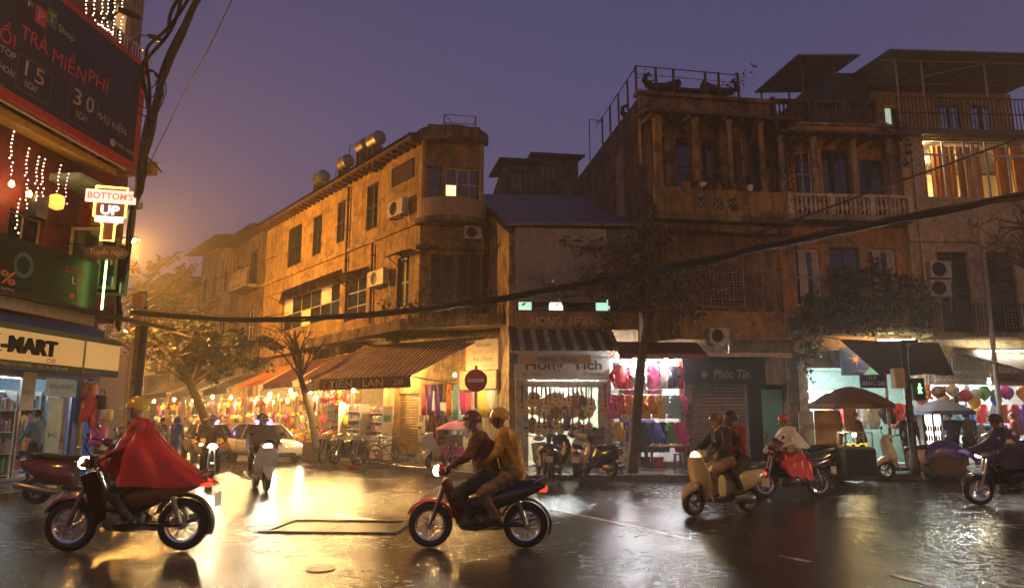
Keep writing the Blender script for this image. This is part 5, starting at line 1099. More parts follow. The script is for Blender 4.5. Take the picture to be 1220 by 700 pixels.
# ================================================================ motorbikes (forward +X, wheels on z = 0)
def paint(name, col, rough=.22): return mat(name, col, rough, var=.12, coat=.6, scale=3)
HEADL = emit('headlight_on', (1, .86, .55), 60); LENS = mat('clear_lens', (.5, .5, .48), .08, var=.05, spec=.9); REDL = emit('tail_lamp_red', (1, .05, .02), 1.2); AMB = mat('amber_lens', (.7, .25, .03), .2)
SEATM = mat('black_vinyl', (.02, .018, .017), .38, var=.3); ENG = mat('cast_alloy', (.22, .21, .2), .4, .8, var=.25); PLATE = mat('number_plate_white', (.6, .58, .52), .4)
def wheel(par, x, r, rad_tyre=.045, spokes=10, disc=False, name='wheel', m_rim=CHROME, turn=0.):
    wh = MB(); n = 24; prof = [(r - .095, -.03), (r - .07, -.045), (r - .03, -.046), (r - .008, -.03), (r, 0), (r - .008, .03), (r - .03, .046), (r - .07, .045), (r - .095, .03)]
    wh.lathe([(a * 1, b * rad_tyre / .045) for a, b in prof] + [(prof[0][0], prof[0][1] * rad_tyre / .045)], n, axis='Y', cap=False); wh.v = [(a, b, c) for a, b, c in wh.v]
    M_ = Matrix.Translation((x, 0, r)) @ Matrix.Rotation(turn, 4, 'Z')
    o = wh.xf(M_).build(name, RUBBER, par, smooth=True); rr = r - .09
    rm = MB(); rm.lathe([(rr - .025, -.025), (rr, -.032), (rr + .004, 0), (rr, .032), (rr - .025, .025), (rr - .03, 0), (rr - .025, -.025)], n, axis='Y', cap=False)
    rm.lathe([(.0, -.06), (.05, -.055), (.055, 0), (.05, .055), (0, .06)], 12, axis='Y', cap=False)
    if disc:
        for k in range(5):
            t = 2 * math.pi * k / 5; rm.tube([(.04 * math.cos(t), 0, .04 * math.sin(t)), (rr * math.cos(t + .25), 0, rr * math.sin(t + .25))], [.03, .018], 6)
    else:
        for k in range(spokes * 2):
            t = 2 * math.pi * k / (spokes * 2); s_ = .04 if k % 2 else -.04; rm.tube([(.045 * math.cos(t + .5), s_, .045 * math.sin(t + .5)), (rr * math.cos(t), 0, rr * math.sin(t))], .0045, 3, cap=False)
    rm.xf(M_).build('rim', m_rim, o, smooth=True)
    return o
def arc_strip(mb, cx, cz, r, a0, a1, hw, k=12, th=.012, drop=.03):
    vs = []
    for i in range(k + 1):
        t = R(a0 + (a1 - a0) * i / k)
        for y, rr in ((-hw, r - drop), (-hw * .7, r), (hw * .7, r), (hw, r - drop), (hw * .7, r - th), (-hw * .7, r - th)): vs.append((cx + rr * math.cos(t), y, cz + rr * math.sin(t)))
    mb.add(vs, [(6 * i + j, 6 * i + 6 + j, 6 * i + 6 + (j + 1) % 6, 6 * i + (j + 1) % 6) for i in range(k) for j in range(6)] + [tuple(range(6)), tuple(range(6 * k + 5, 6 * k - 1, -1))])
def mirror_pair(par, x, z, y=.3, m=BLACKP):
    for s_ in (-1, 1):
        mb = MB(); mb.tube([(x, s_ * y * .8, z), (x + .02, s_ * (y + .04), z + .12), (x - .02, s_ * (y + .06), z + .2)], .008, 5); mb.ball((x - .02, s_ * (y + .07), z + .22), .018, .065, .042, 8, 6); mb.build('mirror', m, par, smooth=True)
def underbone(label, loc, rz, body, accent=None, lights=True, group=None, rim=CHROME, box=False, basket=False, light_energy=0, sc=1.):
    b = thing('motorbike', label, 'motorbike', loc, rz, group); r = .285; ax = accent or body; b.scale = (sc, sc, sc)
    wheel(b, .62, r, .038, 12, m_rim=rim); wheel(b, -.6, r, .042, 12, m_rim=rim)
    mb = MB(); arc_strip(mb, .62, r, .325, 25, 165, .055); mb.build('front_mudguard', body, b, smooth=True)
    mb = MB(); arc_strip(mb, -.6, r, .335, 20, 200, .06); mb.build('rear_mudguard', BLACKP, b, smooth=True)
    for s_ in (-1, 1):
        MB().tube([(.62, s_ * .075, r), (.5, s_ * .075, .62), (.43, s_ * .06, .86)], [.024, .028, .024], 8).build('fork_leg', STEEL, b, smooth=True)
        MB().tube([(-.6, s_ * .1, r + .02), (-.48, s_ * .11, .66)], .03, 8).build('shock_absorber', STEEL, b, smooth=True)
        MB().tube([(-.02, s_ * .1, .3), (-.6, s_ * .1, r)], [.022, .02], 6).build('swing_arm', DARKSTEEL, b)
        MB().tube([(.02, s_ * .08, .27), (.02, s_ * .24, .27)], .014, 6).build('footpeg', BLACKP, b)
        sh = MB(); sh.grid(lambda u, v: (.46 - .2 * v - .06 * (1 - u), s_ * (.05 + .17 * u * (1 - .25 * v)), .86 - .5 * v - .05 * u * u), 6, 8); k = len(sh.v); sh.grid(lambda u, v: (.44 - .2 * v - .06 * (1 - u), s_ * (.05 + .165 * u * (1 - .25 * v)), .86 - .5 * v - .05 * u * u), 6, 8)
        sh.build('leg_shield', body, b, smooth=True)
        MB().loft([(.2, .5, .02, .05, 2, s_ * .1), (0, .56, .03, .09, 2, s_ * .13), (-.3, .62, .03, .11, 2, s_ * .14), (-.6, .7, .025, .075, 2, s_ * .12), (-.86, .78, .01, .03, 2, s_ * .07)], 12).build('side_panel', ax if s_ > 0 else body, b, smooth=True)
    MB().loft([(.42, .72, .06, .13), (.3, .55, .075, .14), (.1, .46, .08, .09), (-.15, .52, .09, .1), (-.45, .66, .1, .09), (-.8, .76, .07, .06)], 14).build('frame_cover', BLACKP, b, smooth=True)
    MB().loft([(.16, .68, .07, .03), (.08, .74, .12, .05), (-.2, .765, .135, .05), (-.5, .79, .13, .05), (-.72, .81, .1, .04), (-.76, .81, .05, .02)], 14).build('seat', SEATM, b, smooth=True)
    MB().loft([(.26, .33, .06, .07), (.2, .33, .1, .11), (.02, .32, .11, .11), (-.1, .33, .1, .09), (-.16, .33, .05, .06)], 12, p=4).build('engine', ENG, b, smooth=True)
    MB().tube([(.2, -.06, .26), (.1, -.13, .2), (-.15, -.16, .22), (-.2, -.17, .23), (-.75, -.17, .36), (-.77, -.17, .365)], [.018, .018, .02, .045, .05, .03], 10).build('exhaust', CHROME, b, smooth=True)
    cw = MB(); cw.loft([(.36, .98, .1, .05), (.42, .97, .14, .08), (.5, .96, .11, .07), (.54, .955, .07, .05)], 14); cw.build('handlebar_cowl', body, b, smooth=True)
    hb = MB(); hb.ball((.545, 0, .955), .05, .1, .068, 12, 8); hb.build('headlight', HEADL if lights else LENS, b, smooth=True)
    for s_ in (-1, 1):
        MB().ball((.49, s_ * .125, .94), .04, .04, .03).build('indicator', AMB, b, smooth=True)
        MB().tube([(.42, s_ * .1, .99), (.38, s_ * .25, 1.03), (.31, s_ * .34, 1.03)], .012, 6).build('handlebar', CHROME, b)
        MB().tube([(.33, s_ * .3, 1.03), (.27, s_ * .385, 1.03)], .018, 8).build('grip', RUBBER, b)
    mirror_pair(b, .36, 1.03)
    MB().loft([(-.78, .74, .09, .05), (-.86, .73, .07, .045), (-.88, .73, .05, .03)], 10).build('tail_light', REDL if lights else mat('red_lens', (.4, .02, .02), .2), b, smooth=True)
    MB().box(-.965, -.095, .48, -.96, .095, .63).build('number_plate', PLATE, b)
    MB().tube([(-.7, -.1, .8), (-.86, -.09, .88), (-.88, 0, .89), (-.86, .09, .88), (-.7, .1, .8)], .014, 6).build('grab_rail', CHROME, b)
    if basket:
        mb = MB()
        for z in (.72, .82, .92): mb.tube([(.62, -.14, z), (.84, -.15, z), (.84, .15, z), (.62, .14, z), (.62, -.14, z)], .007, 4)
        for i in range(9): y = -.14 + .035 * i; mb.tube([(.84, y, .7), (.84, y, .93)], .004, 3)
        mb.build('basket', STEEL, b)
    if light_energy: add_beam(b, (.6, 0, .95), light_energy)
    return b
def add_beam(par, p, e, down=8):
    ld = bpy.data.lights.new('headlight_beam', 'SPOT'); ld.energy = e; ld.color = (1, .88, .6); ld.spot_size = R(75); ld.spot_blend = .7; ld.shadow_soft_size = .05
    o = bpy.data.objects.new('headlight_beam', ld); COL.objects.link(o); o.parent = par; o.location = p; o.rotation_euler = (0, R(-90 + down), 0)
def scooter(label, loc, rz, body, lights=False, group=None, steer=0., retro=True, dark=BLACKP, light_energy=0, sc=1., stand=0.):
    b = thing('scooter', label, 'scooter', loc, rz, group); r = .235; b.rotation_euler[0] = stand; b.scale = (sc, sc, sc)
    wheel(b, .62, r, .055, disc=True, m_rim=STEEL, turn=steer); wheel(b, -.58, r, .058, disc=True, m_rim=STEEL)
    mb = MB(); mb.loft([(.86, .3, .03, .04), (.82, .37, .07, .06), (.7, .46, .1, .08), (.55, .5, .1, .09), (.44, .46, .06, .06)], 14); mb.build('front_mudguard', body, b, smooth=True)
    for s_ in (-1, 1): MB().tube([(.62, s_ * .09, r), (.52, s_ * .08, .5)], .025, 8).build('fork_leg', DARKSTEEL, b, smooth=True)
    # apron: curved leg shield with two skins
    def ap(u, v, o=0.):
        a = (u - .5) * 2; w_ = (.13 + .1 * math.sin(math.pi * min(1, v * 1.25)) + .0 * v)
        return (.56 - .1 * v + .05 * (1 - v) - .1 * a * a * (.4 + v * .4) + o - .14 * max(0, v - .75), a * (w_ + .04), .98 - .74 * v)
    sh = MB(); sh.grid(lambda u, v: ap(u, v), 12, 10); k = len(sh.v); sh.grid(lambda u, v: ap(u, v, -.03), 12, 10)
    w_ = 13; e = list(range(13)) + [w_ * j + 12 for j in range(1, 11)] + [w_ * 10 + i for i in range(11, -1, -1)] + [w_ * j for j in range(9, 0, -1)]
    sh.add([], []); sh.f += [(e[i], e[(i + 1) % len(e)], e[(i + 1) % len(e)] + k, e[i] + k) for i in range(len(e))]; sh.m += [0] * len(e); sh.build('leg_shield', body, b, smooth=True)
    MB().loft([(.4, .27, .16, .035), (.2, .25, .17, .04), (-.05, .26, .16, .05), (-.15, .3, .14, .07)], 14, p=4).build('footboard', dark, b, smooth=True)
    MB().loft([(.0, .46, .11, .2), (-.1, .5, .16, .2), (-.35, .53, .19, .2), (-.6, .58, .18, .17), (-.82, .64, .12, .11), (-.93, .68, .05, .05)], 18, p=2.4).build('rear_body', body, b, smooth=True)
    MB().loft([(.06, .72, .06, .03), (.0, .755, .13, .05), (-.25, .765, .15, .05), (-.5, .79, .145, .055), (-.74, .8, .11, .045), (-.8, .79, .05, .02)], 14).build('seat', SEATM, b, smooth=True)
    MB().loft([(-.25, .25, .08, .07), (-.4, .24, .1, .09), (-.62, .24, .08, .08), (-.7, .24, .05, .05)], 10, p=3).build('engine', ENG, b, smooth=True)
    MB().tube([(-.2, -.13, .2), (-.35, -.17, .22), (-.4, -.18, .23), (-.85, -.2, .32), (-.87, -.2, .325)], [.02, .03, .06, .06, .04], 10).build('exhaust', STEEL, b, smooth=True)
    MB().loft([(.36, 1.03, .08, .04), (.42, 1.02, .16, .075), (.5, 1.0, .14, .08), (.55, .99, .08, .06)], 14).build('handlebar_cowl', body, b, smooth=True)
    MB().ball((.555, 0, .99), .045, .095, .072, 12, 8).build('headlight', HEADL if lights else LENS, b, smooth=True)
    for s_ in (-1, 1):
        MB().tube([(.42, s_ * .1, 1.03), (.36, s_ * .28, 1.05)], .012, 6).build('handlebar', BLACKP, b); MB().tube([(.375, s_ * .24, 1.045), (.33, s_ * .37, 1.055)], .019, 8).build('grip', RUBBER, b)
        MB().ball((.53, s_ * .13, .78), .02, .04, .03).build('indicator', AMB, b, smooth=True)
    mirror_pair(b, .4, 1.05, .27)
    MB().loft([(-.88, .66, .1, .04), (-.95, .66, .08, .035), (-.965, .66, .05, .02)], 10).build('tail_light', REDL if lights else mat('red_lens', (.4, .02, .02), .2), b, smooth=True)
    MB().box(-.985, -.095, .42, -.98, .095, .57).build('number_plate', PLATE, b)
    MB().tube([(-.7, -.13, .82), (-.9, -.12, .85), (-.94, 0, .86), (-.9, .12, .85), (-.7, .13, .82)], .014, 6).build('grab_rail', CHROME if retro else BLACKP, b)
    st_ = MB(); st_.tube([(-.12, .1, .22), (-.2, .2, .02)], .012, 5); st_.tube([(-.12, -.1, .22), (-.2, -.2, .02)], .012, 5); st_.build('stand', STEEL, b)
    if light_energy: add_beam(b, (.62, 0, .98), light_energy)
    return b
def bicycle(label, loc, rz, m, group=None):
    b = thing('bicycle', label, 'bicycle', loc, rz, group); r = .33
    for x in (.52, -.52):
        t_ = MB(); t_.lathe([(r - .02, -.014), (r, 0), (r - .02, .014), (r - .03, 0), (r - .02, -.014)], 26, (x, 0, r), 'Y', cap=False); o = t_.build('wheel', RUBBER, b, smooth=True)
        s_ = MB(); s_.lathe([(r - .045, -.01), (r - .03, 0), (r - .045, .01), (r - .045, -.01)], 26, (x, 0, r), 'Y', cap=False)
        for k in range(16): t = k * math.pi / 8; s_.tube([(x + .02 * math.cos(t), .02 * (-1) ** k, r + .02 * math.sin(t)), (x + (r - .04) * math.cos(t), 0, r + (r - .04) * math.sin(t))], .002, 3, cap=False)
        s_.build('rim', CHROME, o)
    f = MB()
    for p in ([(-.52, 0, r), (-.1, 0, .3), (.38, 0, .72), (-.18, 0, .78)], [(-.52, 0, r), (-.18, 0, .76), (-.1, 0, .3)], [(.52, 0, r), (.4, 0, .7), (.36, 0, .92)]): f.tube(p, .016, 6)
    f.build('frame', m, b)
    MB().loft([(-.05, .87, .02, .015), (-.18, .875, .06, .025), (-.32, .88, .09, .03), (-.36, .88, .05, .02)], 10).build('saddle', SEATM, b, smooth=True)
    MB().tube([(-.18, 0, .76), (-.2, 0, .86)], .014, 6).build('seat_post', STEEL, b)
    MB().tube([(.2, -.28, .97), (.32, -.22, 1.0), (.37, 0, .93), (.32, .22, 1.0), (.2, .28, .97)], .011, 6).build('handlebar', CHROME, b)
    mb = MB(); mb.lathe([(.09, -.012), (.09, .012)], 14, (-.1, .04, .3), 'Y'); mb.tube([(-.1, .06, .3), (.02, .06, .18), (.02, .14, .18)], .01, 5); mb.tube([(-.1, -.06, .3), (-.22, -.06, .42), (-.22, -.14, .42)], .01, 5); mb.build('crank', STEEL, b)
    mb = MB()
    for z in (.72, .82, .92): mb.tube([(.46, -.14, z), (.68, -.16, z), (.68, .16, z), (.46, .14, z), (.46, -.14, z)], .006, 4)
    for i in range(8): mb.tube([(.68, -.15 + .043 * i, .71), (.68, -.15 + .043 * i, .93)], .004, 3)
    mb.build('basket', STEEL, b)
    return b
# ---------------------------------------------------------------- cars
def car(label, loc, rz, body, name='car', taxi=None, bright=True, yellow=False):
    c = thing(name, label, 'car', loc, rz); L_ = 2.15
    # body shell: closed sections along X (front +X)
    secs = [(-2.12, .62, .62, .2), (-2.08, .62, .74, .3), (-1.85, .62, .82, .36), (-1.3, .6, .85, .37), (-.4, .58, .86, .37), (.6, .58, .86, .37), (1.2, .57, .85, .33), (1.7, .54, .82, .29), (1.95, .5, .74, .25), (2.08, .47, .62, .2), (2.12, .46, .5, .14)]
    bd = MB().loft(secs, 28, p=4.2).build('body', body, c, smooth=True)
    gsec = lambda x, z, hw, hh: (x, z, hw, hh)
    rf = MB(); pr_ = [(-1.75, .9, .7), (-1.2, 1.34, .58), (-.9, 1.42, .56), (.0, 1.46, .57), (.45, 1.41, .56), (1.25, .88, .72)]
    gl = MB()
    for i in range(len(pr_) - 1):
        (x0, z0, w0), (x1, z1, w1) = pr_[i], pr_[i + 1]
        rf_ = i in (1, 2, 3)
        tgt = rf if rf_ else gl
        tgt.add([(x0, -w0, z0), (x0, w0, z0), (x1, w1, z1), (x1, -w1, z1)], [(0, 1, 2, 3)])
    for s_ in (-1, 1):
        top = [(x, s_ * w_, z) for x, z, w_ in pr_]; bot = [(1.2, s_ * .76, .88), (.45, s_ * .8, .9), (0, s_ * .81, .9), (-.9, s_ * .8, .9), (-1.2, s_ * .78, .9), (-1.75, s_ * .72, .88)]
        gl.add(top + bot, [(0, 1, 10, 11) if s_ > 0 else (11, 10, 1, 0), (1, 2, 9, 10), (2, 3, 8, 9), (3, 4, 7, 8), (4, 5, 6, 7)])
    ws = gl.build('windows', glass('car_glass', (.012, .012, .014)), c, fix=True)
    rb_ = rf.slab([(x, y, z + .012) for x, y, z in ((-1.25, -.57, 1.335), (-1.25, .57, 1.335), (-.9, .56, 1.42), (-.9, -.56, 1.42))], (0, 0, .01)); rf.build('roof', body, c, fix=True)
    pl = MB()
    for s_ in (-1, 1):
        pl.tube([(1.28, s_ * .73, .89), (.45, s_ * .565, 1.415)], .035, 6); pl.tube([(-.1, s_ * .8, .9), (-.12, s_ * .575, 1.45)], .035, 6); pl.tube([(-1.78, s_ * .71, .9), (-1.2, s_ * .585, 1.35)], .05, 6); pl.tube([(.45, s_ * .565, 1.415), (0, s_ * .575, 1.465), (-.9, s_ * .565, 1.425), (-1.2, s_ * .585, 1.345)], .03, 6)
    pl.build('pillars', body, c)
    for x in (1.32, -1.32):
        for s_ in (-1, 1):
            w_ = MB(); w_.lathe([(.19, -.1), (.27, -.1), (.31, -.06), (.31, .06), (.27, .1), (.19, .1)], 24, (x, s_ * .76, .31), 'Y', cap=False); o = w_.build('wheel', RUBBER, c, smooth=True)
            k_ = MB(); k_.lathe([(.2, s_ * .05), (.18, s_ * .09), (.05, s_ * .085), (0, s_ * .09)], 18, (x, s_ * .76, .31), 'Y'); k_.build('hubcap', STEEL, o, smooth=True)
            a_ = MB(); arc_strip(a_, x, .31, .37, 5, 175, .06, 12, .05, .0); a_.xf(Matrix.Translation((0, s_ * .8, 0))).build('wheel_arch', BLACKP, c)
    for s_ in (-1, 1):
        h_ = MB(); h_.loft([(1.72, .66, .09, .07, 2.4, s_ * .64), (1.9, .64, .13, .085, 2.4, s_ * .6), (2.0, .62, .12, .075, 2.4, s_ * .56), (2.03, .62, .08, .05, 2.4, s_ * .55)], 12); h_.build('headlight', HEADL if bright else LENS, c, smooth=True)
        MB().ball((2.06, s_ * .55, .34), .03, .07, .05).build('fog_light', LENS, c, smooth=True)
        m_ = MB(); m_.loft([(.85, .98, .02, .03, 2, s_ * .86), (.9, .99, .09, .06, 2, s_ * .93), (1.0, .98, .06, .045, 2, s_ * .92)], 10); m_.build('mirror', body, c, smooth=True)
        MB().box(.1, s_ * .862, .72, .3, s_ * .875, .75).build('door_handle', CHROME, c)
        MB().box(-.42, s_ * .856, .3, -.4, s_ * .863, .86).build('door_gap', BLACKP, c); MB().box(.84, s_ * .852, .3, .86, s_ * .859, .86).build('door_gap', BLACKP, c)
    g_ = MB(); g_.box(2.02, -.36, .55, 2.1, .36, .62, 0); g_.build('grille', BLACKP, c)
    for z in (.565, .59): MB().box(2.1, -.34, z, 2.108, .34, z + .01).build('grille_bar', CHROME, c)
    MB().ball((2.11, 0, .585), .012, .06, .045, 12, 6).build('badge', CHROME, c, smooth=True)
    MB().loft([(2.02, .33, .45, .08, 4), (2.12, .33, .4, .07, 4), (2.13, .33, .38, .06, 4)], 14).build('air_intake', BLACKP, c, smooth=True)
    MB().box(2.125, -.24, .4, 2.14, .24, .5).build('number_plate', PLATE, c)
    for s_ in (.25, -.3): MB().tube([(1.22, s_, .92), (.95, s_ - .4, 1.09)], .01, 4).build('wiper', BLACKP, c)
    if taxi:
        t_ = MB(); t_.loft([(-.12, 1.55, .3, .06, 4), (-.1, 1.55, .32, .075, 4), (.1, 1.55, .32, .075, 4), (.12, 1.55, .3, .06, 4)], 12); o = t_.build('taxi_sign', emit('violet_lightbox', (.55, .28, 1), 5), c, smooth=True)
        Mt = Matrix.Translation((.125, 0, 0)) @ Matrix.Rotation(R(90), 4, 'Z'); lettering(o, taxi, -.22, 1.52, .22, .06, mat('dark_print'), n=.0, M=Mt)
    for s_ in (-1, 1): add_beam(c, (2.1, s_ * .55, .62), 45, 5)
    return c
# ---------------------------------------------------------------- people
SKINM = mat('skin', (.42, .23, .14), .5, var=.12); HAIRM = mat('black_hair', (.014, .011, .009), .45, var=.3); EYEM = mat('eye_dark', (.01, .008, .008), .2)
def cone_ball(mb, p0, r0, p1, r1, n=8):
    p0, p1 = Vector(p0), Vector(p1); d = p1 - p0; L_ = d.length; d = d / L_ if L_ > 1e-6 else Vector((0, 0, 1))
    pts = [p0 - d * r0 * .98, p0 - d * r0 * .7, p0, p1, p1 + d * r1 * .7, p1 + d * r1 * .98]; rs = [r0 * .2, r0 * .71, r0, r1, r1 * .71, r1 * .2]
    if L_ < 1e-6: pts[3] = p1 + d * .001
    mb.tube(pts, rs, n)
def V3(*a): return Vector(a)
def pose_stand(lean=0., walk=0., arm=0., bend=0.):
    J = dict(pel=V3(0, 0, .92), spine=V3(lean * .3, 0, 1.1), chest=V3(lean * .7, 0, 1.28), neck=V3(lean, 0, 1.43), head=V3(lean * 1.15 + .02, 0, 1.57))
    for s_, k in ((1, 'L'), (-1, 'R')):
        J['sh' + k] = V3(lean * .85, s_ * .18, 1.39); f = arm * (1 if s_ > 0 else .6)
        J['el' + k] = J['sh' + k] + V3(.04 + .16 * f, s_ * .05, -.27 + .05 * f); J['ha' + k] = J['el' + k] + V3(.06 + .22 * f, s_ * (.01 - .06 * f), -.24 + .26 * f)
        J['hip' + k] = V3(0, s_ * .095, .88); w_ = walk * s_
        J['kn' + k] = V3(.03 + w_ * .16 + bend * .1, s_ * .1, .49); J['an' + k] = V3(-.02 + w_ * .28 - (.06 if w_ < 0 else 0), s_ * .1, .085 + (.05 if w_ < 0 else 0)); J['to' + k] = J['an' + k] + V3(.15, s_ * .02, -.045)
    return J
def pose_ride(scoot=False, lean=.1, pillion=False, armdrop=0.):
    px = -.12 if not pillion else -.45; z = .9 if not pillion else .94
    J = dict(pel=V3(px, 0, z), spine=V3(px + lean * .4, 0, z + .19), chest=V3(px + lean * .9, 0, z + .37), neck=V3(px + lean * 1.35, 0, z + .53), head=V3(px + lean * 1.6 + .03, 0, z + .67))
    for s_, k in ((1, 'L'), (-1, 'R')):
        J['sh' + k] = V3(px + lean * 1.2, s_ * .18, z + .48); J['hip' + k] = V3(px + .02, s_ * .1, z - .03)
        if not pillion:
            J['el' + k] = V3(px + .24, s_ * .3, z + .25); J['ha' + k] = V3(.3, s_ * .32, 1.06)
            if scoot: J['kn' + k] = V3(px + .42, s_ * .13, .74); J['an' + k] = V3(px + .36, s_ * .12, .37); J['to' + k] = V3(px + .5, s_ * .13, .325)
            else: J['kn' + k] = V3(px + .4, s_ * .2, .66); J['an' + k] = V3(px + .16, s_ * .2, .36); J['to' + k] = V3(px + .3, s_ * .22, .31)
        else:
            J['el' + k] = V3(px + .2, s_ * .25, z + .24); J['ha' + k] = V3(px + .36, s_ * .14, z + .12)
            J['kn' + k] = V3(px + .38, s_ * .24, .7); J['an' + k] = V3(px + .22, s_ * .22, .4); J['to' + k] = V3(px + .36, s_ * .24, .36)
    return J
def pose_sit(z=.42):
    J = dict(pel=V3(0, 0, z + .1), spine=V3(.04, 0, z + .28), chest=V3(.1, 0, z + .45), neck=V3(.16, 0, z + .6), head=V3(.2, 0, z + .74))
    for s_, k in ((1, 'L'), (-1, 'R')):
        J['sh' + k] = V3(.13, s_ * .18, z + .56); J['el' + k] = V3(.2, s_ * .24, z + .3); J['ha' + k] = V3(.4, s_ * .12, z + .24); J['hip' + k] = V3(.02, s_ * .1, z + .08)
        J['kn' + k] = V3(.42, s_ * .16, z + .1); J['an' + k] = V3(.38, s_ * .14, .08); J['to' + k] = V3(.52, s_ * .15, .04)
    return J
def person(label, loc, rz, J, top, legs, shoes=BLACKP, bulk=1., hat=None, group=None, vox=.02, sleeves=True, hair=True, sc=1., extra=None, skirt=None, hood=False):
    o = thing('person', label, 'person', loc, rz, group); o.scale = (sc, sc, sc)
    C = []   # (p0, r0, p1, r1, material index): 0 skin 1 top 2 legs 3 shoes
    C.append((J['pel'], .135 * bulk, J['spine'], .125 * bulk, 1)); C.append((J['spine'], .125 * bulk, J['chest'], .145 * bulk, 1)); C.append((J['chest'], .145 * bulk, J['neck'] - V3(0, 0, .05), .085, 1))
    C.append((J['shL'], .075 * bulk, J['shR'], .075 * bulk, 1)); C.append((J['neck'] - V3(0, 0, .06), .055, J['head'] - V3(0, 0, .03), .052, 0))
    hd_ = J['head']
    C.append((hd_ + V3(-.012, 0, .03), .088, hd_ + V3(.012, 0, .03), .086, 0)); C.append((hd_ + V3(.03, 0, -.06), .056, hd_ + V3(.05, 0, -.08), .036, 0)); C.append((hd_ + V3(.09, 0, -.01), .014, hd_ + V3(.108, 0, -.035), .017, 0))
    for s_ in (1, -1): C.append((hd_ + V3(-.005, s_ * .084, .0), .016, hd_ + V3(-.01, s_ * .09, .03), .018, 0))
    for k in 'LR':
        C.append((J['sh' + k], .062 * bulk, J['el' + k], .05 * bulk, 1)); C.append((J['el' + k], .05 * bulk, J['ha' + k], .036 * (bulk ** .5), 1 if sleeves else 0))
        d = (J['ha' + k] - J['el' + k]).normalized(); C.append((J['ha' + k] + d * .01, .03, J['ha' + k] + d * .06, .034, 0))
        C.append((J['pel'] * .5 + J['hip' + k] * .5, .12 * bulk, J['hip' + k], .105 * bulk, 2)); C.append((J['hip' + k], .098 * bulk, J['kn' + k], .07 * bulk, 2)); C.append((J['kn' + k], .066 * bulk, J['an' + k], .045, 2)); C.append((J['an' + k] - V3(.03, 0, .02), .045, J['to' + k], .036, 3))
    if skirt: C.append((J['pel'], .14 * bulk, J['pel'] + V3(0, 0, -skirt), .2 * bulk, 1))
    mb = MB()
    for p0, r0, p1, r1, _ in C: cone_ball(mb, p0, r0, p1, r1)
    me = mb.mesh('tmp', SKINM); ob_ = bpy.data.objects.new('tmp', me); COL.objects.link(ob_)
    md = ob_.modifiers.new('r', 'REMESH'); md.mode = 'VOXEL'; md.voxel_size = vox; sm = ob_.modifiers.new('s', 'SMOOTH'); sm.factor = .5; sm.iterations = 3
    ev = bpy.data.meshes.new_from_object(ob_.evaluated_get(bpy.context.evaluated_depsgraph_get()))
    bpy.data.objects.remove(ob_)
    nv = len(ev.vertices); co = np.empty(nv * 3); ev.vertices.foreach_get('co', co); co = co.reshape(-1, 3)
    # cloth folds
    if vox < .03:
        fold = np.sin(co[:, 2] * 34 + 5 * np.sin(co[:, 0] * 9) + 4 * np.sin(co[:, 1] * 11)) * .006 + np.sin(co[:, 2] * 15 + co[:, 0] * 22) * .004
        ev.vertices.foreach_get('co', tmp := np.empty(nv * 3)); nn = np.empty(nv * 3); ev.vertices.foreach_get('normal', nn); nn = nn.reshape(-1, 3)
    best = np.full(nv, 1e9); idx = np.zeros(nv, int)
    for p0, r0, p1, r1, t in C:
        a, b = np.array(p0), np.array(p1); ab = b - a; f = np.clip(((co - a) @ ab) / max(1e-9, ab @ ab), 0, 1); d = np.linalg.norm(co - a - f[:, None] * ab, axis=1) - (r0 + (r1 - r0) * f)
        d = d - (.006 if t == 0 else 0); w_ = d < best; best[w_] = d[w_]; idx[w_] = t
    if vox < .03: co = co + nn * (fold * (idx != 0) * (idx != 3))[:, None]; ev.vertices.foreach_set('co', co.ravel())
    fi = np.array([np.bincount(idx[list(p.vertices)]).argmax() for p in ev.polygons])
    verts = [tuple(v) for v in co]; faces = [tuple(p.vertices) for p in ev.polygons]; bpy.data.meshes.remove(ev)
    fb = MB(); fb.v = verts; fb.f = faces; fb.m = [int(x) for x in fi]
    for s_, k in ((1, 'L'), (-1, 'R')):     # five fingers rooted in each palm, curled
        d = (J['ha' + k] - J['el' + k]).normalized(); up_ = V3(0, 0, 1) if abs(d.z) < .8 else V3(1, 0, 0); sd = d.cross(up_).normalized(); dn = d.cross(sd).normalized()
        if dn.z > 0: dn = -dn
        base = J['ha' + k] + d * .07
        for q in range(4):
            p = base + sd * (-.027 + .018 * q); l_ = (.062, .07, .066, .052)[q]; fb.tube([p, p + d * l_ * .55, p + d * l_ * .8 + dn * l_ * .35, p + d * l_ * .75 + dn * l_ * .7], [.009, .0088, .008, .006], 5)
        p = J['ha' + k] + d * .03 + sd * s_ * .03; fb.tube([p, p + d * .03 + sd * s_ * .028 + dn * .01, p + d * .055 + sd * s_ * .03 + dn * .02], [.011, .01, .007], 5)
    for s_ in (1, -1): fb.ball(hd_ + V3(.083, s_ * .034, .022), .011, .014, .008, 6, 4, 4)
    fb.tube([hd_ + V3(.088, -.025, -.062), hd_ + V3(.096, 0, -.06), hd_ + V3(.088, .025, -.062)], .005, 4, 5)
    body = fb.build('body', [SKINM, top, legs, shoes, EYEM, mat('lips', (.3, .12, .08), .5)], o, smooth=True)
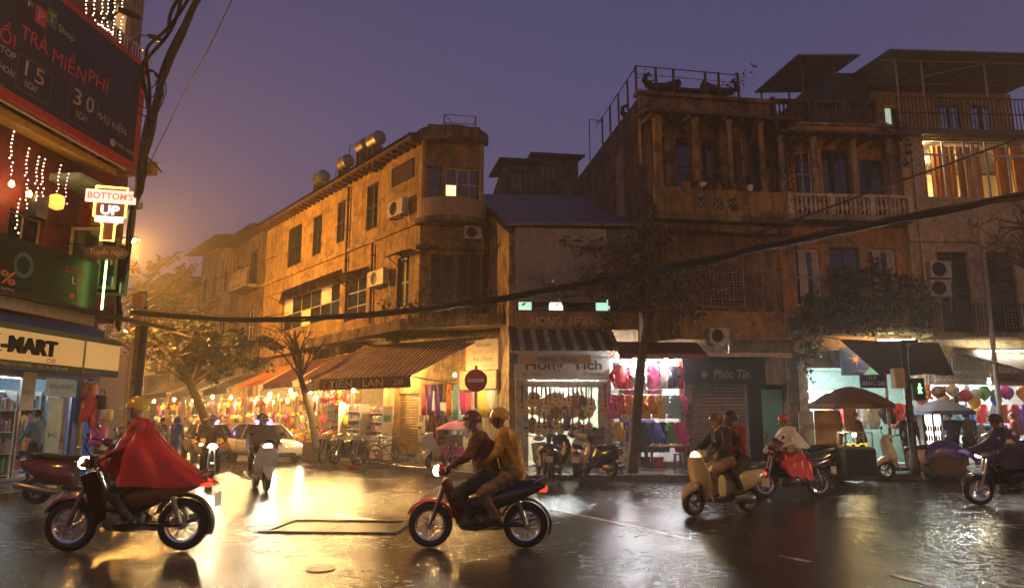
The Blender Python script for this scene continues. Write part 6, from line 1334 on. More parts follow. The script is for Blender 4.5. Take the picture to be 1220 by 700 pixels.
    if hood:
        h_ = MB(); h_.grid(lambda u, v: hd_ + V3(-.02 - .125 * math.cos((u - .5) * 4.2) * math.sin(.25 + v * 1.75), .125 * math.sin((u - .5) * 4.2) * math.sin(.25 + v * 1.75) * (1 + .1 * v), .03 + .14 * math.cos(.25 + v * 2.2)), 16, 10); h_.build('hood', top, o, smooth=True)
    elif hat: hat(o, hd_)
    elif hair:
        h_ = MB(); h_.grid(lambda u, v: hd_ + V3(-.018 + .104 * math.cos(2 * math.pi * u) * math.sin(v * 1.75) * (1 if math.cos(2 * math.pi * u) < .2 else .93 - .35 * max(0, v - .6)), .098 * math.sin(2 * math.pi * u) * math.sin(v * 1.75), .035 + .102 * math.cos(v * (1.75 + .35 * (math.cos(2 * math.pi * u) < 0)))), 18, 8, wrap=True); h_.build('hair', HAIRM, o, smooth=True)
    if extra: extra(o, J)
    return o
def helmet(m, brim=True, full=False, goggles=False):
    def f(o, h):
        h_ = MB(); h_.grid(lambda u, v: h + V3(-.012 + .132 * math.cos(2 * math.pi * u) * math.sin(v * 1.7), .118 * math.sin(2 * math.pi * u) * math.sin(v * 1.7), .04 + .118 * math.cos(v * (1.7 + .3 * (math.cos(2 * math.pi * u) < -.2)))), 20, 9, wrap=True)
        b = h_.build('helmet', m, o, smooth=True)
        if brim:
            r_ = MB(); r_.grid(lambda u, v: h + V3(.06 + (.07 + .075 * v) * math.cos((u - .5) * 2.4), (.118 + .01 * v) * math.sin((u - .5) * 2.4), .03 - .018 * v), 10, 2); r_.build('peak', m, o, smooth=True)
        st_ = MB(); st_.tube([h + V3(.0, .1, .02), h + V3(.02, .075, -.08), h + V3(.04, 0, -.115), h + V3(.02, -.075, -.08), h + V3(0, -.1, .02)], .008, 4); st_.build('chin_strap', BLACKP, o)
        if goggles: MB().loft([(h.x + .07, h.z + .02, .08, .03), (h.x + .1, h.z + .02, .06, .025)], 10).build('goggles', GLASS_D, o)
    return f
def conical(m):
    def f(o, h): MB().lathe([(.24, .03), (.2, .055), (.1, .115), (.012, .18)], 20, h, cap=False).build('conical_hat', m, o, smooth=True)
    return f
def cape(m, length=.75, spread=.34, flow=.25, front=.35, ripple=.03, name='rain_cape', arms=True):
    """rain cape draped from the neck over arms and knees, its back blown out behind"""
    def f(o, J):
        n0 = J['neck']
        def fn(u, v):
            t = 2 * math.pi * u; c, s_ = math.cos(t), math.sin(t)
            w_ = v ** .75
            rx = .08 + (spread * .55) * w_ + (front * w_ * v if c > 0 else flow * w_ * v)
            ry = .085 + spread * (1 - (1 - min(1, v * 2.0)) ** 2) * (1 - .12 * v)
            z = n0.z + .04 - length * v * (1 - (.42 if c > .3 else .0) * v * max(0, c)) - .05 * math.sin(math.pi * min(1, v * 3)) * 0 - .1 * (1 - math.exp(-v * 5)) * abs(s_) * .3
            rp = ripple * v * (math.sin(t * 7 + v * 3) + .5 * math.sin(t * 13 + 1))
            return (n0.x + c * (rx + rp) + (-.06 * v if c < 0 else 0), n0.y + s_ * (ry + rp), z + .015 * v * math.sin(t * 5))
        mb = MB(); mb.grid(fn, 48, 16, wrap=True); k = len(mb.v); mb.grid(lambda u, v: tuple(Vector(fn(u, v)) * .985 + Vector((n0.x, n0.y, n0.z)) * .015), 48, 16, wrap=True); mb.build(name, m, o, smooth=True)
    return f
# ================================================================ traffic
P_RED = paint('red_paint', (.42, .02, .02)); P_MAROON = paint('maroon_paint', (.09, .012, .012)); P_CREAM = paint('cream_paint', (.62, .5, .22)); P_BLACK = paint('black_paint', (.018, .018, .02)); P_WHITE = paint('white_paint', (.62, .6, .55)); P_SILV = paint('silver_paint', (.35, .34, .33)); P_YEL = paint('taxi_yellow', (.6, .4, .06)); P_BLUE = paint('dark_blue_paint', (.03, .04, .12)); P_IVORY = paint('ivory_paint', (.6, .48, .28))
def cloth(n, c, **k): return mat(n, c, .75, var=.25, scale=8, bump=.15, **k)
J_BROWN = cloth('brown_jacket', (.2, .1, .045)); J_YEL = cloth('yellow_jacket', (.68, .4, .05)); J_DARK = cloth('charcoal_jacket', (.03, .028, .03)); J_RED = cloth('dark_red_jacket', (.25, .03, .03)); J_WHITE = cloth('white_raincoat', (.62, .58, .5)); J_NAVY = cloth('navy_jacket', (.025, .03, .07)); J_BLUE = cloth('bright_blue_raincoat', (.05, .13, .55)); J_GREEN = cloth('green_jacket', (.06, .1, .05)); J_GREY = cloth('grey_jacket', (.2, .19, .19)); J_STR = stripes('striped_shirt', (.5, .48, .45), (.12, .12, .13), 2, 18)
T_DARK = cloth('dark_trousers', (.025, .024, .028)); T_KHAKI = cloth('khaki_trousers', (.26, .17, .08)); T_JEAN = cloth('jeans', (.05, .07, .13)); T_RED = cloth('red_rain_trousers', (.55, .035, .025))
RAINRED = mat('red_vinyl_cape', (.5, .03, .025), .3, var=.2, scale=4); RAINPUR = mat('violet_blue_cape', (.035, .025, .09), .35, var=.3)
H_YEL = paint('yellow_helmet', (.68, .45, .04)); H_BRN = paint('brown_helmet', (.2, .08, .03)); H_BLK = paint('black_helmet', (.02, .02, .02)); H_RED = paint('red_helmet', (.5, .04, .03)); H_GRY = paint('grey_helmet', (.3, .29, .28)); STRAW = mat('straw', (.55, .42, .2), .7, var=.2)
W180 = math.pi
# red-caped rider crossing to the left
p = gnd(150, 656); underbone('dark brown motorbike ridden by a person in a red rain cape', p, W180 + .04, P_MAROON, mat('bronze_panel', (.3, .13, .04), .3, .3), light_energy=90, sc=1.12)
person('rider in a red rain cape and yellow helmet on a dark motorbike', p + Vector((.16, 0, 0)), W180 + .04, pose_ride(lean=.16), cloth('red_jacket', (.35, .03, .025)), T_DARK, hat=helmet(H_YEL), vox=.016, extra=cape(RAINRED, .72, .27, .6, .12, .04), sc=1.1)
# red motorbike with two riders
p = gnd(570, 652); underbone('red and black motorbike carrying two riders', p, W180 - .02, P_RED, P_BLACK, light_energy=90)
person('driver in a brown jacket and dark cap on the red motorbike', p, W180 - .02, pose_ride(lean=.12), J_BROWN, T_DARK, hat=helmet(H_BRN, True), vox=.016, bulk=1.28)
person('pillion passenger in a yellow jacket and yellow helmet on the red motorbike', p, W180 - .02, pose_ride(lean=.1, pillion=True), J_YEL, T_KHAKI, hat=helmet(H_YEL, True), vox=.016, bulk=1.3)
# cream scooter
p = gnd(862, 612); rz = W180 + R(24); scooter('cream retro scooter with its headlight on, carrying two riders', p, rz, P_CREAM, True, steer=R(6), light_energy=90)
person('driver in a charcoal jacket and brown helmet on the cream scooter', p, rz, pose_ride(True, .1), J_DARK, T_KHAKI, hat=helmet(H_BRN, True), vox=.018, bulk=1.28)
person('pillion passenger in a dark red jacket on the cream scooter', p, rz, pose_ride(lean=.1, pillion=True), J_RED, T_DARK, hat=helmet(H_BLK, False), vox=.018, bulk=1.2)
# red and white raincoat
p = gnd(945, 592); rz = W180 + R(8); underbone('dark motorbike ridden by a person in a white raincoat and red hood', p, rz, P_MAROON, light_energy=0, lights=False)
person('rider in a white raincoat with red helmet and red rain trousers', p, rz, pose_ride(lean=.12), J_WHITE, T_RED, hat=helmet(H_RED, False), vox=.018, bulk=1.2, extra=cape(J_WHITE, .42, .27, .16, .1, .02, 'raincoat_shoulders'))
o = bpy.data.objects['person.004'] if 'person.004' in bpy.data.objects else None
def redlap(o, J):
    mb = MB(); fn = lambda u, v: ((.25 - .62 * u) * (1 - .1 * v), (-.3 + .6 * v), .98 - .12 * u - .5 * (abs(v - .5) * 2) ** 2.2 + .02 * math.sin(u * 20 + v * 7))
    mb.grid(fn, 14, 20); mb.build('rain_skirt', mat('red_vinyl_cape'), o, smooth=True)
redlap([x for x in bpy.data.objects if x.name.startswith('person') and x.parent is None][-1], None)
# rider leaving the frame on the right
p = gnd(1208, 602); underbone('dark motorbike at the frame edge ridden under a violet rain cape', p, W180 - .06, P_BLUE, light_energy=60)
person('rider under a dark violet rain cape on a dark motorbike', p, W180 - .06, pose_ride(lean=.16), J_NAVY, T_DARK, hat=helmet(H_BLK, True), vox=.02, extra=cape(RAINPUR, .75, .36, .3, .5, .03))
# oncoming scooter with two people, oncoming motorbike with hat
to_cam = lambda q, off=0.: math.atan2(-q.y, -q.x) + off
p = gnd(310, 582); rz = to_cam(p, R(12)); scooter('white scooter coming on with two riders ahead of the white taxi', p, rz, P_WHITE, True, light_energy=60)
person('driver in a grey raincoat and grey helmet on the oncoming white scooter', p, rz, pose_ride(True, .08), cloth('brown_grey_raincoat', (.2, .15, .11)), T_DARK, hat=helmet(H_GRY, True), bulk=1.15, extra=cape(cloth('brown_grey_raincoat', (.2, .15, .11)), .55, .3, .1, .2, .02))
person('pillion passenger in black on the oncoming white scooter', p, rz, pose_ride(lean=.08, pillion=True), J_DARK, T_DARK, hat=helmet(H_BLK, False))
p = gnd(248, 577); rz = to_cam(p, R(4)); underbone('dark motorbike coming on in front of the yellow taxi', p, rz, P_BLACK, light_energy=50)
person('rider with a conical straw hat on the oncoming dark motorbike', p, rz, pose_ride(lean=.08), J_BROWN, T_DARK, hat=conical(STRAW), bulk=1.05)
# cars
p = gnd(316, 551); car('white taxi sedan with headlights on waiting at the side street mouth', (p.x - .5, p.y + 1.0, 0), R(-47), P_WHITE, taxi='TAXI')
p = gnd(240, 549); car('yellow taxi with glaring headlights behind the hatted rider', (p.x - .4, p.y + 1.6, 0), R(-58), P_YEL, taxi='TAXI')
# parked two-wheelers
p = gnd(86, 600, SW); scooter('dark maroon scooter parked on the pavement outside the mini-mart', p, R(6), P_MAROON, steer=R(20), retro=False, stand=R(-6), sc=1.05)
p = gnd(1086, 571); scooter('ivory and black scooter parked by the umbrella stall', p, W180 + R(4), P_IVORY, steer=R(-14), retro=False, stand=R(5), sc=1.12)
p = gnd(522, 556, SW); scooter('pale green white scooter parked below the no entry sign', p, R(-112), P_WHITE, steer=R(18), stand=R(6))
for px, py, rz, f, m, lab in ((662, 567, 75, scooter, P_BLACK, 'black scooter with dark seat parked at the guitar shop, beside the ochre one'), (688, 568, 80, scooter, P_IVORY, 'ochre and black scooter parked tail out at the guitar shop'), (713, 567, 118, scooter, P_BLACK, 'black scooter leaning beside the clothes shop stool'), (645, 566, 95, underbone, P_SILV, 'silver motorbike parked nearest the fabric shop among the guitar shop scooters')):
    f(lab, gnd(px, py, SW), R(rz), m, **({'lights': False} if f is underbone else {'stand': R(5), 'retro': False}))
for px, py, rz, m, lab in ((392, 551, -100, P_BLACK, 'black motorbike parked nearest the white taxi on the side street'), (412, 552, -115, P_MAROON, 'maroon motorbike with a basket parked between two black ones'), (428, 553, -95, P_BLACK, 'black motorbike parked next to the bicycle')):
    underbone(lab, gnd(px, py, .1), R(rz), m, lights=False, basket='basket' in lab)
bicycle('old bicycle with a wire basket parked at the side street kerb', gnd(446, 553, SW), R(-150), RUST); bicycle('dark bicycle with yellow bag parked by the ochre shutter', gnd(462, 552, SW), R(-135), P_BLACK)
for px, py, rz, m, lab in ((1160, 552, 150, P_WHITE, 'white and blue motorbike parked in front of the balloon shop'), (1198, 555, 160, P_BLUE, 'dark blue motorbike parked by the leaning post'), (972, 566, 170, P_BLACK, 'black motorbike with goods parked beside the brown screen')):
    underbone(lab, gnd(px, py, SW), R(rz), m, lights=False)
# ---------------------------------------------------------------- people on foot
person('woman in a brown coat standing in the fabric shop doorway', gnd(513, 548, SW), R(-80), pose_stand(), cloth('brown_coat', (.12, .07, .045)), T_DARK, vox=.025)
person('child-sized figure in a bright blue hooded raincoat walking up the side street', gnd(206, 556), R(70), pose_stand(.05, .5), J_BLUE, J_BLUE, hood=True, vox=.025, bulk=1.15)
person('man in a striped shirt walking beside the blue raincoat', gnd(189, 554), R(80), pose_stand(.03, .4), J_STR, T_DARK, vox=.025)
def seat_on(label, px, py, rz, top, legs, **k): return person(label, gnd(px, py, SW), rz, pose_sit(), top, legs, vox=.025, **k)
stool_spots = []
seat_on('man in a green jacket seated on a low stool by the corner post', 110, 561, R(-30), J_GREEN, T_DARK); stool_spots.append((gnd(110, 561, SW), 'green'))
seat_on('man in a grey jacket seated behind the corner post', 146, 558, R(-100), J_GREY, T_JEAN); stool_spots.append((gnd(146, 558, SW), 'grey'))
person('woman in a light blue jacket standing at the mini-mart door', gnd(38, 575, SW), R(170), pose_stand(.04, .2, .3), cloth('light_blue_jacket', (.12, .25, .38)), T_DARK, vox=.025)
person('person in black standing by the corner post', gnd(158, 556, SW), R(-60), pose_stand(), J_DARK, T_DARK, vox=.025)
person('shopkeeper in a white shirt standing inside the guitar shop', FR.w(FR.uv(660, 500)[0], -.6, SW + .03), R(-90), pose_stand(.02, 0, .5), cloth('white_shirt', (.65, .65, .66)), T_DARK, vox=.025)
person('vendor in a brown jacket bending over the lit glass stall', gnd(1030, 563, SW), R(185), pose_stand(.16, .2, .8), J_BROWN, T_DARK, vox=.022, bulk=1.1, hat=helmet(H_BRN, True))
person('man in dark clothes standing behind the parked ivory scooter', gnd(1086, 560, SW), R(-100), pose_stand(.06), J_DARK, T_DARK, vox=.022, bulk=1.15)
person('person in a navy coat looking into the balloon shop', gnd(1138, 556, SW), R(80), pose_stand(.04, .2), J_NAVY, T_DARK, vox=.022, bulk=1.12)
person('person in an olive brown coat at the balloon shop display', gnd(1158, 556, SW), R(70), pose_stand(.06, .2, .4), cloth('olive_coat', (.12, .085, .05)), T_DARK, vox=.022, bulk=1.1)
person('shopper in a red coat beside the leaning post', gnd(1214, 553, SW), R(150), pose_stand(.03, 0, .5), J_RED, T_DARK, vox=.025)
person('woman with a purple top standing in the lit clothes shop', FR.w(FR.uv(780, 500)[0], -.9, SW + .05), R(-90), pose_stand(), cloth('purple_top', (.12, .07, .25)), T_DARK, vox=.03)
person('far pedestrian in a dark coat on the side street pavement', FS.w(-14.5, 2.4, SW), R(-60), pose_stand(0, .4), J_DARK, T_DARK, vox=.035)
person('far pedestrian in a red jacket on the side street pavement', FS.w(-18.5, 2.3, SW), R(100), pose_stand(0, .4), J_RED, T_DARK, vox=.035)
# ================================================================ goods on show
def shade(c, name): return mat('cloth_' + name, c, .7, var=.3, scale=10, bump=.1)
CL = {n: shade(c, n) for n, c in dict(pink=(.75, .12, .32), red=(.62, .03, .03), orange=(.75, .22, .02), yellow=(.75, .5, .05), white=(.68, .66, .62), violet=(.2, .06, .42), blue=(.05, .1, .42), cyan=(.25, .55, .62), navy=(.02, .025, .07), black=(.02, .018, .018), green=(.1, .35, .08), brown=(.17, .08, .035), magenta=(.65, .03, .3), beige=(.5, .38, .22)).items()}
def garment_mesh(kind):
    if kind == 'dress': ol = [(-.07, 0), (-.16, -.04), (-.27, -.26), (-.2, -.3), (-.13, -.2), (-.15, -.42), (-.27, -.82), (.27, -.82), (.15, -.42), (.13, -.2), (.2, -.3), (.27, -.26), (.16, -.04), (.07, 0)]
    elif kind == 'shirt': ol = [(-.07, 0), (-.18, -.04), (-.34, -.3), (-.25, -.36), (-.17, -.24), (-.18, -.66), (.18, -.66), (.17, -.24), (.25, -.36), (.34, -.3), (.18, -.04), (.07, 0)]
    elif kind == 'tunic': ol = [(-.06, 0), (-.17, -.03), (-.36, -.52), (-.29, -.56), (-.16, -.3), (-.19, -1.05), (.19, -1.05), (.16, -.3), (.29, -.56), (.36, -.52), (.17, -.03), (.06, 0)]
    elif kind == 'scarf': ol = [(-.11, 0), (-.12, -.5), (-.1, -1.1), (.1, -1.12), (.12, -.5), (.11, 0)]
    else: ol = [(-.15, 0), (-.17, -.3), (-.2, -.9), (-.05, -.9), (0, -.35), (.05, -.9), (.2, -.9), (.17, -.3), (.15, 0)]
    bm = bmesh.new(); f = bm.faces.new([bm.verts.new((x, 0, z)) for x, z in ol]); bmesh.ops.triangulate(bm, faces=[f]); bmesh.ops.subdivide_edges(bm, edges=bm.edges[:], cuts=2, use_grid_fill=True)
    for v in bm.verts: v.co.y = -.035 * math.sin(v.co.x * 26 + v.co.z * 3) - .05 * max(0, .12 - abs(v.co.x)) / .12 * (1 + v.co.z * .3)
    g = bmesh.ops.solidify(bm, geom=bm.faces[:], thickness=.03); me = bpy.data.meshes.new(kind); bm.to_mesh(me); bm.free(); me.materials.append(CL['red'])
    me.polygons.foreach_set('use_smooth', [True] * len(me.polygons)); me.update(); return me
GM = {k: garment_mesh(k) for k in ('dress', 'shirt', 'tunic', 'scarf', 'trousers')}
HANG = MB().tube([(-.15, 0, -.03), (0, 0, .03), (.15, 0, -.03)], .008, 4).tube([(0, 0, .03), (.0, 0, .12), (.03, 0, .15), (.0, 0, .17)], .005, 4).mesh('hanger', STEEL)
def garment(kind, cname, p, rz, where, group, sc=1.):
    o = thing({'shirt': 'shirt', 'dress': 'dress', 'tunic': 'long_tunic', 'scarf': 'scarf', 'trousers': 'trousers'}[kind], '%s %s hanging %s' % (cname, {'shirt': 'shirt', 'dress': 'dress', 'tunic': 'long tunic', 'scarf': 'scarf', 'trousers': 'pair of trousers'}[kind], where), 'clothing', p, rz, group)
    obj('cloth', GM[kind], o, CL[cname], rot=(0, R(random.uniform(-3, 3)), R(random.uniform(-14, 14))), sc=(sc, 1, sc)); obj('hanger', HANG, o); return o
def rail(F, u0, u1, n, z, label):
    r_ = thing('clothes_rail', label, 'rail', F.w(u0, n, z), F.a); MB().tube([(0, 0, 0), (u1 - u0, 0, 0)], .014, 6).build('bar', STEEL, r_); MB().tube([(.02, 0, 0), (.02, 0, .3)], .006, 4).tube([(u1 - u0 - .02, 0, 0), (u1 - u0 - .02, 0, .3)], .006, 4).build('wire', STEEL, r_)
# children's clothes shop: three tiers of clothes out front
rw = uC1 - uG1
rail(FR, uG1 + .1, uC1 - .1, .45, 3.5, 'top rail of the children\'s clothes shop'); rail(FR, uG1 - .1, uC1 - .05, .6, 2.55, 'middle rail of the children\'s clothes shop'); rail(FR, uG1 + .05, uC1 - .05, .35, 1.7, 'low rail of the children\'s clothes shop')
def row(F, u0, u1, n, z, items, where, group, sc=1.):
    k = len(items)
    for i, (kd, cn) in enumerate(items): garment(kd, cn, F.w(u0 + (u1 - u0) * (i + .5) / k, n + random.uniform(-.04, .04), z - .17), F.a, where, group, sc)
row(FR, uG1 + .12, uC1 - .1, .45, 3.5, [('shirt', 'red'), ('dress', 'pink'), ('dress', 'white'), ('shirt', 'white'), ('dress', 'pink'), ('shirt', 'white'), ('shirt', 'navy'), ('shirt', 'red')], "on the clothes shop's top rail under the white bulbs", 'clothes on the top rail', 1.12)
row(FR, uG1 - .1, uC1 - .05, .6, 2.55, [('dress', 'magenta'), ('shirt', 'red'), ('shirt', 'orange'), ('dress', 'orange'), ('dress', 'yellow'), ('shirt', 'orange'), ('dress', 'yellow'), ('shirt', 'white'), ('dress', 'cyan'), ('shirt', 'pink')], "on the clothes shop's middle rail", 'clothes on the middle rail', .9)
row(FR, uG1 + .05, uC1 - .05, .35, 1.7, [('shirt', 'yellow'), ('shirt', 'violet'), ('shirt', 'beige'), ('tunic', 'navy'), ('tunic', 'blue'), ('tunic', 'navy'), ('dress', 'green'), ('tunic', 'magenta')], "on the clothes shop's low rail", 'clothes on the low rail', .9)
# fabric shop
rail(FG, g_op[0] + .05, g_op[2] - .05, .1, 3.05, 'rail across the fabric shop front')
row(FG, g_op[0] + .05, g_op[2] - .9, .1, 3.05, [('scarf', 'red'), ('scarf', 'violet'), ('scarf', 'violet'), ('shirt', 'brown'), ('scarf', 'orange'), ('scarf', 'cyan'), ('scarf', 'magenta'), ('scarf', 'pink'), ('scarf', 'white')], 'across the fabric shop front', 'scarves at the fabric shop', 1.0)
row(FG, g_op[2] - 1.6, g_op[2] - .1, -.9, 3.0, [('tunic', 'yellow'), ('tunic', 'beige'), ('tunic', 'brown'), ('tunic', 'red'), ('tunic', 'yellow')], 'at the back of the fabric shop', 'tunics inside the fabric shop', 1.1)
row(FG, g_op[0] + .1, g_op[0] + 1.5, -.3, 2.1, [('tunic', 'red'), ('tunic', 'black'), ('shirt', 'white'), ('tunic', 'cyan')], 'on the low rail by the fabric shop door', 'low clothes at the fabric shop', 1.1)
# guitars
def outline(sc):
    pts = []
    for i in range(28):
        t = 2 * math.pi * i / 28; z = -math.cos(t); y = math.sin(t)
        w_ = (.185 if z < 0 else .145) * (1 - .22 * math.exp(-((z - .12) / .22) ** 2)); pts.append((y * w_ * 1.05 * (1 if abs(z) < .95 else 1), z * .235))
    return pts
GB = MB().slab([(x, 0, z) for x, z in outline(1)], (0, .09, 0)).mesh('guitar_body', CL['orange']); bm = bmesh.new(); bm.from_mesh(GB); bmesh.ops.recalc_face_normals(bm, faces=bm.faces); bm.to_mesh(GB); bm.free()
GN = MB().box(-.027, -.012, .12, .027, .012, .6).mesh('neck', BROWNWOOD); GH = MB().slab([(-.035, 0, .6), (.035, 0, .6), (.045, .01, .76), (-.045, .01, .76)], (0, .015, 0)).mesh('headstock', DARKWOOD); GS = MB().lathe([(.048, -.004), (.045, -.002)], 16, (0, 0, .05), 'Y').mesh('sound_hole', BLACKP); GP = MB().box(-.07, -.01, -.12, .07, -.001, -.1).mesh('bridge', DARKWOOD)
WOODS = {n: mat('guitar_' + n.replace(' ', '_'), c, .25, var=.15, coat=.4, stretch=(6, 6, .5)) for n, c in {'honey': (.6, .32, .07), 'pale spruce': (.68, .48, .2), 'red brown': (.35, .1, .03), 'dark walnut': (.12, .05, .02), 'orange': (.65, .24, .03)}.items()}
def guitar(wood, p, rz, where, group, tilt=0., sc=1.):
    o = thing('guitar', '%s guitar %s' % (wood, where), 'guitar', p, rz, group); o.rotation_euler = (0, tilt, rz); o.scale = (sc,) * 3
    obj('guitar_body', GB, o, WOODS[wood]); obj('neck', GN, o); obj('headstock', GH, o); obj('sound_hole', GS, o); obj('bridge', GP, o); return o
rnd = random.Random(5); wn = list(WOODS)
rail(FR, uG0 + .5, uG1 - .45, .0, 3.0, 'upper hanging rail of the guitar shop'); rail(FR, uG0 + .5, uG1 - .45, -.2, 2.15, 'lower hanging rail of the guitar shop')
for r_i, (z, n, k) in enumerate(((2.2, -.05, 14), (1.85, -.45, 12), (1.4, -.25, 11))):
    for i in range(k):
        wd = wn[rnd.choice((0, 0, 1, 1, 1, 2, 3, 4))]; guitar(wd, FR.w(uG0 + .55 + (uG1 - uG0 - 1.1) * (i + .5) / k, n + rnd.uniform(-.05, .05), z + rnd.uniform(-.16, .12)), FR.a + rnd.uniform(-.5, .5), 'hanging in the %s row of the guitar shop' % ('top', 'second', 'lowest')[r_i], '%s row guitars' % ('top', 'second', 'lowest')[r_i], rnd.uniform(-.08, .08), rnd.uniform(.78, 1.12))
guitar('honey', FR.w(uG0 + .25, .32, 1.95), FR.a, 'hung on the pier beside the fabric shop', None); guitar('honey', FR.w(uG1 - .22, .32, 2.0), FR.a, 'hung on the pier beside the clothes shop', None)
cab = thing('glass_cabinet', 'wooden display cabinet on the pavement by the guitar shop pier', 'cabinet', FR.w(uG1 - .75, .75, SW), FR.a)
mb = frame_mb(-.35, 0, .35, 1.2, .05, -.2, .2, 1, 3, .04); mb.build('frame', mat('reddish_wood', (.22, .06, .025), .45, var=.3), cab); MB().box(-.3, -.17, .05, .3, -.16, 1.15).build('glass', glass('cabinet_glass', (.1, .12, .12)), cab); MB().box(-.34, .17, .04, .34, .19, 1.16).build('back', BROWNWOOD, cab)
for k in range(3):
    sn = thing('drum', '%s drum on the guitar shop floor' % ('pale', 'red', 'dark')[k], 'drum', FR.w(uG0 + .9 + k * .45, -.1, SW + .03), FR.a); MB().lathe([(.17, 0), (.19, .15), (.17, .42)], 16, cap=False).build('shell', (CL['beige'], CL['red'], CL['brown'])[k], sn, smooth=True); MB().lathe([(.175, .42), (.17, .44)], 16).build('skin', CL['white'], sn)
# stools, goods tables
STM = MB().lathe([(.13, .42), (.14, .44), (.12, .46)], 12); 
for a in range(4): t = R(45 + 90 * a); STM.tube([(.17 * math.cos(t), .17 * math.sin(t), 0), (.11 * math.cos(t), .11 * math.sin(t), .43)], .022, 6)
STM.tube([(.14 * math.cos(R(45 + 90 * a)), .14 * math.sin(R(45 + 90 * a)), .2) for a in range(5)], .012, 5); STMM = STM.mesh('stool', CL['blue'])
def stool(p, cn, where): 
    o = obj('stool', STMM, None, CL[cn], p); return tag(o, '%s plastic stool %s' % (cn, where), 'stool')
stool(gnd(808, 558, SW), 'violet', 'in front of the grey roller shutter'); stool(gnd(735, 563, SW), 'black', 'between the scooters and the clothes shop')
for q, cn in stool_spots: stool(q, {'green': 'blue', 'grey': 'red'}[cn], 'under the seated man in %s' % cn)
tb_ = thing('goods_table', 'low table heaped with small trinkets in front of the clothes shop', 'table', FR.w(FR.uv(792, 535, .9)[0], .9, SW), FR.a)
MB().box(-.55, -.3, .62, .6, .3, .66).build('top', BROWNWOOD, tb_)
for a in (-.5, .54):
    for b in (-.26, .26): MB().box(a, b, 0, a + .04, b + .04, .618).build('leg', BROWNWOOD, tb_)
rnd = random.Random(9); mb = MB()
for k in range(60): mb.ball((rnd.uniform(-.5, .54), rnd.uniform(-.26, .26), .68 + rnd.random() * .04), .035, .035, .025, 6, 4, k % 6)
o = mb.build('trinkets', [CL[c] for c in ('pink', 'yellow', 'red', 'beige', 'green', 'brown')], tb_); o['kind'] = 'stuff'
for px, cn in ((742, 'beige'), (768, 'black'), (784, 'pink')):
    b = thing('basket', '%s basket on the clothes shop step' % cn, 'basket', FR.w(FR.uv(px, 545, .45)[0], .45, SW), FR.a); MB().lathe([(.14, 0), (.18, .3), (.19, .31), (.16, .3), (.12, .04)], 14, cap=False).build('body', CL[cn], b, smooth=True); MB().lathe([(.12, .2), (.08, .27), (0, .29)], 10).build('contents', CL['red' if cn == 'beige' else 'white'], b)
stp = struct(MB().bbox(uG1 + .1, -.55, 0, uC1 - .05, -.004, .3, .02).build('shop_step', CONC)); stp.location = FR.o; stp.rotation_euler[2] = FR.a
# bags, lanterns and balloons
def bag_mesh():
    b = MB(); b.loft([(-.16, -.2, .05, .12), (-.15, -.2, .09, .16), (0, -.2, .1, .17), (.15, -.2, .09, .16), (.16, -.2, .05, .12)], 12, p=3.5); b.tube([(-.1, 0, -.05), (-.07, 0, .1), (.07, 0, .1), (.1, 0, -.05)], .012, 5); return b.mesh('bag', CL['red'], True)
def lantern_mesh():
    b = MB(); b.lathe([(.03, -.28), (.07, -.26), (.15, -.18), (.18, -.1), (.15, -.02), (.07, .05), (.03, .06)], 12); b.tube([(0, 0, .06), (0, 0, .2)], .006, 4); b.tube([(0, 0, -.28), (0, 0, -.46)], [.025, .012], 5); return b.mesh('lantern', CL['red'], True)
def toy_mesh():
    b = MB(); b.ball((0, 0, .0), .09, .08, .1); b.ball((0, 0, -.18), .1, .08, .13); b.ball((.07, 0, .09), .035); b.ball((-.07, 0, .09), .035); b.tube([(.08, 0, -.14), (.17, -.04, -.22)], .035, 6); b.tube([(-.08, 0, -.14), (-.17, -.04, -.22)], .035, 6); b.tube([(.05, 0, -.28), (.07, -.08, -.36)], .04, 6); b.tube([(-.05, 0, -.28), (-.07, -.08, -.36)], .04, 6); return b.mesh('soft_toy', CL['brown'], True)
def hat_mesh(): b = MB(); b.lathe([(.2, -.02), (.19, 0), (.11, .01), (.1, .1), (.05, .13), (0, .135)], 14, cap=False); return b.mesh('hat', CL['beige'], True)
def bal_mesh(): b = MB(); b.lathe([(.012, -.2), (.02, -.185), (.09, -.12), (.135, -.03), (.13, .06), (.08, .125), (0, .145)], 12); return b.mesh('balloon', CL['green'], True)
GOOD = {'bag': bag_mesh(), 'lantern': lantern_mesh(), 'soft_toy': toy_mesh(), 'hat': hat_mesh(), 'balloon': bal_mesh()}
def good(kind, cn, p, rz, where, group, sc=1.):
    o = obj(kind, GOOD[kind], None, CL[cn], p, (0, 0, rz), (sc, sc, sc)); return tag(o, '%s %s %s' % (cn, kind.replace('_', ' '), where), kind.replace('_', ' '), group)
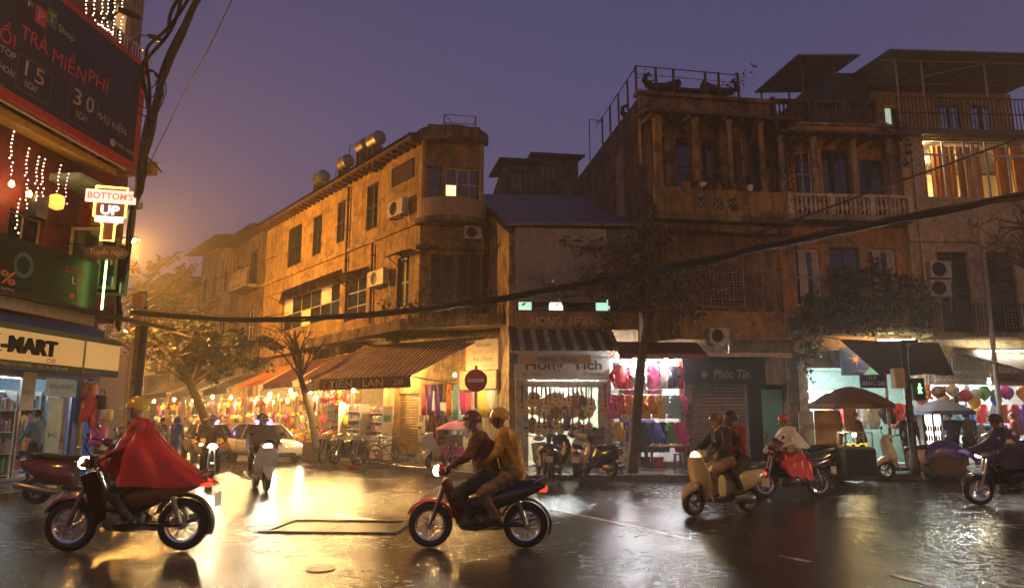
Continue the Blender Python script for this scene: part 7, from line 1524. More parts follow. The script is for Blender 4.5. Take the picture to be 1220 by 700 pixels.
# side street stalls: stands, then rows of goods hung on them
stalls = [(-6.6, -3.2, 'brown awning'), (-10.4, -6.9, 'maroon awning'), (-14.6, -10.8, 'striped orange awning'), (-19.6, -15.4, 'olive awning'), (-26, -20.4, 'pale canvas awning'), (-34, -27, 'far red awning')]
rnd = random.Random(21); warm = ['red', 'orange', 'yellow', 'beige', 'brown', 'pink', 'orange', 'red', 'white', 'yellow']
for si, (u0, u1, nm) in enumerate(stalls):
    s_ = thing('market_stall', 'stall rack crowded with hanging goods under the %s' % nm, 'stall', FS.w(u0, 1.0, SW), FS.a); W_ = u1 - u0
    mb = MB()
    for x in (0, W_ * .5, W_): mb.tube([(x, 0, 0), (x, 0, 2.7)], .025, 6)
    for z in (1.0, 1.75, 2.6): mb.tube([(0, 0, z), (W_, 0, z)], .018, 5)
    mb.build('rack', STEEL, s_); MB().box(.05, -.5, .5, W_ - .05, -.03, .56).build('counter', BROWNWOOD, s_); MB().box(.08, -.47, 0, W_ - .08, -.42, .498).build('counter_front', CL['brown'], s_)
    per = max(6, int(W_ / .42)); kinds = ['bag', 'lantern', 'bag', 'soft_toy', 'hat', 'shirt', 'dress']
    for ri, z in enumerate((2.55, 1.72, 1.0)):
        for i in range(per):
            if si >= 4 and i % 2: continue
            p = FS.w(u0 + W_ * (i + .5) / per + rnd.uniform(-.08, .08), 1.05 + rnd.uniform(0, .12) + (.3 if ri == 2 else 0), SW + z - .05); kd = kinds[rnd.randrange(7)]; cn = warm[rnd.randrange(10)]; where = 'on the %s of the stall under the %s' % (('top bar', 'middle bar', 'low bar')[ri], nm)
            if kd in ('shirt', 'dress'): garment(kd, cn, p - Vector((0, 0, .12)), FS.a + rnd.uniform(-.4, .4), where, 'goods ' + where, .8)
            else: good(kd, cn, p, FS.a + rnd.uniform(-.6, .6), 'hanging ' + where, 'goods ' + where, rnd.uniform(.85, 1.2))
    for i in range(per):
        if si < 3: good('hat' if i % 3 else 'soft_toy', warm[rnd.randrange(10)], FS.w(u0 + W_ * (i + .5) / per, 1.28, SW + (.585 if i % 3 else .99)), rnd.random() * 6, 'set out on the counter under the ' + nm, 'goods on the counter under the ' + nm)
for i, u in enumerate((-4.6, -3.3, -2.0)): shelf(FS, u, .95 - .25 * i, 1.1, 2.1 - .1 * i, ('tall', 'middle', 'shorter')[i] + ' shelf of trinkets between the stalls and the ochre shutter', seed=40 + i, rows=6, dep=.4)
# mini-mart corner: bags on show
for i, (cn, px, py, k, sc) in enumerate((('red', 107, 478, 'dress', 1.1), ('red', 112, 500, 'shirt', .9), ('yellow', 128, 492, 'bag', 1.), ('orange', 108, 460, 'bag', 1.1), ('black', 121, 475, 'bag', 1.2), ('magenta', 118, 512, 'bag', 1.5), ('white', 122, 492, 'bag', .9))):
    u_, v_2 = FL.uv(px, py, .15); where = 'outside the mini-mart corner, item %s' % ('by the door', 'below the red dress', 'by the post', 'under the fascia', 'beside the orange one', 'lowest of all', 'next to the yellow one')[i]
    where = ('by the mini-mart door', 'below the red dress outside the mini-mart', 'nearest the mini-mart corner post', 'right under the mini-mart fascia', 'beside the orange bag at the mini-mart', 'low down at the mini-mart corner', 'next to the yellow bag at the mini-mart')[i]
    if k in ('dress', 'shirt'): garment(k, cn, FL.w(u_, .15, v_2 + .35), FL.a, where, None, sc)
    else: good(k, cn, FL.w(u_, .15, v_2 + .15), FL.a, 'hanging ' + where, None, sc)
# balloon and lantern shop on the right
rnd = random.Random(4)
for i, (px, py, cn, s_) in enumerate(((1172, 467, 'green', 1.5), (1184, 470, 'green', 1.3), (1192, 466, 'magenta', 1.4), (1201, 467, 'violet', 1.3), (1184, 476, 'blue', 1.3), (1214, 468, 'orange', 1.6), (1162, 470, 'white', 1.4))):
    good('balloon', cn, FR.w(FR.uv(px, py, .4)[0], .4 + .1 * (i % 3), FR.uv(px, py, .4)[1]), 0, 'floating at the balloon shop front' if i not in (0, 1) else ('high up' if i == 0 else 'a little lower') + ' at the balloon shop front', None, s_)
for i, (px, py, cn) in enumerate(((1105, 463, 'orange'), (1114, 466, 'brown'), (1124, 468, 'red'), (1131, 464, 'beige'), (1138, 472, 'brown'), (1146, 470, 'red'), (1152, 466, 'white'), (1120, 476, 'beige'), (1094, 470, 'brown'), (1157, 478, 'yellow'))):
    good('lantern' if i % 2 else 'soft_toy', cn, FR.w(FR.uv(px, py, .3)[0], .3 + .15 * (i % 2), FR.uv(px, py, .3)[1] + .1), rnd.random(), 'hanging in the front of the balloon shop', 'toys and lanterns at the balloon shop', 1.2)
row(FR, uK0 + .9, uK0 + 4.6, -.6, 2.3, [('tunic', c) for c in ('white', 'cyan', 'blue', 'yellow', 'red', 'white', 'orange', 'red', 'violet', 'white')], 'inside the balloon shop', 'clothes inside the balloon shop', 1.0)
row(FR, uP1 + .8, uP1 + 3.3, -.8, 2.5, [('tunic', c) for c in ('white', 'orange', 'black', 'red', 'white', 'beige')], 'in the turquoise shop', 'clothes in the turquoise shop', 1.0)
shelf(FR, uK0 + 1.6, -.4, 1.4, 1.3, 'low shelf of coloured packets inside the balloon shop', seed=5)
row(FR, FR.uv(1048, 470, .4)[0], FR.uv(1082, 470, .4)[0], .6, 2.3, [('shirt', 'black'), ('dress', 'red'), ('tunic', 'red')], 'behind the umbrella stall', 'clothes behind the umbrella stall')
# ================================================================ wall and roof equipment
def air_con(F, r, n, label):
    u0, v0, u1, v1 = r; o = thing('air_conditioner', label, 'air conditioner', F.w((u0 + u1) / 2, n, v0), F.a); W_ = max(.3, (u1 - u0) / 2); H_ = max(.4, v1 - v0)
    MB().bbox(-W_, -.36, 0, W_, -.08, H_, .02).build('casing', mat('ac_white', (.5, .47, .4), .45, var=.15, dirt=(.25, .2, .14)), o)
    g = MB(); g.lathe([(H_ * .42, 0), (H_ * .4, -.015), (H_ * .36, -.015), (H_ * .36, .0)], 20, (-W_ * .2, -.362, H_ * .5), 'Y', cap=False)
    for k in range(8): t = k * math.pi / 8; g.tube([(-W_ * .2 - H_ * .38 * math.cos(t), -.372, H_ * .5 - H_ * .38 * math.sin(t)), (-W_ * .2 + H_ * .38 * math.cos(t), -.372, H_ * .5 + H_ * .38 * math.sin(t))], .006, 4)
    f = g.build('fan_grille', DARKSTEEL, o); MB().lathe([(H_ * .36, 0), (.02, -.004)], 20, (-W_ * .2, -.361, H_ * .5), 'Y').build('fan_recess', BLACKP, f)
    mb = MB()
    for x in (-W_ * .7, W_ * .7): mb.box(x - .02, -.36, -.04, x + .02, .0, -.004); mb.tube([(x, -.3, -.03), (x, .0, -.3)], .014, 4)
    mb.build('bracket', RUST, o); MB().tube([(W_, -.2, H_ * .3), (W_ + .08, -.15, H_ * .2), (W_ + .08, -.06, -.5)], .02, 5).build('pipe', WHITEP, o)
air_con(FS, FS.rect(447, 323, 466, 341), 0., 'grimy air conditioner low on the corner house long wall'); air_con(FS, FS.rect(471, 240, 489, 259), 0., 'air conditioner below the slatted vent on the corner house')
air_con(FC, FC.rect(552, 272, 573, 287), 0., 'air conditioner under the curved corner balcony'); air_con(FD, FD.rect(840, 392, 863, 410, .6), .6, 'air conditioner on the band above the shuttered shop')
air_con(FK, FK.rect(1101, 313, 1126, 333), 0., 'upper of two stacked air conditioners on the cream house'); air_con(FK, FK.rect(1101, 335, 1126, 355), 0., 'lower of two stacked air conditioners on the cream house')
def tank(px, py, Y, r, L_, label, horiz=True):
    p = atY(px, py, Y); o = thing('water_tank', label, 'water tank', p, FS.a); mb = MB(); pr_ = [(.02, -L_ / 2 - .08), (r * .7, -L_ / 2 - .05), (r, -L_ / 2)] + [(r + (.012 if k % 2 else 0), -L_ / 2 + L_ * k / 8) for k in range(1, 8)] + [(r, L_ / 2), (r * .7, L_ / 2 + .05), (.02, L_ / 2 + .08)]
    mb.lathe(pr_, 18, (0, 0, r + .12), 'X'); mb.build('drum', mat('stainless_tank', (.3, .28, .26), .45, .8, var=.2), o, smooth=True); mb = MB()
    for x in (-L_ * .3, L_ * .3): mb.box(x - .03, -r * .8, -.9, x + .03, r * .8, .1)
    mb.build('cradle', RUST, o); MB().tube([(0, r * .5, .1), (0, r * .6, -.9)], .02, 5).build('pipe', WHITEP, o)
tank(411, 204, 31.5, .3, .7, 'steel water tank beside the roof pole on the corner house'); tank(447, 178, 28.5, .3, .75, 'largest steel water tank nearest the corner on the corner house roof'); tank(432, 184, 30, .27, .6, 'steel water tank between two others on the corner house roof'); tank(382, 222, 36, .34, .8, 'farthest steel water tank on the corner house roof')
an = thing('roof_aerial', 'thin rusty aerial frame above the corner house roof', 'aerial', atY(415, 212, 30.5)); MB().tube([(0, 0, -.6), (0, 0, 1.6)], .02, 5).tube([(0, 0, 1.6), (.9, 0, 1.1)], .015, 5).tube([(-.7, .5, -.6), (-.7, .5, .5)], .02, 5).tube([(-.7, .5, .5), (.1, .5, .5)], .012, 5).build('frame', RUST, an)
an = thing('roof_aerial', 'leaning aerial pole on the roof beside the dragon roof house', 'aerial', atY(703, 190, 27)); MB().tube([(0, 0, -.9), (0, 0, 1.7)], .02, 5).tube([(0, 0, 1.7), (.6, 0, 1.6)], .015, 5).tube([(.3, 0, 1.2), (.3, 0, 1.65)], .01, 4).build('frame', RUST, an)
# ================================================================ plants
LEAF = mat('leaf_green', (.05, .075, .018), .5, var=.5, scale=3); LEAFO = mat('leaf_dry', (.16, .09, .02), .55, var=.5, scale=3); LEAFD = mat('leaf_dark', (.028, .045, .014), .5, var=.5, scale=3); BARK = mat('bark', (.08, .055, .035), .85, var=.4, bump=.6, bscale=25)
def leaves(mb, rnd, c, rad, k, size, mi=0, droop=.3):
    for _ in range(k):
        while True:
            d = Vector((rnd.uniform(-1, 1), rnd.uniform(-1, 1), rnd.uniform(-1, 1)))
            if d.length < 1: break
        p = Vector(c) + Vector((d.x * rad[0], d.y * rad[1], d.z * rad[2])); a = Vector((rnd.gauss(0, 1), rnd.gauss(0, 1), rnd.gauss(-droop, .6))).normalized(); b = a.cross(Vector((rnd.gauss(0, 1), rnd.gauss(0, 1), rnd.gauss(0, 1)))).normalized(); s_ = size * rnd.uniform(.6, 1.3)
        mb.add([p, p + a * s_ * .5 + b * s_ * .26, p + a * s_, p + a * s_ * .5 - b * s_ * .26], [(0, 1, 2, 3)], mi)
def tree(label, trunk, r0, crowns, k, size, m, seed, twigs=14, name='tree', bare=False):
    rnd = random.Random(seed); base = Vector(trunk[0]); o = thing(name, label, 'tree', base); tr = [Vector(p) - base for p in trunk]; n = len(tr)
    MB().tube(tr, [r0 * (1 - .6 * i / (n - 1)) for i in range(n)], 9).build('trunk', BARK, o, smooth=True); br = MB(); lf = MB(); tips = []
    for c, rad in crowns:
        c = Vector(c) - base
        for q in range(twigs):
            st_ = tr[rnd.randrange(n // 2, n)]; d = Vector((rnd.uniform(-1, 1) * rad[0], rnd.uniform(-1, 1) * rad[1], rnd.uniform(-.9, 1) * rad[2])); e = c + d; m1 = st_.lerp(e, .5) + Vector((rnd.gauss(0, .12), rnd.gauss(0, .12), rnd.uniform(.0, .3)))
            br.tube([st_, m1, e], [r0 * .32, r0 * .17, .008], 5); tips.append((m1, e))
            for z in range(3 if not bare else 5):
                f = rnd.random(); s2 = m1.lerp(e, f); e2 = s2 + Vector((rnd.gauss(0, .3), rnd.gauss(0, .3), rnd.gauss(.1, .25))); br.tube([s2, s2.lerp(e2, .5) + Vector((0, 0, .05)), e2], [.012, .008, .004], 3); tips.append((s2, e2))
        for q in range(k):
            a, b = tips[rnd.randrange(len(tips))]; p = a.lerp(b, rnd.uniform(.3, 1.05)); leaves(lf, rnd, p, (.22, .22, .18), 7, size, rnd.random() < .35)
    br.build('branches', BARK, o)
    if k: lf.build('crown', [m, LEAFO], o)
    return o
A = lambda px, py, Y: tuple(atY(px, py, Y))
tree('slim leaning street tree with sparse russet leaves in front of the clothes shop', [A(753, 568, 20.6), A(758, 500, 20.6), A(764, 430, 20.6), A(774, 370, 20.7), A(783, 310, 20.8), A(790, 270, 21)], .17, [(A(700, 325, 20.8), (1.4, .8, .9)), (A(800, 330, 20.8), (1.5, .9, 1.2)), (A(770, 385, 20.3), (1.6, .8, .6)), (A(760, 290, 21), (1.2, .8, .6))], 80, .18, LEAF, 3)
tree('leaning tree with green crown over the side street stalls', [A(262, 552, 29), A(245, 500, 29), A(228, 460, 29.5), A(212, 425, 30), A(205, 395, 30)], .22, [(A(285, 432, 30), (1.9, 1.4, 1.1)), (A(240, 410, 31), (1.6, 1.4, 1.0)), (A(190, 405, 31.5), (1.3, 1.2, .9))], 220, .24, LEAF, 5)
tree('bare pollarded tree in front of the orange side street awning', [A(378, 540, 28.5), A(372, 500, 28.5), A(358, 450, 28.3), A(356, 425, 28.2), A(352, 405, 28.2)], .16, [(A(345, 392, 28.2), (1.0, .7, .7)), (A(370, 400, 28.2), (.8, .6, .6))], 5, .1, LEAFO, 8, 10, bare=True)
tree('tree with bare twigs reaching in front of the cream house', [A(1262, 560, 19.5), A(1255, 430, 19.5), A(1240, 330, 19.5), A(1230, 270, 19.5)], .13, [(A(1200, 262, 19.5), (1.1, .6, .8)), (A(1185, 295, 19.6), (.9, .6, .4))], 12, .1, LEAFO, 9, 16, bare=True)
tree('hazy full crowned tree by the glowing sodium lamp', [A(150, 520, 40), A(158, 420, 40), A(165, 350, 40)], .25, [(A(185, 345, 41), (2.8, 2, 2.2)), (A(215, 385, 41), (2.2, 2, 1.5)), (A(160, 400, 41), (2.2, 2, 1.6))], 150, .3, LEAF, 10)
def vine(label, F, boxes, k, size, seed, n=.0, name='vine', ms=(LEAFD, LEAF)):
    rnd = random.Random(seed); o = thing(name, label, 'plant', F.o, F.a); lf = MB(); stm = MB()
    for (u0, v0, u1, v1, nn, w_) in boxes:
        cnt = int(k * (u1 - u0) * (v1 - v0))
        for q in range(max(3, cnt // 18)): x = rnd.uniform(u0, u1); stm.tube([(x, -nn, v1), (x + rnd.gauss(0, .15), -nn - w_ * .3, (v0 + v1) / 2), (x + rnd.gauss(0, .25), -nn - w_ * .2, v0)], .01, 3)
        for q in range(cnt // 6 + 1):
            c = (rnd.uniform(u0, u1), -nn - rnd.uniform(0, w_), v0 + (v1 - v0) * rnd.random() ** .8); leaves(lf, rnd, c, (.16, .14, .16), 6, size, rnd.random() < .3)
    stm.build('stems', BARK, o); lf.build('foliage', list(ms), o)
def bx_(F, x0, y0, x1, y1, n, w_): r = F.rect(x0, y0, x1, y1, n); return (*r, n, w_)
vine('dense dark creeper smothering the orange house balcony', FO, [bx_(FO, 955, 355, 1108, 398, 1.0, .5), bx_(FO, 985, 322, 1062, 360, 1.0, .5), bx_(FO, 1030, 312, 1056, 330, 1.0, .4), bx_(FO, 1065, 330, 1100, 360, 1.0, .4)], 260, .17, 31)
vine('creeper hanging from the ledge between the shuttered and turquoise shops', FR, [bx_(FR, 940, 378, 975, 430, .9, .4), bx_(FR, 950, 425, 966, 452, .9, .3)], 200, .16, 32)
vine('weeds growing along the dragon roof house loggia canopy', FD, [bx_(FD, 762, 132, 790, 150, .5, .5), bx_(FD, 800, 216, 890, 227, .9, .3), bx_(FD, 905, 150, 945, 200, .2, .4)], 150, .16, 33)
vine('creeper climbing between the dragon roof house and the orange house', FO, [bx_(FO, 925, 165, 945, 260, .3, .4), bx_(FO, 1045, 150, 1078, 200, .4, .4), bx_(FO, 930, 250, 945, 300, .3, .3)], 150, .15, 34)
vine('dry creeper draped over the tin roof edge beside the street tree', FD, [bx_(FD, 780, 262, 850, 300, .5, .4)], 60, .11, 35, ms=(LEAFO, LEAF))
# potted plants on ledges and roofs
def pot_plant(p, label, seed, h=.5, group=None, m=LEAFD, sp=.22, k=46):
    rnd = random.Random(seed); o = thing('potted_plant', label, 'plant', p, 0, group); MB().lathe([(.09, 0), (.13, .2), (.145, .21), (.12, .2)], 12).build('pot', TERRA if seed % 3 else WHITEP, o, smooth=True); lf = MB(); st_ = MB()
    for q in range(6): e = Vector((rnd.gauss(0, sp * .6), rnd.gauss(0, sp * .6), .2 + h * rnd.uniform(.6, 1))); st_.tube([(0, 0, .15), e * .6 + Vector((0, 0, .1)), e], [.012, .008, .004], 4); leaves(lf, rnd, e, (sp, sp, h * .35), k // 6, .13, 0)
    st_.build('stems', BARK, o); lf.build('foliage', [m, LEAFO], o)
for i, px in enumerate((458, 471, 486, 500, 513, 528, 541, 553, 566, 580, 590)):
    p = FS.w(FS.uv(px, 378, .7)[0], .65, Z2 - .07) if px < 495 else Vector((-3.2 + (px - 500) / 90 * 2.75, 25.05 - (px - 500) / 90 * 1.0, Z2 - .07)); pot_plant(p, ('%s plant in a %s pot on the corner house terrace ledge' % ('tall' if i % 3 == 0 else 'low', 'white' if (i + 50) % 3 == 0 else 'terracotta')), i + 50, .55 if i % 3 else .9, 'potted plants on the corner house terrace')
for i, (u, z, h, lab) in enumerate(((.5, ZT, .8, 'bushy potted plant behind the railing on the dragon roof house'), (3.95, ZT, 1.2, 'tall potted shrub at the end of the dragon roof house railing'), (3.4, ZT, .7, 'small potted plant beside the roof finial'))): pot_plant(FD.w(u, -.5, z - .05), lab, 70 + i, h, None, sp=.3, k=70)
for i in range(5): pot_plant(FD.w(1.2 + i * .55, .93, bal[3]), 'small pot on the dragon roof house loggia parapet', 80 + i, .3, 'pots on the loggia parapet', sp=.12, k=24)
# ================================================================ poles and cables
CABLE = mat('cable_black', (.014, .013, .012), .5, var=.2)
up_ = thing('utility_pole', 'concrete utility pole hung with cables behind the mini-mart corner', 'utility pole', gnd(152, 556, SW)); pb = gnd(152, 556, SW)
MB().lathe([(.15, 0), (.13, 5.6), (.0, 5.62)], 12).build('post', CONC, up_, smooth=True); zj = atY(151, 374, pb.y).z; MB().bbox(-.17, -.34, zj - .55, .17, -.13, zj + .5, .02).build('junction_box', mat('beige_box', (.48, .36, .2), .5, var=.2), up_)
MB().box(-.3, -.22, 5.0, .3, -.16, 5.08).build('cable_bracket', RUST, up_)
def cable(pts, r, label, strands=1, name='cable', seed=0, m=CABLE, loose=.04, group=None):
    rnd = random.Random(seed); P = [Vector(p) for p in pts]; o = thing(name, label, 'cable', P[0], 0, group)
    def cr(t):
        k = len(P) - 1; i = min(int(t * k), k - 1); f = t * k - i; a, b, c, d = P[max(i - 1, 0)], P[i], P[i + 1], P[min(i + 2, k)]
        return .5 * ((2 * b) + (c - a) * f + (2 * a - 5 * b + 4 * c - d) * f * f + (3 * b - a - 3 * c + d) * f ** 3)
    n = 14 * (len(P) - 1)
    for s_ in range(strands):
        ph, w_ = rnd.random() * 6, rnd.uniform(.5, 1.2)
        pp = [cr(i / n) - P[0] + Vector((math.sin(i * .35 * w_ + ph), math.cos(i * .3 * w_ + ph), math.sin(i * .27 + ph * 2))) * (loose if strands > 1 else 0) for i in range(n + 1)]
        MB().tube(pp, r, 6).build('strand', m, o, smooth=True)
    return o
cable([A(157, 372, 21.2), A(300, 381, 20.3), A(450, 374, 19), A(600, 355, 17.6), A(750, 328, 16.2), A(900, 297, 15), A(1060, 263, 13.8), A(1240, 230, 12.6)], .034, 'thick sagging bundle of black cables crossing the whole junction', 6, 'cable_bundle', 1, loose=.05)
cable([A(1240, 155, 14), A(1140, 192, 16), A(1058, 221, 18), A(974, 252, 20.5), A(890, 282, 22.4)], .026, 'single black cable rising from the old house past the cream house', 1, 'cable', 2)
cable([A(141, 392, 21), A(146, 330, 20), A(158, 262, 18.6), A(170, 205, 17.3), A(180, 150, 16), A(196, 90, 14.5), A(238, -10, 12.5)], .045, 'heavy twisted cable bundle climbing past the billboard', 4, 'cable_bundle', 3, loose=.05)
cable([A(150, 300, 20.5), A(168, 210, 17.5), A(172, 130, 15.5), A(177, 75, 14.4), A(200, 30, 13.4), A(226, -14, 12.6)], .035, 'second dark cable bundle looped at the billboard corner', 3, 'cable_bundle', 4, loose=.08)
cable([A(178, 195, 20), A(215, 120, 15), A(250, 55, 12), A(280, -8, 10)], .012, 'thin single wire crossing the open sky')
for i, (a, b, c) in enumerate((((146, 340, 21.2), (180, 352, 24), (330, 395, 33)), ((152, 372, 21.2), (205, 338, 26), (330, 250, 38)), ((152, 380, 21.2), (230, 342, 27), (330, 305, 36)), ((152, 378, 21.2), (220, 392, 26), (345, 372, 31)), ((155, 384, 21.2), (215, 385, 25), (262, 377, 30)), ((150, 366, 21.2), (240, 374, 26), (360, 384, 30)))):
    cable([A(*a), A(*b), A(*c)], .016, ('slack black wire', 'steeply rising wire', 'gently rising wire', 'deeply sagging wire', 'short drooping wire', 'near level wire')[i] + ' from the utility pole into the side street')
cb = thing('coiled_cable', 'tangled loops of spare cable hanging at the billboard corner', 'cable', A(177, 95, 15)); mb = MB(); rnd = random.Random(2)
for k in range(4): r_ = .25 + .1 * k; mb.tube([(r_ * math.cos(t) * .7 + rnd.gauss(0, .02), .03 * k, r_ * math.sin(t) - .1 * k) for t in [i * .45 for i in range(15)]], .014, 4)
mb.build('loops', CABLE, cb)
fl = thing('flood_lamp', 'dark floodlight fixture on an arm above the billboard', 'lamp', A(145, 12, 16)); MB().loft([(-.05, 0, .08, .07), (.1, -.05, .1, .09), (.45, -.2, .07, .06)], 10).build('housing', BLACKP, fl, smooth=True); MB().tube([(0, 0, 0), (-.6, .3, -.15)], .02, 5).build('arm', DARKSTEEL, fl)
cam_ = thing('arm_lamp', 'small dark lamp on a curved arm beside the billboard corner', 'lamp', A(180, 43, 14.5)); MB().tube([(-.55, .1, -.55), (-.45, .05, -.1), (-.2, 0, .02), (0, 0, 0)], .015, 5).build('arm', DARKSTEEL, cam_); MB().loft([(-.05, .0, .05, .05), (.1, -.05, .08, .06), (.25, -.1, .06, .04)], 10).build('head', BLACKP, cam_, smooth=True)
lp = thing('leaning_post', 'pale steel post leaning in front of the cream house', 'post', gnd(1198, 556, SW)); b0_ = gnd(1198, 556, SW); t0_ = atY(1158, 172, b0_.y) - b0_
MB().tube([(0, 0, 0), t0_ * .5, t0_], [.085, .075, .065], 10).build('shaft', mat('pale_steel'), lp, smooth=True); MB().lathe([(.2, 0), (.2, .03), (.1, .05), (.1, .25)], 10).build('base', DARKSTEEL, lp)
sp_ = thing('signal_post', 'dark signal post with a green walking figure lit', 'traffic light', gnd(1091, 567, SW)); b0_ = gnd(1091, 567, SW); zt = atY(1088, 408, b0_.y).z - SW; zsg = atY(1099, 463, b0_.y).z - SW
MB().lathe([(.13, 0), (.13, .4), (.095, .45), (.09, zt)], 12).build('post', DARKSTEEL, sp_, smooth=True); MB().bbox(.1, -.16, zsg - .3, .4, .14, zsg + .28, .02).build('signal_box', BLACKP, sp_)
gm = MB(); gm.ball((.24, -.17, zsg + .11), .025, .01, .025); gm.tube([(.24, -.17, zsg + .07), (.235, -.17, zsg - .02)], .022, 6); gm.tube([(.235, -.17, zsg - .02), (.28, -.17, zsg - .12)], .014, 5); gm.tube([(.235, -.17, zsg - .02), (.2, -.17, zsg - .12)], .014, 5); gm.tube([(.24, -.17, zsg + .06), (.29, -.17, zsg + .01)], .012, 5); gm.tube([(.24, -.17, zsg + .06), (.195, -.17, zsg + .0)], .012, 5); gm.build('green_figure', emit('green_signal', (.1, 1, .15), 14), sp_)
MB().bbox(-.38, -.14, zsg + .02, -.1, .1, zsg + .55, .02).build('control_box', mat('beige_box', (.48, .36, .2), .5), sp_); MB().box(-.12, -.2, zt - .02, .3, .2, zt + .06).build('cap', DARKSTEEL, sp_)
# ================================================================ stalls under umbrellas
def umbrella(label, p, r, h, m, drop=.3, val=.12, panels=8, name='umbrella', cat='umbrella'):
    o = thing(name, label, cat, p); rnd = random.Random(int(r * 99)); cn = MB(); n = panels * 4
    def fn(u, v, dz=0.):
        t = 2 * math.pi * u; seg = abs(math.sin(t * panels / 2)); rr = r * v * (1 - .05 * seg * v); return (rr * math.cos(t), rr * math.sin(t), h + dz - drop * v ** 1.6 - .05 * seg * v * (1 - v) * 2)
    cn.grid(lambda u, v: fn(u, v), n, 8, wrap=True); cn.grid(lambda u, v: fn(u, v, -.012), n, 8, wrap=True); cn.build('canopy', m, o, smooth=True)
    if val:
        vl = MB(); vl.grid(lambda u, v: (fn(u, 1)[0] * (1 + .01 * v), fn(u, 1)[1] * (1 + .01 * v), fn(u, 1)[2] - val * v), n, 2, wrap=True); vl.build('valance', m, o)
    MB().lathe([(.022, .0), (.022, h)], 8).build('pole', STEEL, o, smooth=True)
    for k in range(panels): t = 2 * math.pi * k / panels; MB().tube([(.02 * math.cos(t), .02 * math.sin(t), h - .03)] + [(r * f * math.cos(t), r * f * math.sin(t), h - .03 - drop * f ** 1.6) for f in (.35, .7, .98)], .008, 4).build('rib', STEEL, o)
    MB().lathe([(.25, 0), (.25, .06), (.06, .1)], 12).build('base', CONC, o) if val else None
    return o
q = gnd(1020, 563, SW); zt = atY(1020, 460, q.y).z - SW; umbrella('large brown vendor umbrella over the lit glass stall', q, (1067 - 970) / 2 / 850 * q.y, zt, mat('brown_umbrella', (.14, .07, .045), .7, var=.2), .5)
q = gnd(1128, 556, SW); zt = atY(1128, 476, q.y).z - SW; umbrella('small blue grey umbrella behind the signal post', q, .95, zt, mat('blue_grey_umbrella', (.12, .13, .2), .7, var=.2), .35)
q = gnd(545, 556, SW); zt = atY(545, 500, q.y).z - SW; umbrella('pink umbrella over a small lit stall at the fabric shop', q, .72, zt, mat('pink_umbrella', (.6, .12, .3), .6, var=.15), .28, 0)
pst = thing('sweets_cart', 'small glowing white cart under the pink umbrella', 'cart', gnd(541, 557, SW)); MB().bbox(-.3, -.22, .35, .3, .22, .62, .02).build('box', CL['magenta'], pst); MB().box(-.26, -.2, .64, .26, .2, .98).build('glass_case', glass('cart_glass', (.25, .2, .15)), pst); mb = MB(); mb.box(-.3, -.23, .622, .3, .23, .638); mb.box(-.3, -.23, .982, .3, .23, 1.0); mb.build('trim', CL['pink'], pst)
for s_ in (-1, 1): MB().lathe([(.17, -.02), (.19, 0), (.17, .02)], 16, (.0, s_ * .26, .19), 'Y').build('wheel', RUBBER, pst)
MB().tube([(-.3, 0, .5), (-.55, 0, .75)], .015, 5).build('handle', STEEL, pst)
sb = thing('shield_sign', 'white shield-shaped board with dark characters beside the pink umbrella', 'sign', gnd(563, 560, SW), 0); MB().slab([(-.22, -.02, .95), (.22, -.02, .95), (.28, -.02, 1.15), (.2, -.02, 1.38), (-.2, -.02, 1.38), (-.28, -.02, 1.15)], (0, .03, 0)).build('board', WHITEP, sb, fix=True); lettering(sb, 'XÔI CHÈ', -.17, 1.1, .17, .14, mat('dark_print'), n=.02); MB().tube([(0, .03, 0), (0, .03, .96)], .018, 6).build('leg', STEEL, sb)
gs = thing('glass_stall', 'dark green food stall box with a glowing lamp and glass case on top', 'stall', gnd(1022, 568, SW)); MB().bbox(-.4, -.28, .04, .4, .28, .72, .02).build('cabinet', mat('dark_green_box', (.02, .035, .02), .5, var=.3), gs)
for x in (-.3, -.1, .1, .3): MB().box(x - .012, -.29, .08, x + .012, -.282, .68).build('batten', DARKSTEEL, gs)
frame_mb(-.36, .74, .36, 1.15, .03, -.24, -.21).build('case_frame', STEEL, gs); frame_mb(-.36, .74, .36, 1.15, .03, .21, .24).build('case_frame', STEEL, gs); MB().box(-.38, -.26, .722, .38, .26, .74).build('counter', STEEL, gs); rnd = random.Random(3); mb = MB()
for k in range(30): mb.ball((rnd.uniform(-.3, .3), rnd.uniform(-.18, .18), .78 + rnd.random() * .06), .05, .05, .03, 7, 5, k % 3)
o = mb.build('food', [CL['yellow'], CL['orange'], CL['green']], gs); o['kind'] = 'stuff'; MB().ball((-.02, -.05, 1.08), .05).build('lamp', emit('stall_lamp', (1, .72, .3), 160), gs)
bd = poster(FR, (0, 0, .36, .95), .0, mat('menu_board', (.55, .33, .24), .6, var=.2), 'upright menu board above the lit glass stall', 'menu_board', txt='BÁNH MÌ', cat='sign', dep=.03); bd.location = gnd(1018, 563, SW) + Vector((-.05, -.1, 1.15))
fr_ = thing('drinks_fridge', 'glowing glass door drinks fridge with a red sign on top', 'fridge', FR.w(FR.uv(1110, 505, .9)[0], .9, SW), FR.a); MB().bbox(-.33, -.02, 0, .33, .5, 1.72, .02).build('cabinet', WHITEP, fr_); MB().box(-.27, -.045, .45, .27, -.03, 1.66).build('lit_interior', emit('fridge_glow', (.9, 1, .95), 3.2), fr_)
frame_mb(-.33, .38, .33, 1.72, .05, -.1, -.05, 2, 1, .05).build('door', DARKSTEEL, fr_)
for z in (.75, 1.05, 1.35):
    mb = MB()
    for k in range(7): mb.lathe([(.03, 0), (.03, .14), (.012, .2), (.012, .23)], 8, (-.24 + k * .08, -.065, z - .25), mi=k % 4)
    mb.build('bottle_row', [CL['red'], CL['green'], CL['orange'], CL['brown']], fr_)['kind'] = 'stuff'
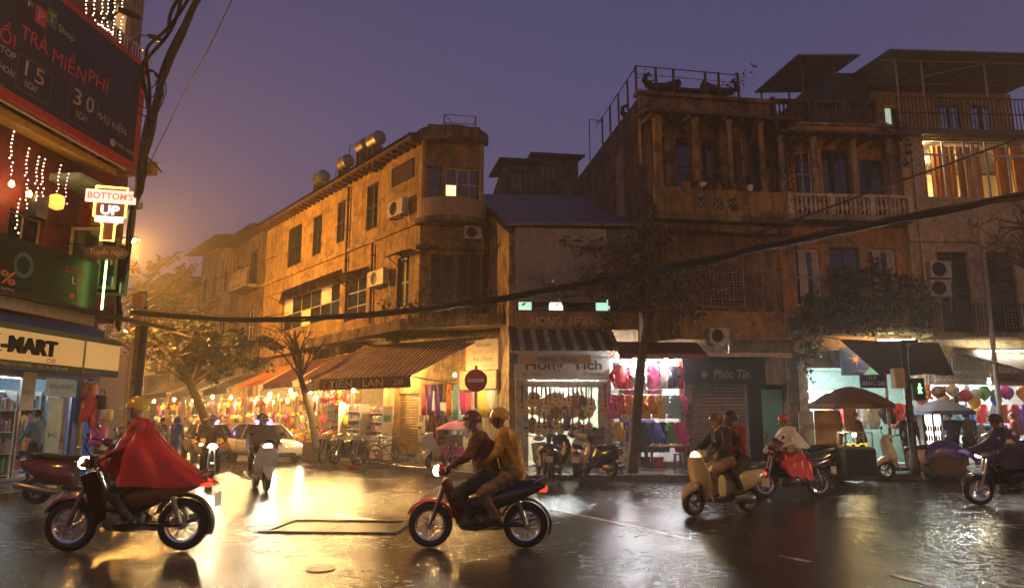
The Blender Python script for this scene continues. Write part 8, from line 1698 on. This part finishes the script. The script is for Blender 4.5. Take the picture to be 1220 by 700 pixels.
MB().box(-.3, .0, 1.74, .3, .06, 2.02).build('top_sign', RED_, fr_); lettering(fr_, 'NƯỚC MÍA', -.24, 1.9, .24, .08, OR_, n=.0, bold=.02); lettering(fr_, 'FREE', -.2, 1.78, .2, .08, OR_, n=.0, bold=.02)
sc_ = thing('folding_screen', 'brown hardboard screen standing beside the umbrella stall', 'screen', gnd(990, 565, SW), R(6)); MB().bbox(-.36, -.02, 0, .34, .02, 1.72, .008).build('board', mat('rusty_brown_board', (.2, .09, .035), .7, var=.5, scale=2.5), sc_); MB().box(.36, -.03, 0, .4, .03, 1.7).build('edge_post', BROWNWOOD, sc_); MB().box(-.8, -.0, .0, -.38, .03, 1.7).build('grey_panel', mat('grey_panel', (.25, .23, .22), .6, var=.2), sc_)
tr_ = thing('covered_goods', 'goods heap wrapped in a violet plastic sheet behind the ivory scooter', 'goods', gnd(1128, 565, SW)); mb = MB(); mb.grid(lambda u, v: (.55 * math.cos(6.283 * u) * math.sin(v * 1.57) * (1 + .12 * math.sin(u * 25)), .4 * math.sin(6.283 * u) * math.sin(v * 1.57) * (1 + .12 * math.sin(u * 25)), .5 + .42 * math.cos(v * 1.57) + .04 * math.sin(u * 30) * v - .0), 30, 8, wrap=True); mb.build('sheet', mat('violet_plastic', (.08, .04, .28), .3, var=.3), tr_, smooth=True); MB().bbox(-.4, -.28, 0, .4, .28, .55, .03).build('crate', CL['brown'], tr_)
bx1 = thing('cardboard_box', 'open cardboard box on the pavement by the brown screen', 'box', gnd(1003, 566, SW), R(20)); MB().box(-.25, -.2, 0, .25, .2, .3).build('carton', mat('cardboard', (.35, .22, .1), .8, var=.2), bx1); MB().slab([(-.25, -.2, .3), (.25, -.2, .3), (.25, -.36, .36), (-.25, -.36, .36)], (0, 0, .008)).build('flap', mat('cardboard'), bx1, fix=True)
# small litter near the kerb
lt = thing('plastic_bag', 'crumpled red plastic bag lying on the wet road by the kerb', 'litter', gnd(420, 558)); mb = MB(); mb.ball((0, 0, .09), .2, .14, .09, 12, 8); mb.v = [(x * (1 + .25 * math.sin(y * 40)), y * (1 + .25 * math.sin(x * 30)), z * (1 + .3 * math.sin(x * 25 + y * 17))) for x, y, z in mb.v]; mb.build('film', CL['red'], lt, smooth=True)
# ================================================================ fairy lights on the bar building
FAIRY = emit('fairy_bulbs', (1, .72, .42), 9); FAIRYP = emit('fairy_bulbs_pink', (1, .35, .5), 5)
def fairy(pts, label, m=FAIRY, step=.1, group=None, r=.016):
    P = [Vector(p) for p in pts]; o = thing('light_string', label, 'fairy lights', P[0], 0, group); MB().tube([p - P[0] for p in P], .005, 4).build('wire', CABLE, o); mb = MB(); rnd = random.Random(len(pts))
    for a, b in zip(P[:-1], P[1:]):
        L_ = (b - a).length; k = max(1, int(L_ / step))
        for i in range(k): mb.ball(a + (b - a) * ((i + .5) / k) - P[0] + Vector((rnd.gauss(0, .02), rnd.gauss(0, .02), 0)), r, n=5, k=4)
    mb.build('bulbs', m, o)['kind'] = 'stuff'
lp_ = lambda px, py, n=.6: FL.w(FL.uv(px, py, n)[0], n, FL.uv(px, py, n)[1])
for i, px in enumerate((104, 114, 124, 131, 139, 148)): fairy([lp_(px, -14, .9), lp_(px - 1 - i, 40 + i * 5, .9)], 'string of warm fairy lights hanging beside the top balcony', group='fairy lights at the top balcony')
fairy([lp_(108, 26, .95), lp_(122, 31, .95), lp_(135, 40, .95)], 'sloping string of fairy lights on the top balcony rail', step=.06)
for i, (px, y0, y1, m) in enumerate(((15, 155, 210, FAIRY), (33, 175, 250, FAIRY), (45, 185, 245, FAIRY), (52, 188, 240, FAIRY), (71, 195, 240, FAIRY), (80, 205, 245, FAIRYP), (22, 235, 280, FAIRY))): fairy([lp_(px, y0, .5), lp_(px - 1, y1, .5)], ('string of warm' if m is FAIRY else 'string of pink') + ' fairy lights over the bar windows', m, .09, 'fairy lights over the bar windows')
for px, py in ((14, 218), (35, 230)): bulb(lp_(px, py, .4), 'glowing orange bulb on the bar front', emit('bar_bulb', (1, .45, .12), 60), 'bar front bulbs', 1.3)
tbw = lb; ztb = FL.uv(100, 45, .3)[1]
MB().box(1.5, -.5, ztb - .3, LU1 - .5, .0, ztb - .1).build('top_balcony_slab', YELW, lb); railing_mb(1.5, LU1 - .5, ztb - .1, ztb + .9, -.45, .13).build('top_balcony_railing', WHITEP, lb)
wall_mb(LU0, ZLT - .897, LU1 - .42, ZLT + 3, [(2.2, ztb, 3.3, ztb + 2.2)], .3, n=-.02).build('upper_wall', stucco('beige_upper_wall', (.45, .36, .24), amt=.4), lb)
window(lb, (2.2, ztb, 3.3, ztb + 2.2), WHITEP, [GLASS_D, LIT_DIM], 2, 2, n=-.02)
lt_ = thing('loudspeaker', 'black loudspeaker box hung over the bar windows', 'loudspeaker', lp_(42, 246, .3), FL.a); MB().bbox(-.2, -.2, -.3, .2, .1, .3, .02).build('cabinet', BLACKP, lt_); MB().lathe([(.13, -.205), (.05, -.19)], 14, (0, 0, -.05), 'Y').build('cone', DARKSTEEL, lt_)
yl = thing('bar_lantern', 'yellow cloth lantern hanging by the open bar casement', 'lantern', lp_(68, 236, .5)); MB().lathe([(.05, -.3), (.16, -.25), (.18, -.1), (.16, .05), (.05, .1)], 12).build('shade', emit('yellow_shade_glow', (1, .75, .12), .8), yl, smooth=True); MB().tube([(0, 0, .1), (0, 0, .7)], .006, 4).build('cord', CABLE, yl)
# ================================================================ street lamps (sodium) and the wet air
def street_lamp(base, head, label, energy, col=(1, .42, .07), post=True, rad=.16):
    """steel post with an arm and a sodium lantern; the light sits under the lantern glass"""
    b, h = Vector(base), Vector(head); o = thing('street_lamp', label, 'street lamp', b)
    H = h - b; mb = MB()
    mb.tube([(0, 0, 0), (0, 0, H.z * .55), (0, 0, H.z - .35), (H.x * .25, H.y * .25, H.z - .05), (H.x * .9, H.y * .9, H.z + .12)], [.09, .07, .055, .045, .035], 8); mb.build('post', DARKSTEEL, o, smooth=True)
    MB().lathe([(.14, 0), (.14, .35), (.1, .4)], 10).build('base', DARKSTEEL, o)
    d = Vector((H.x, H.y, 0)); d = d.normalized() if d.length > .01 else Vector((1, 0, 0)); s_ = Vector((-d.y, d.x, 0))
    hb = MB(); c = Vector((H.x, H.y, H.z)); hb.add([c + d * x + s_ * y + Vector((0, 0, z)) for x, y, z in ((-.35, -.1, .08), (.4, -.14, .05), (.4, .14, .05), (-.35, .1, .08), (-.3, -.06, .17), (.3, -.09, .16), (.3, .09, .16), (-.3, .06, .17))], [(3, 2, 1, 0), (4, 5, 6, 7), (0, 1, 5, 4), (1, 2, 6, 5), (2, 3, 7, 6), (3, 0, 4, 7)]); hb.build('lantern', DARKSTEEL, o)
    g = MB(); g.ball((H.x, H.y, H.z), .2, .12, .07, 12, 6); g.build('lamp_glass', SODIUM if post else SODIUM, o, smooth=True)
    ld = bpy.data.lights.new('lamp_light', 'POINT'); ld.energy = energy; ld.color = col; ld.shadow_soft_size = rad
    lo_ = bpy.data.objects.new('lamp_light', ld); COL.objects.link(lo_); lo_.parent = o; lo_.location = (H.x, H.y, H.z - .3)
    return o
hd = atY(156, 287, 29.5)
street_lamp((hd.x - 1.6, hd.y + .4, SW), hd, 'glowing sodium street lamp in the haze beyond the bar building', 5400)
street_lamp((*FS.w(-40, -0.5)[:2], SW), (*FS.w(-40, 2.5)[:2], 8.5), 'farther sodium street lamp down the side street', 1500)
street_lamp((-11.2, 6.5, SW), (-8.6, 6.5, 8.2), 'sodium street lamp on the near pavement beside the bar building', 600)
street_lamp((12.6, 7.0, SW), (10.2, 8.0, 8.4), 'sodium street lamp on the near side of the main street', 620)
hz = MB().box(-151, -61, -1, 151, 221, 24).build('haze', mat('haze_tmp'), None)
hm = bpy.data.materials.new('haze_air'); hm.use_nodes = True; t = hm.node_tree; t.nodes.clear()
pv_ = t.nodes.new('ShaderNodeVolumePrincipled'); pv_.inputs['Color'].default_value = (.9, .88, .86, 1); pv_.inputs['Density'].default_value = HAZE; pv_.inputs['Anisotropy'].default_value = .5
ot = t.nodes.new('ShaderNodeOutputMaterial'); t.links.new(pv_.outputs[0], ot.inputs['Volume'])
hz.data.materials.clear(); hz.data.materials.append(hm); hz['kind'] = 'stuff'
